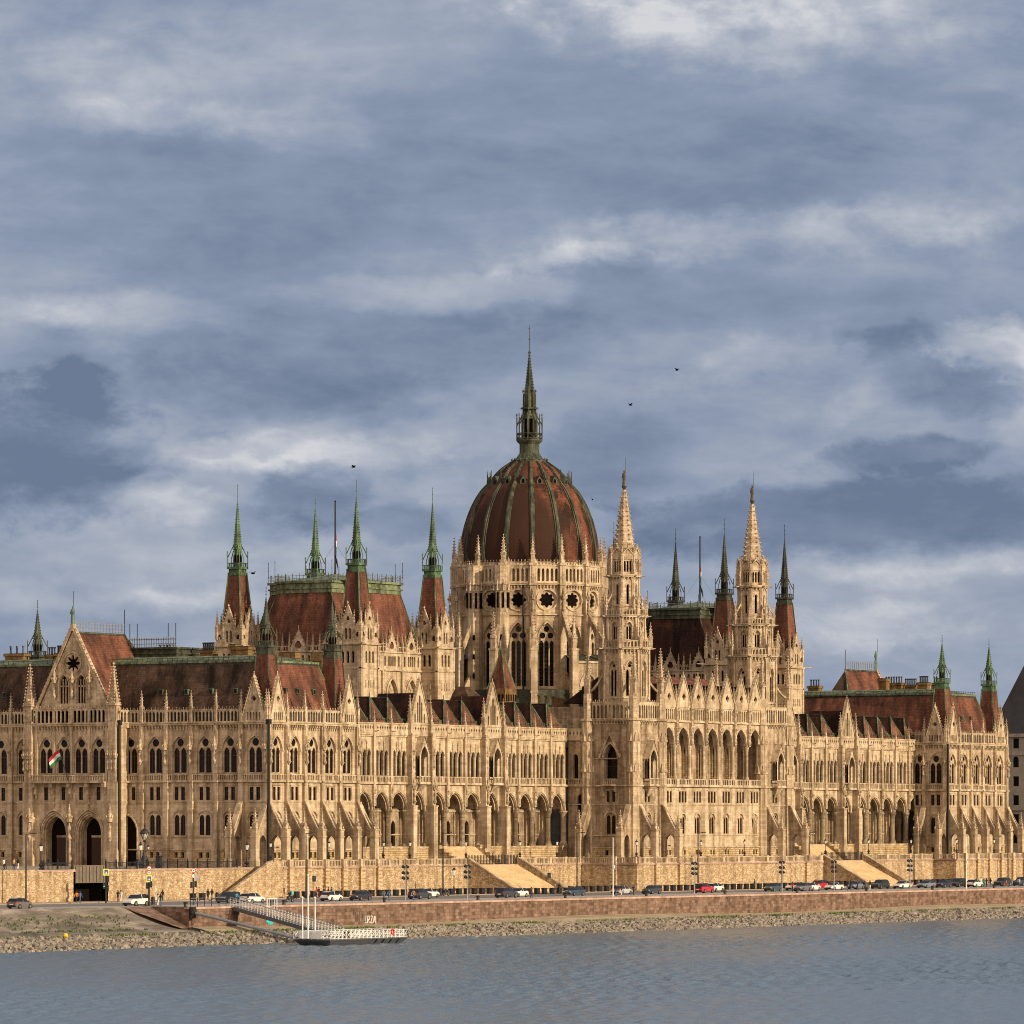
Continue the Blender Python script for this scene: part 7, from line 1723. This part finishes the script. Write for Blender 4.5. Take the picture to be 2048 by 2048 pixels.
PPL=[(153,-9,'walk','orange','black',WR,'person in an orange jacket at the left edge of the underpass mouth',None),
(160,-9.5,'walk','blue','jeans',WR,'person in blue beside the orange jacket, in front of the dark underpass',None),
(236,-9,'walk','black','black',-WR,'person all in black walking left, right of the underpass',None),
(241.5,-8.4,'walk','white','white',-WR,'person in white just behind the one in black right of the underpass',None),
(316,-30.5,'walk','white','white',WR,'person in a pale coat right of the sign post with round signs',None),
(321,-32,'walk','black','jeans',WR,'person in a black coat and jeans right of the sign post with round signs',None),
(325,-11,'stand','black','grey',WR,'person in a dark jacket farther back, right of the sign post with round signs',None),
(416,-10,'stand','black','black',WR,'left one of two people in black standing before the golden wall',None),
(424,-10,'walk','black','grey',WR,'right one of two people in black standing before the golden wall, in grey trousers',None),
(633,-12,'stand','red','black',0,'person in red with dark trousers behind the flagpoles',None),
(638,-12,'stand','black','black',0,'person in black beside the one in red behind the flagpoles','bag'),
(648,-12,'talk','black','black',0,'person in black behind the rear of the white hatchback',None),
(657,-12,'stand','black','grey',0,'left one of the pair standing behind the roof of the white hatchback',None),
(663,-12,'stand','navy','grey',0,'right one of the pair standing behind the roof of the white hatchback',None),
(768,-34,'walk','grey','jeans',WR,'person in grey with dark jeans, left of the first floodlight mast',None),
(778,-33,'walk','blue','jeans',WR,'person in blue and pale jeans, next to the first floodlight mast',None),
(827,-34,'walk','tan','jeans',WR,'person in a tan top before the dark hatchback by the first floodlight mast',None),
(1063,-35,'stand','black','black',0,'lone person in black right of the white car below the near grand staircase',None),
(1110,-11.5,'stand','grey','black',0,'person in grey with a bicycle-side stance at the foot of the stair parapet',None),
(1118,-11.5,'walk','black','black',-WR,'person in a black hooded coat next to the small dark sign board',None),
(1232,-35,'walk','black','jeans',WR,'person in black with blue jeans before the silver car',None),
(1243,-34.5,'walk','navy','white',WR,'person in navy and pale trousers before the silver car',None),
(1267,-33,'walk','navy','black',-WR,'person in navy right of the silver car',None),
(1509,-13.9,'stand','black','black',0,'person in black at the row of planters below the right end of the central terrace',None),
(1585,-33.5,'walk','red','black',WR,'person in red before the white and grey parked cars',None),
(1695,-34,'walk','black','jeans',WR,'first from the left of the five dark-clad people by the far grand staircase',None),
(1702,-34,'stand','navy','jeans',WR,'second from the left of the five people by the far grand staircase, in navy',None),
(1715,-33.5,'stand','black','black',0,'third and middle one of the five people by the far grand staircase',None),
(1730,-34,'stand','black','navy',0,'fourth from the left of the five people by the far grand staircase','bag'),
(1740,-34,'walk','black','white',WR,'fifth of the people by the far grand staircase, in black with pale trousers',None),
(1962,-24,'stand','white','white',0,'person in white behind the tail of the white hatchback below the far pavilion',None),
(1968,-33.5,'walk','teal','black',WR,'person in teal at the left of the group right of the white hatchback',None),
(1973,-33,'walk','black','black',WR,'tall person in black in the group right of the white hatchback',None),
(1981,-33.5,'walk','black','jeans',WR,'person in black and jeans at the right of the group by the white hatchback','hand'),
(2012,-34.5,'sit','red','grey',0,'person in red crouching before the large black car',None),
(2038,-34.5,'walk','orange','jeans',WR,'person in bright orange at the right end of the quay','box')]
for px,v,po,a,b,fc,lab,bag in PPL: person(px,v,ZR+(.13 if v>-14 else .006),po,a,b,fc,lab,bag)
for px,v,po,a,b,fc,lab in ((8,2.5,'stand','white','black',0,'person in white behind the wall at the far left of the promenade'),(36,2.5,'walk','black','white',WR,'person in black with a pale bag on the promenade above the golden wall'),(76-48,2.0,'stand','tan','navy',0,'person in tan beside the lamp pole on the promenade'),(97,3.5,'walk','black','grey',WR,'person in black walking on the promenade left of the portals'),(275,1.5,'walk','black','cyan',-WR,'person in black beside the candelabra'),(11,8,'stand','navy','black',0,'person in navy near the north front at the far left')):
    person(px,v,ZT,po,a,b,fc,lab,None,1.0,'people on the north promenade')
# ------------------------------------------------------------------ motor scooters
def scooter(px,v,col,rider,lab,face):
    e=empty('scooter',(PU(px,v),v,ZR+.006),face); tag(e,lab,'scooter')
    mk('body',S().box(-.5,.35,-.16,.16,.42,.62,col,top=(.1,.03)).box(-.95,-.3,-.17,.17,.45,.85,col,top=(.12,.04)).box(.35,.55,-.2,.2,.35,1.0,col,top=(.05,.03)),e,world=False)
    mk('seat',S().box(-.85,-.1,-.15,.15,.85,.95,'tyre',top=(.05,.03)),e,world=False); mk('handlebar',S().tube((.5,-.33,1.12),(.5,.33,1.12),.03,'iron',5).tube((.5,0,1.1),(.62,0,.5),.04,'iron',5),e,world=False)
    for x in (-.72,.72): w=mk('wheel',S().tube((0,-.07,0),(0,.07,0),.28,'tyre',12),e,world=False); w.location=(x,0,.28); mk('rim',S().tube((0,-.075,0),(0,.075,0),.15,'rim',8),w,world=False)
    mk('headlight',S().octa(.6,0,1.0,.08,'head_glass'),e,world=False)
    return e
scooter(579,-28,'car_black',1,'black scooter ridden past the piered wall, left of the tall road lamp',pi)
scooter(474,-30,'car_blue',1,'blue scooter ridden in front of the black car near the gangway landing',0)
scooter(892,-9,'car_dark',0,'dark scooter parked by the wall left of the near grand staircase',pi)
for px,v,top,lab,fc,bag in ((579.5,-28,'black','person in black riding the black scooter with a cyan box',-pi/2,'box'),(473,-30,'cyan','person in cyan riding the blue scooter',pi/2,None)):
    o=person(px,v,ZR+.42,'sit',top,'black',fc,lab,None)
    if bag: mk('delivery_box',S().box(-.28,.28,.15,.65,.75,1.25,'cloth_cyan'),o,world=False)
# bins and sentry boxes
for px,v,z,lab in ((306,-24,ZR,'black bin just right of the sign post with round signs'),(434,-9,ZR+.13,'slim black post bin right of the two people in black'),(881,-9,ZR+.13,'tall black bin left of the parked scooter')):
    e=empty('litter_bin',(PU(px,v),v,z)); tag(e,lab,'bin'); mk('body',S().lathe([(0,0),(.26,0),(.3,.9),(.24,1.0),(0,1.05)],10,'iron'),e,world=False); mk('lid',S().lathe([(0,1.2),(.3,1.1),(.32,1.05),(.3,1.02),(0,1.02)],10,'iron'),e,world=False)
e=empty('sentry_box',(PU(318,1.2),1.2,ZT)); tag(e,'small dark cabinet standing against the north front right of the candelabra','cabinet'); mk('body',S().box(-.4,.4,-.4,.4,0,1.8,'iron',top=(.05,.05)),e,world=False); mk('roof',S().box(-.5,.5,-.5,.5,1.8,1.95,'iron',top=(.2,.2)),e,world=False)
# ------------------------------------------------------------------ birds
def bird(px,py,v,lab,a):
    u=PU(px,v); z=PZ(py,u,v); e=empty('bird',(u,v,z),a); tag(e,lab,'bird','small dark birds flying round the spires')
    mk('body',S().lathe([(0,-.4),(.1,-.25),(.14,0),(.1,.25),(.03,.42),(0,.45)],8,'void'),e,world=False).rotation_euler=(R(90),0,0)
    for sg in (-1,1): mk('wing',S().poly([(0,-.15,.05),(0,.2,.05),(sg*.55,.15,.3),(sg*.55,-.1,.3)],'void').poly([(sg*.55,-.1,.3),(sg*.55,.15,.3),(sg*1.0,-.1,.15)],'void'),e,world=False)
for k,(px,py,lab) in enumerate(((1354,740,'dark bird high right of the dome spire'),(1261,810,'dark bird right of the dome spire, lower than the highest one'),(1185,999,'dark bird between the dome and the first stone tower'),(707,934,'dark bird just above a green spire tip left of the dome'),(506,1147,'dark bird beside the leftmost red pyramid roof'))): bird(px,py,0,lab,k*1.1)
# ------------------------------------------------------------------ sky, sun, camera
w=bpy.data.worlds.new('World'); sc.world=w; w.use_nodes=True; nt=w.node_tree; nt.nodes.clear()
SUN_EL=18.0; SUN_AZ=3.0      # degrees north of west(-v)
sky=N(nt,'ShaderNodeTexSky'); sky.sky_type='NISHITA'; sky.sun_disc=False; sky.sun_elevation=R(SUN_EL); sky.sun_rotation=R(180+SUN_AZ)
bg1=N(nt,'ShaderNodeBackground'); L(nt,sky.outputs[0],bg1.inputs[0]); bg1.inputs[1].default_value=.06
tc=N(nt,'ShaderNodeTexCoord'); d=tc.outputs['Generated']
def dot(v): n=N(nt,'ShaderNodeVectorMath',operation='DOT_PRODUCT'); L(nt,d,n.inputs[0]); n.inputs[1].default_value=v; return n.outputs['Value']
def M(op,a,b=None,c=None,clamp=False):
    n=N(nt,'ShaderNodeMath',operation=op); n.use_clamp=clamp
    for i,x in enumerate((a,b,c)):
        if x is None: continue
        if hasattr(x,'is_linked'): L(nt,x,n.inputs[i])
        else: n.inputs[i].default_value=x
    return n.outputs[0]
fw=M('MAXIMUM',M('ABSOLUTE',dot((CT,ST,0))),.02)
X0=M('DIVIDE',dot((ST,-CT,0)),fw); Y0=M('DIVIDE',dot((0,0,1)),fw)
# heading-based sky coordinates: Xs across (0..1 over the view), Ys down from the top
Xs=M('MULTIPLY_ADD',X0,FPX/2048,.5); Ys=M('MULTIPLY_ADD',Y0,-FPX/2048,HZ/2048)
cv=N(nt,'ShaderNodeCombineXYZ'); L(nt,Xs,cv.inputs[0]); L(nt,Ys,cv.inputs[1]); P_=cv.outputs[0]
def fn(scale,sv,det=5,ro=.55,dist=0,off=(0,0,0)):
    n=N(nt,'ShaderNodeTexNoise'); n.inputs['Scale'].default_value=scale; n.inputs['Detail'].default_value=det; n.inputs['Roughness'].default_value=ro; n.inputs['Distortion'].default_value=dist
    m=N(nt,'ShaderNodeMapping'); m.inputs['Scale'].default_value=sv; m.inputs['Location'].default_value=off; L(nt,P_,m.inputs[0]); L(nt,m.outputs[0],n.inputs['Vector']); return n.outputs[0]
wx=fn(2.6,(1,1.8,1),4,.55,0,(3,1,0)); wy=fn(2.6,(1,1.8,1),4,.55,0,(8,4,0)); wx2=fn(13,(1,1.5,1),7,.62,0,(1,7,0)); wy2=fn(13,(1,1.5,1),7,.62,0,(5,2,0))
Xw=M('ADD',M('MULTIPLY_ADD',wx,.16,-.08),M('ADD',Xs,M('MULTIPLY_ADD',wx2,.07,-.035))); Yw=M('ADD',M('MULTIPLY_ADD',wy,.07,-.035),M('ADD',Ys,M('MULTIPLY_ADD',wy2,.045,-.0225)))
def ell(cx,cy,sx,sy,tilt):
    dx=M('SUBTRACT',Xw,cx/2048); dy=M('SUBTRACT',Yw,cy/2048)
    if tilt: dy=M('MULTIPLY_ADD',dx,-tilt,dy)
    return M('ADD',M('POWER',M('MULTIPLY',dx,2048/sx),2),M('POWER',M('MULTIPLY',dy,2048/sy),2))
def blob(cx,cy,sx,sy,amp,tilt=0): return M('MULTIPLY',M('POWER',2.718,M('MULTIPLY',ell(cx,cy,sx,sy,tilt),-1)),amp)
bil=fn(17,(1,1.35,1),8,.6,.25,(2,3,0)); bil2=fn(6,(1,1.9,1),7,.6,.3,(9,1,0))
edge=M('ADD',M('MULTIPLY_ADD',bil,2.6,-1.3),M('MULTIPLY_ADD',bil2,3.0,-1.5))
tex=M('ADD',M('MULTIPLY_ADD',bil2,1.0,.1),M('MULTIPLY',fn(10,(1,2.6,1),7,.6,.4,(5,5,0)),.9))
def cloud(cx,cy,sx,sy,amp,tilt=0,soft=.35):
    "a cloud bank with a torn, billowing outline"
    g=M('ADD',M('SUBTRACT',1.0,ell(cx,cy,sx,sy,tilt)),edge)
    n=N(nt,'ShaderNodeMapRange'); n.interpolation_type='SMOOTHSTEP'; L(nt,g,n.inputs[0]); soft=soft*2.1+.15; n.inputs[1].default_value=-soft*.75; n.inputs[2].default_value=soft*1.35; n.inputs[3].default_value=0; n.inputs[4].default_value=amp*1.15
    return M('MULTIPLY',n.outputs[0],tex)
acc=M('ADD',.47,0)
BL=[(250,130,480,130,.14),(1250,300,700,130,-.08),(450,430,650,110,-.10),(600,890,520,60,.16),(500,1080,520,140,.09),(1650,1220,420,110,.14),(1500,700,450,60,.10),(500,1170,500,80,.06),(1500,1200,500,70,.06),(1900,1000,300,60,-.10),(1000,820,300,80,.06),(150,1100,260,40,.08)]
for b_ in BL: acc=M('ADD',acc,blob(*b_))
CLD=[(1560,45,430,62,.30,.02),(1240,25,260,40,.12,.05),(330,150,330,70,.13,.05),(380,235,430,32,.12,.03),(1900,120,210,110,-.10,-.45),(1260,190,620,80,-.10,.06),(1500,330,560,60,-.09,0),(560,320,620,40,-.07,.02),(300,480,420,60,-.06,0),
(1500,462,420,42,.26,-.12),(1180,520,180,16,.14,-.10),(870,583,190,26,.22,0,.3),(230,610,210,34,.22,.06),(1450,600,560,50,-.10,.02),(660,705,400,90,-.22,0),(470,790,330,50,-.12,0),
(1480,745,130,28,.12,-.35,.3),(1750,770,120,34,.12,-.5,.3),(1860,745,120,62,-.26,.1,.2),(1990,690,120,45,.32,0,.2),(2010,800,70,60,.15,0),
(110,720,120,50,-.11,0,.3),(90,915,200,120,-.46,.03,.2),(330,1010,110,26,.20,.1,.2),(560,905,280,26,.20,0),(430,880,70,20,-.12,0,.2),(560,893,40,13,-.12,0,.2),
(600,1000,105,44,-.30,0,.2),(790,1040,100,30,-.20,0,.2),(520,1045,110,30,-.16,0,.2),(1230,925,120,60,-.19,.1,.3),(1770,925,160,34,-.30,-.05,.15),(1400,960,260,40,.02,0),(1780,1040,420,62,-.30,-.03,.15),(1440,1090,220,24,-.10,0),
(1900,1130,210,30,.20,-.05),(1750,1262,160,38,.17,0,.3),(1520,1180,180,26,-.06,0),(140,1190,240,26,.10,0),(330,1225,220,22,-.08,0),(440,1190,120,20,.12,0),(900,955,110,30,.12,0)]
for b_ in CLD:
    b_=list(b_)+[0]*(6-len(b_)); so_=b_[6] if len(b_)>6 else .35
    acc=M('ADD',acc,cloud(b_[0],b_[1],b_[2]*1.2,b_[3]*1.4,b_[4]*1.0,b_[5],so_+.03))
fine=fn(9,(1,3.0,1),8,.6,.3,(2,9,0)); mid=fn(3.4,(1,3.2,1),7,.58,.5,(7,3,0))
acc=M('ADD',acc,M('MULTIPLY_ADD',fine,.42,-.21)); acc=M('ADD',acc,M('ADD',M('MULTIPLY_ADD',mid,.5,-.25),M('MULTIPLY_ADD',fn(2.1,(1,2.2,1),8,.6,.8,(1,6,0)),.55,-.275))); acc=M('ADD',acc,M('MULTIPLY_ADD',bil,.3,-.15))
cr=nt.nodes.new('ShaderNodeValToRGB'); L(nt,acc,cr.inputs[0]); e_=cr.color_ramp.elements
stops=[(0,(.13,.175,.27)),(.2,(.175,.225,.325)),(.4,(.235,.287,.395)),(.6,(.325,.367,.455)),(.8,(.435,.463,.53)),(1,(.60,.61,.64))]
while len(e_)<len(stops): e_.new(.5)
for i,(p_,c_) in enumerate(stops): e_[i].position=p_; e_[i].color=(*c_,1)
# warm glow added to the sky behind the viewer to fill shaded north faces
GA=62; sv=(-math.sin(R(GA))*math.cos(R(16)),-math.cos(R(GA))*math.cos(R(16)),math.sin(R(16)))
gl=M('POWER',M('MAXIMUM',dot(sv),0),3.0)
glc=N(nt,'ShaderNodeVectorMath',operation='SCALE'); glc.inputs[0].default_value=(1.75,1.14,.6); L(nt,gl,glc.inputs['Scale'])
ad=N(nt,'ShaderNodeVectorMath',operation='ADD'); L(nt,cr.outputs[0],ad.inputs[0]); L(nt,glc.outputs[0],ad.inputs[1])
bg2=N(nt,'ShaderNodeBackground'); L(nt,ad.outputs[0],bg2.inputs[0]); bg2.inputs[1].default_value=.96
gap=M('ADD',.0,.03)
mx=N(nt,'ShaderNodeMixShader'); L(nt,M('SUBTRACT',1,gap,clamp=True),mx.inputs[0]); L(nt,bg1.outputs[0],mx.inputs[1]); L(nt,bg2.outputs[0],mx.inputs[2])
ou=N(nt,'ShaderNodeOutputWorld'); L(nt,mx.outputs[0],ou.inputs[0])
sd=bpy.data.lights.new('sun','SUN'); sd.energy=5.0; sd.angle=R(.6); sd.color=(1,.785,.52); so=bpy.data.objects.new('sun',sd); COL.objects.link(so)
tv=Vector((-math.sin(R(SUN_AZ))*math.cos(R(SUN_EL)),-math.cos(R(SUN_AZ))*math.cos(R(SUN_EL)),math.sin(R(SUN_EL))))
so.rotation_euler=tv.to_track_quat('Z','Y').to_euler(); so.location=(0,-300,300)
cam=bpy.data.cameras.new('camera'); co=bpy.data.objects.new('camera',cam); COL.objects.link(co); sc.camera=co
cam.sensor_width=36; cam.lens=36*FPX/2048; cam.shift_y=(HZ-1024)/2048; cam.clip_start=5; cam.clip_end=12000
co.location=(-D0*CT+XR*ST,-D0*ST-XR*CT,CZ); co.rotation_euler=(R(90),0,R(31.35-90))
sc.view_settings.view_transform='Standard'; sc.view_settings.look='None'; sc.view_settings.exposure=0.2; sc.view_settings.gamma=1
sc.cycles.filter_width=1.0
sc.render.resolution_x=1024; sc.render.resolution_y=1024
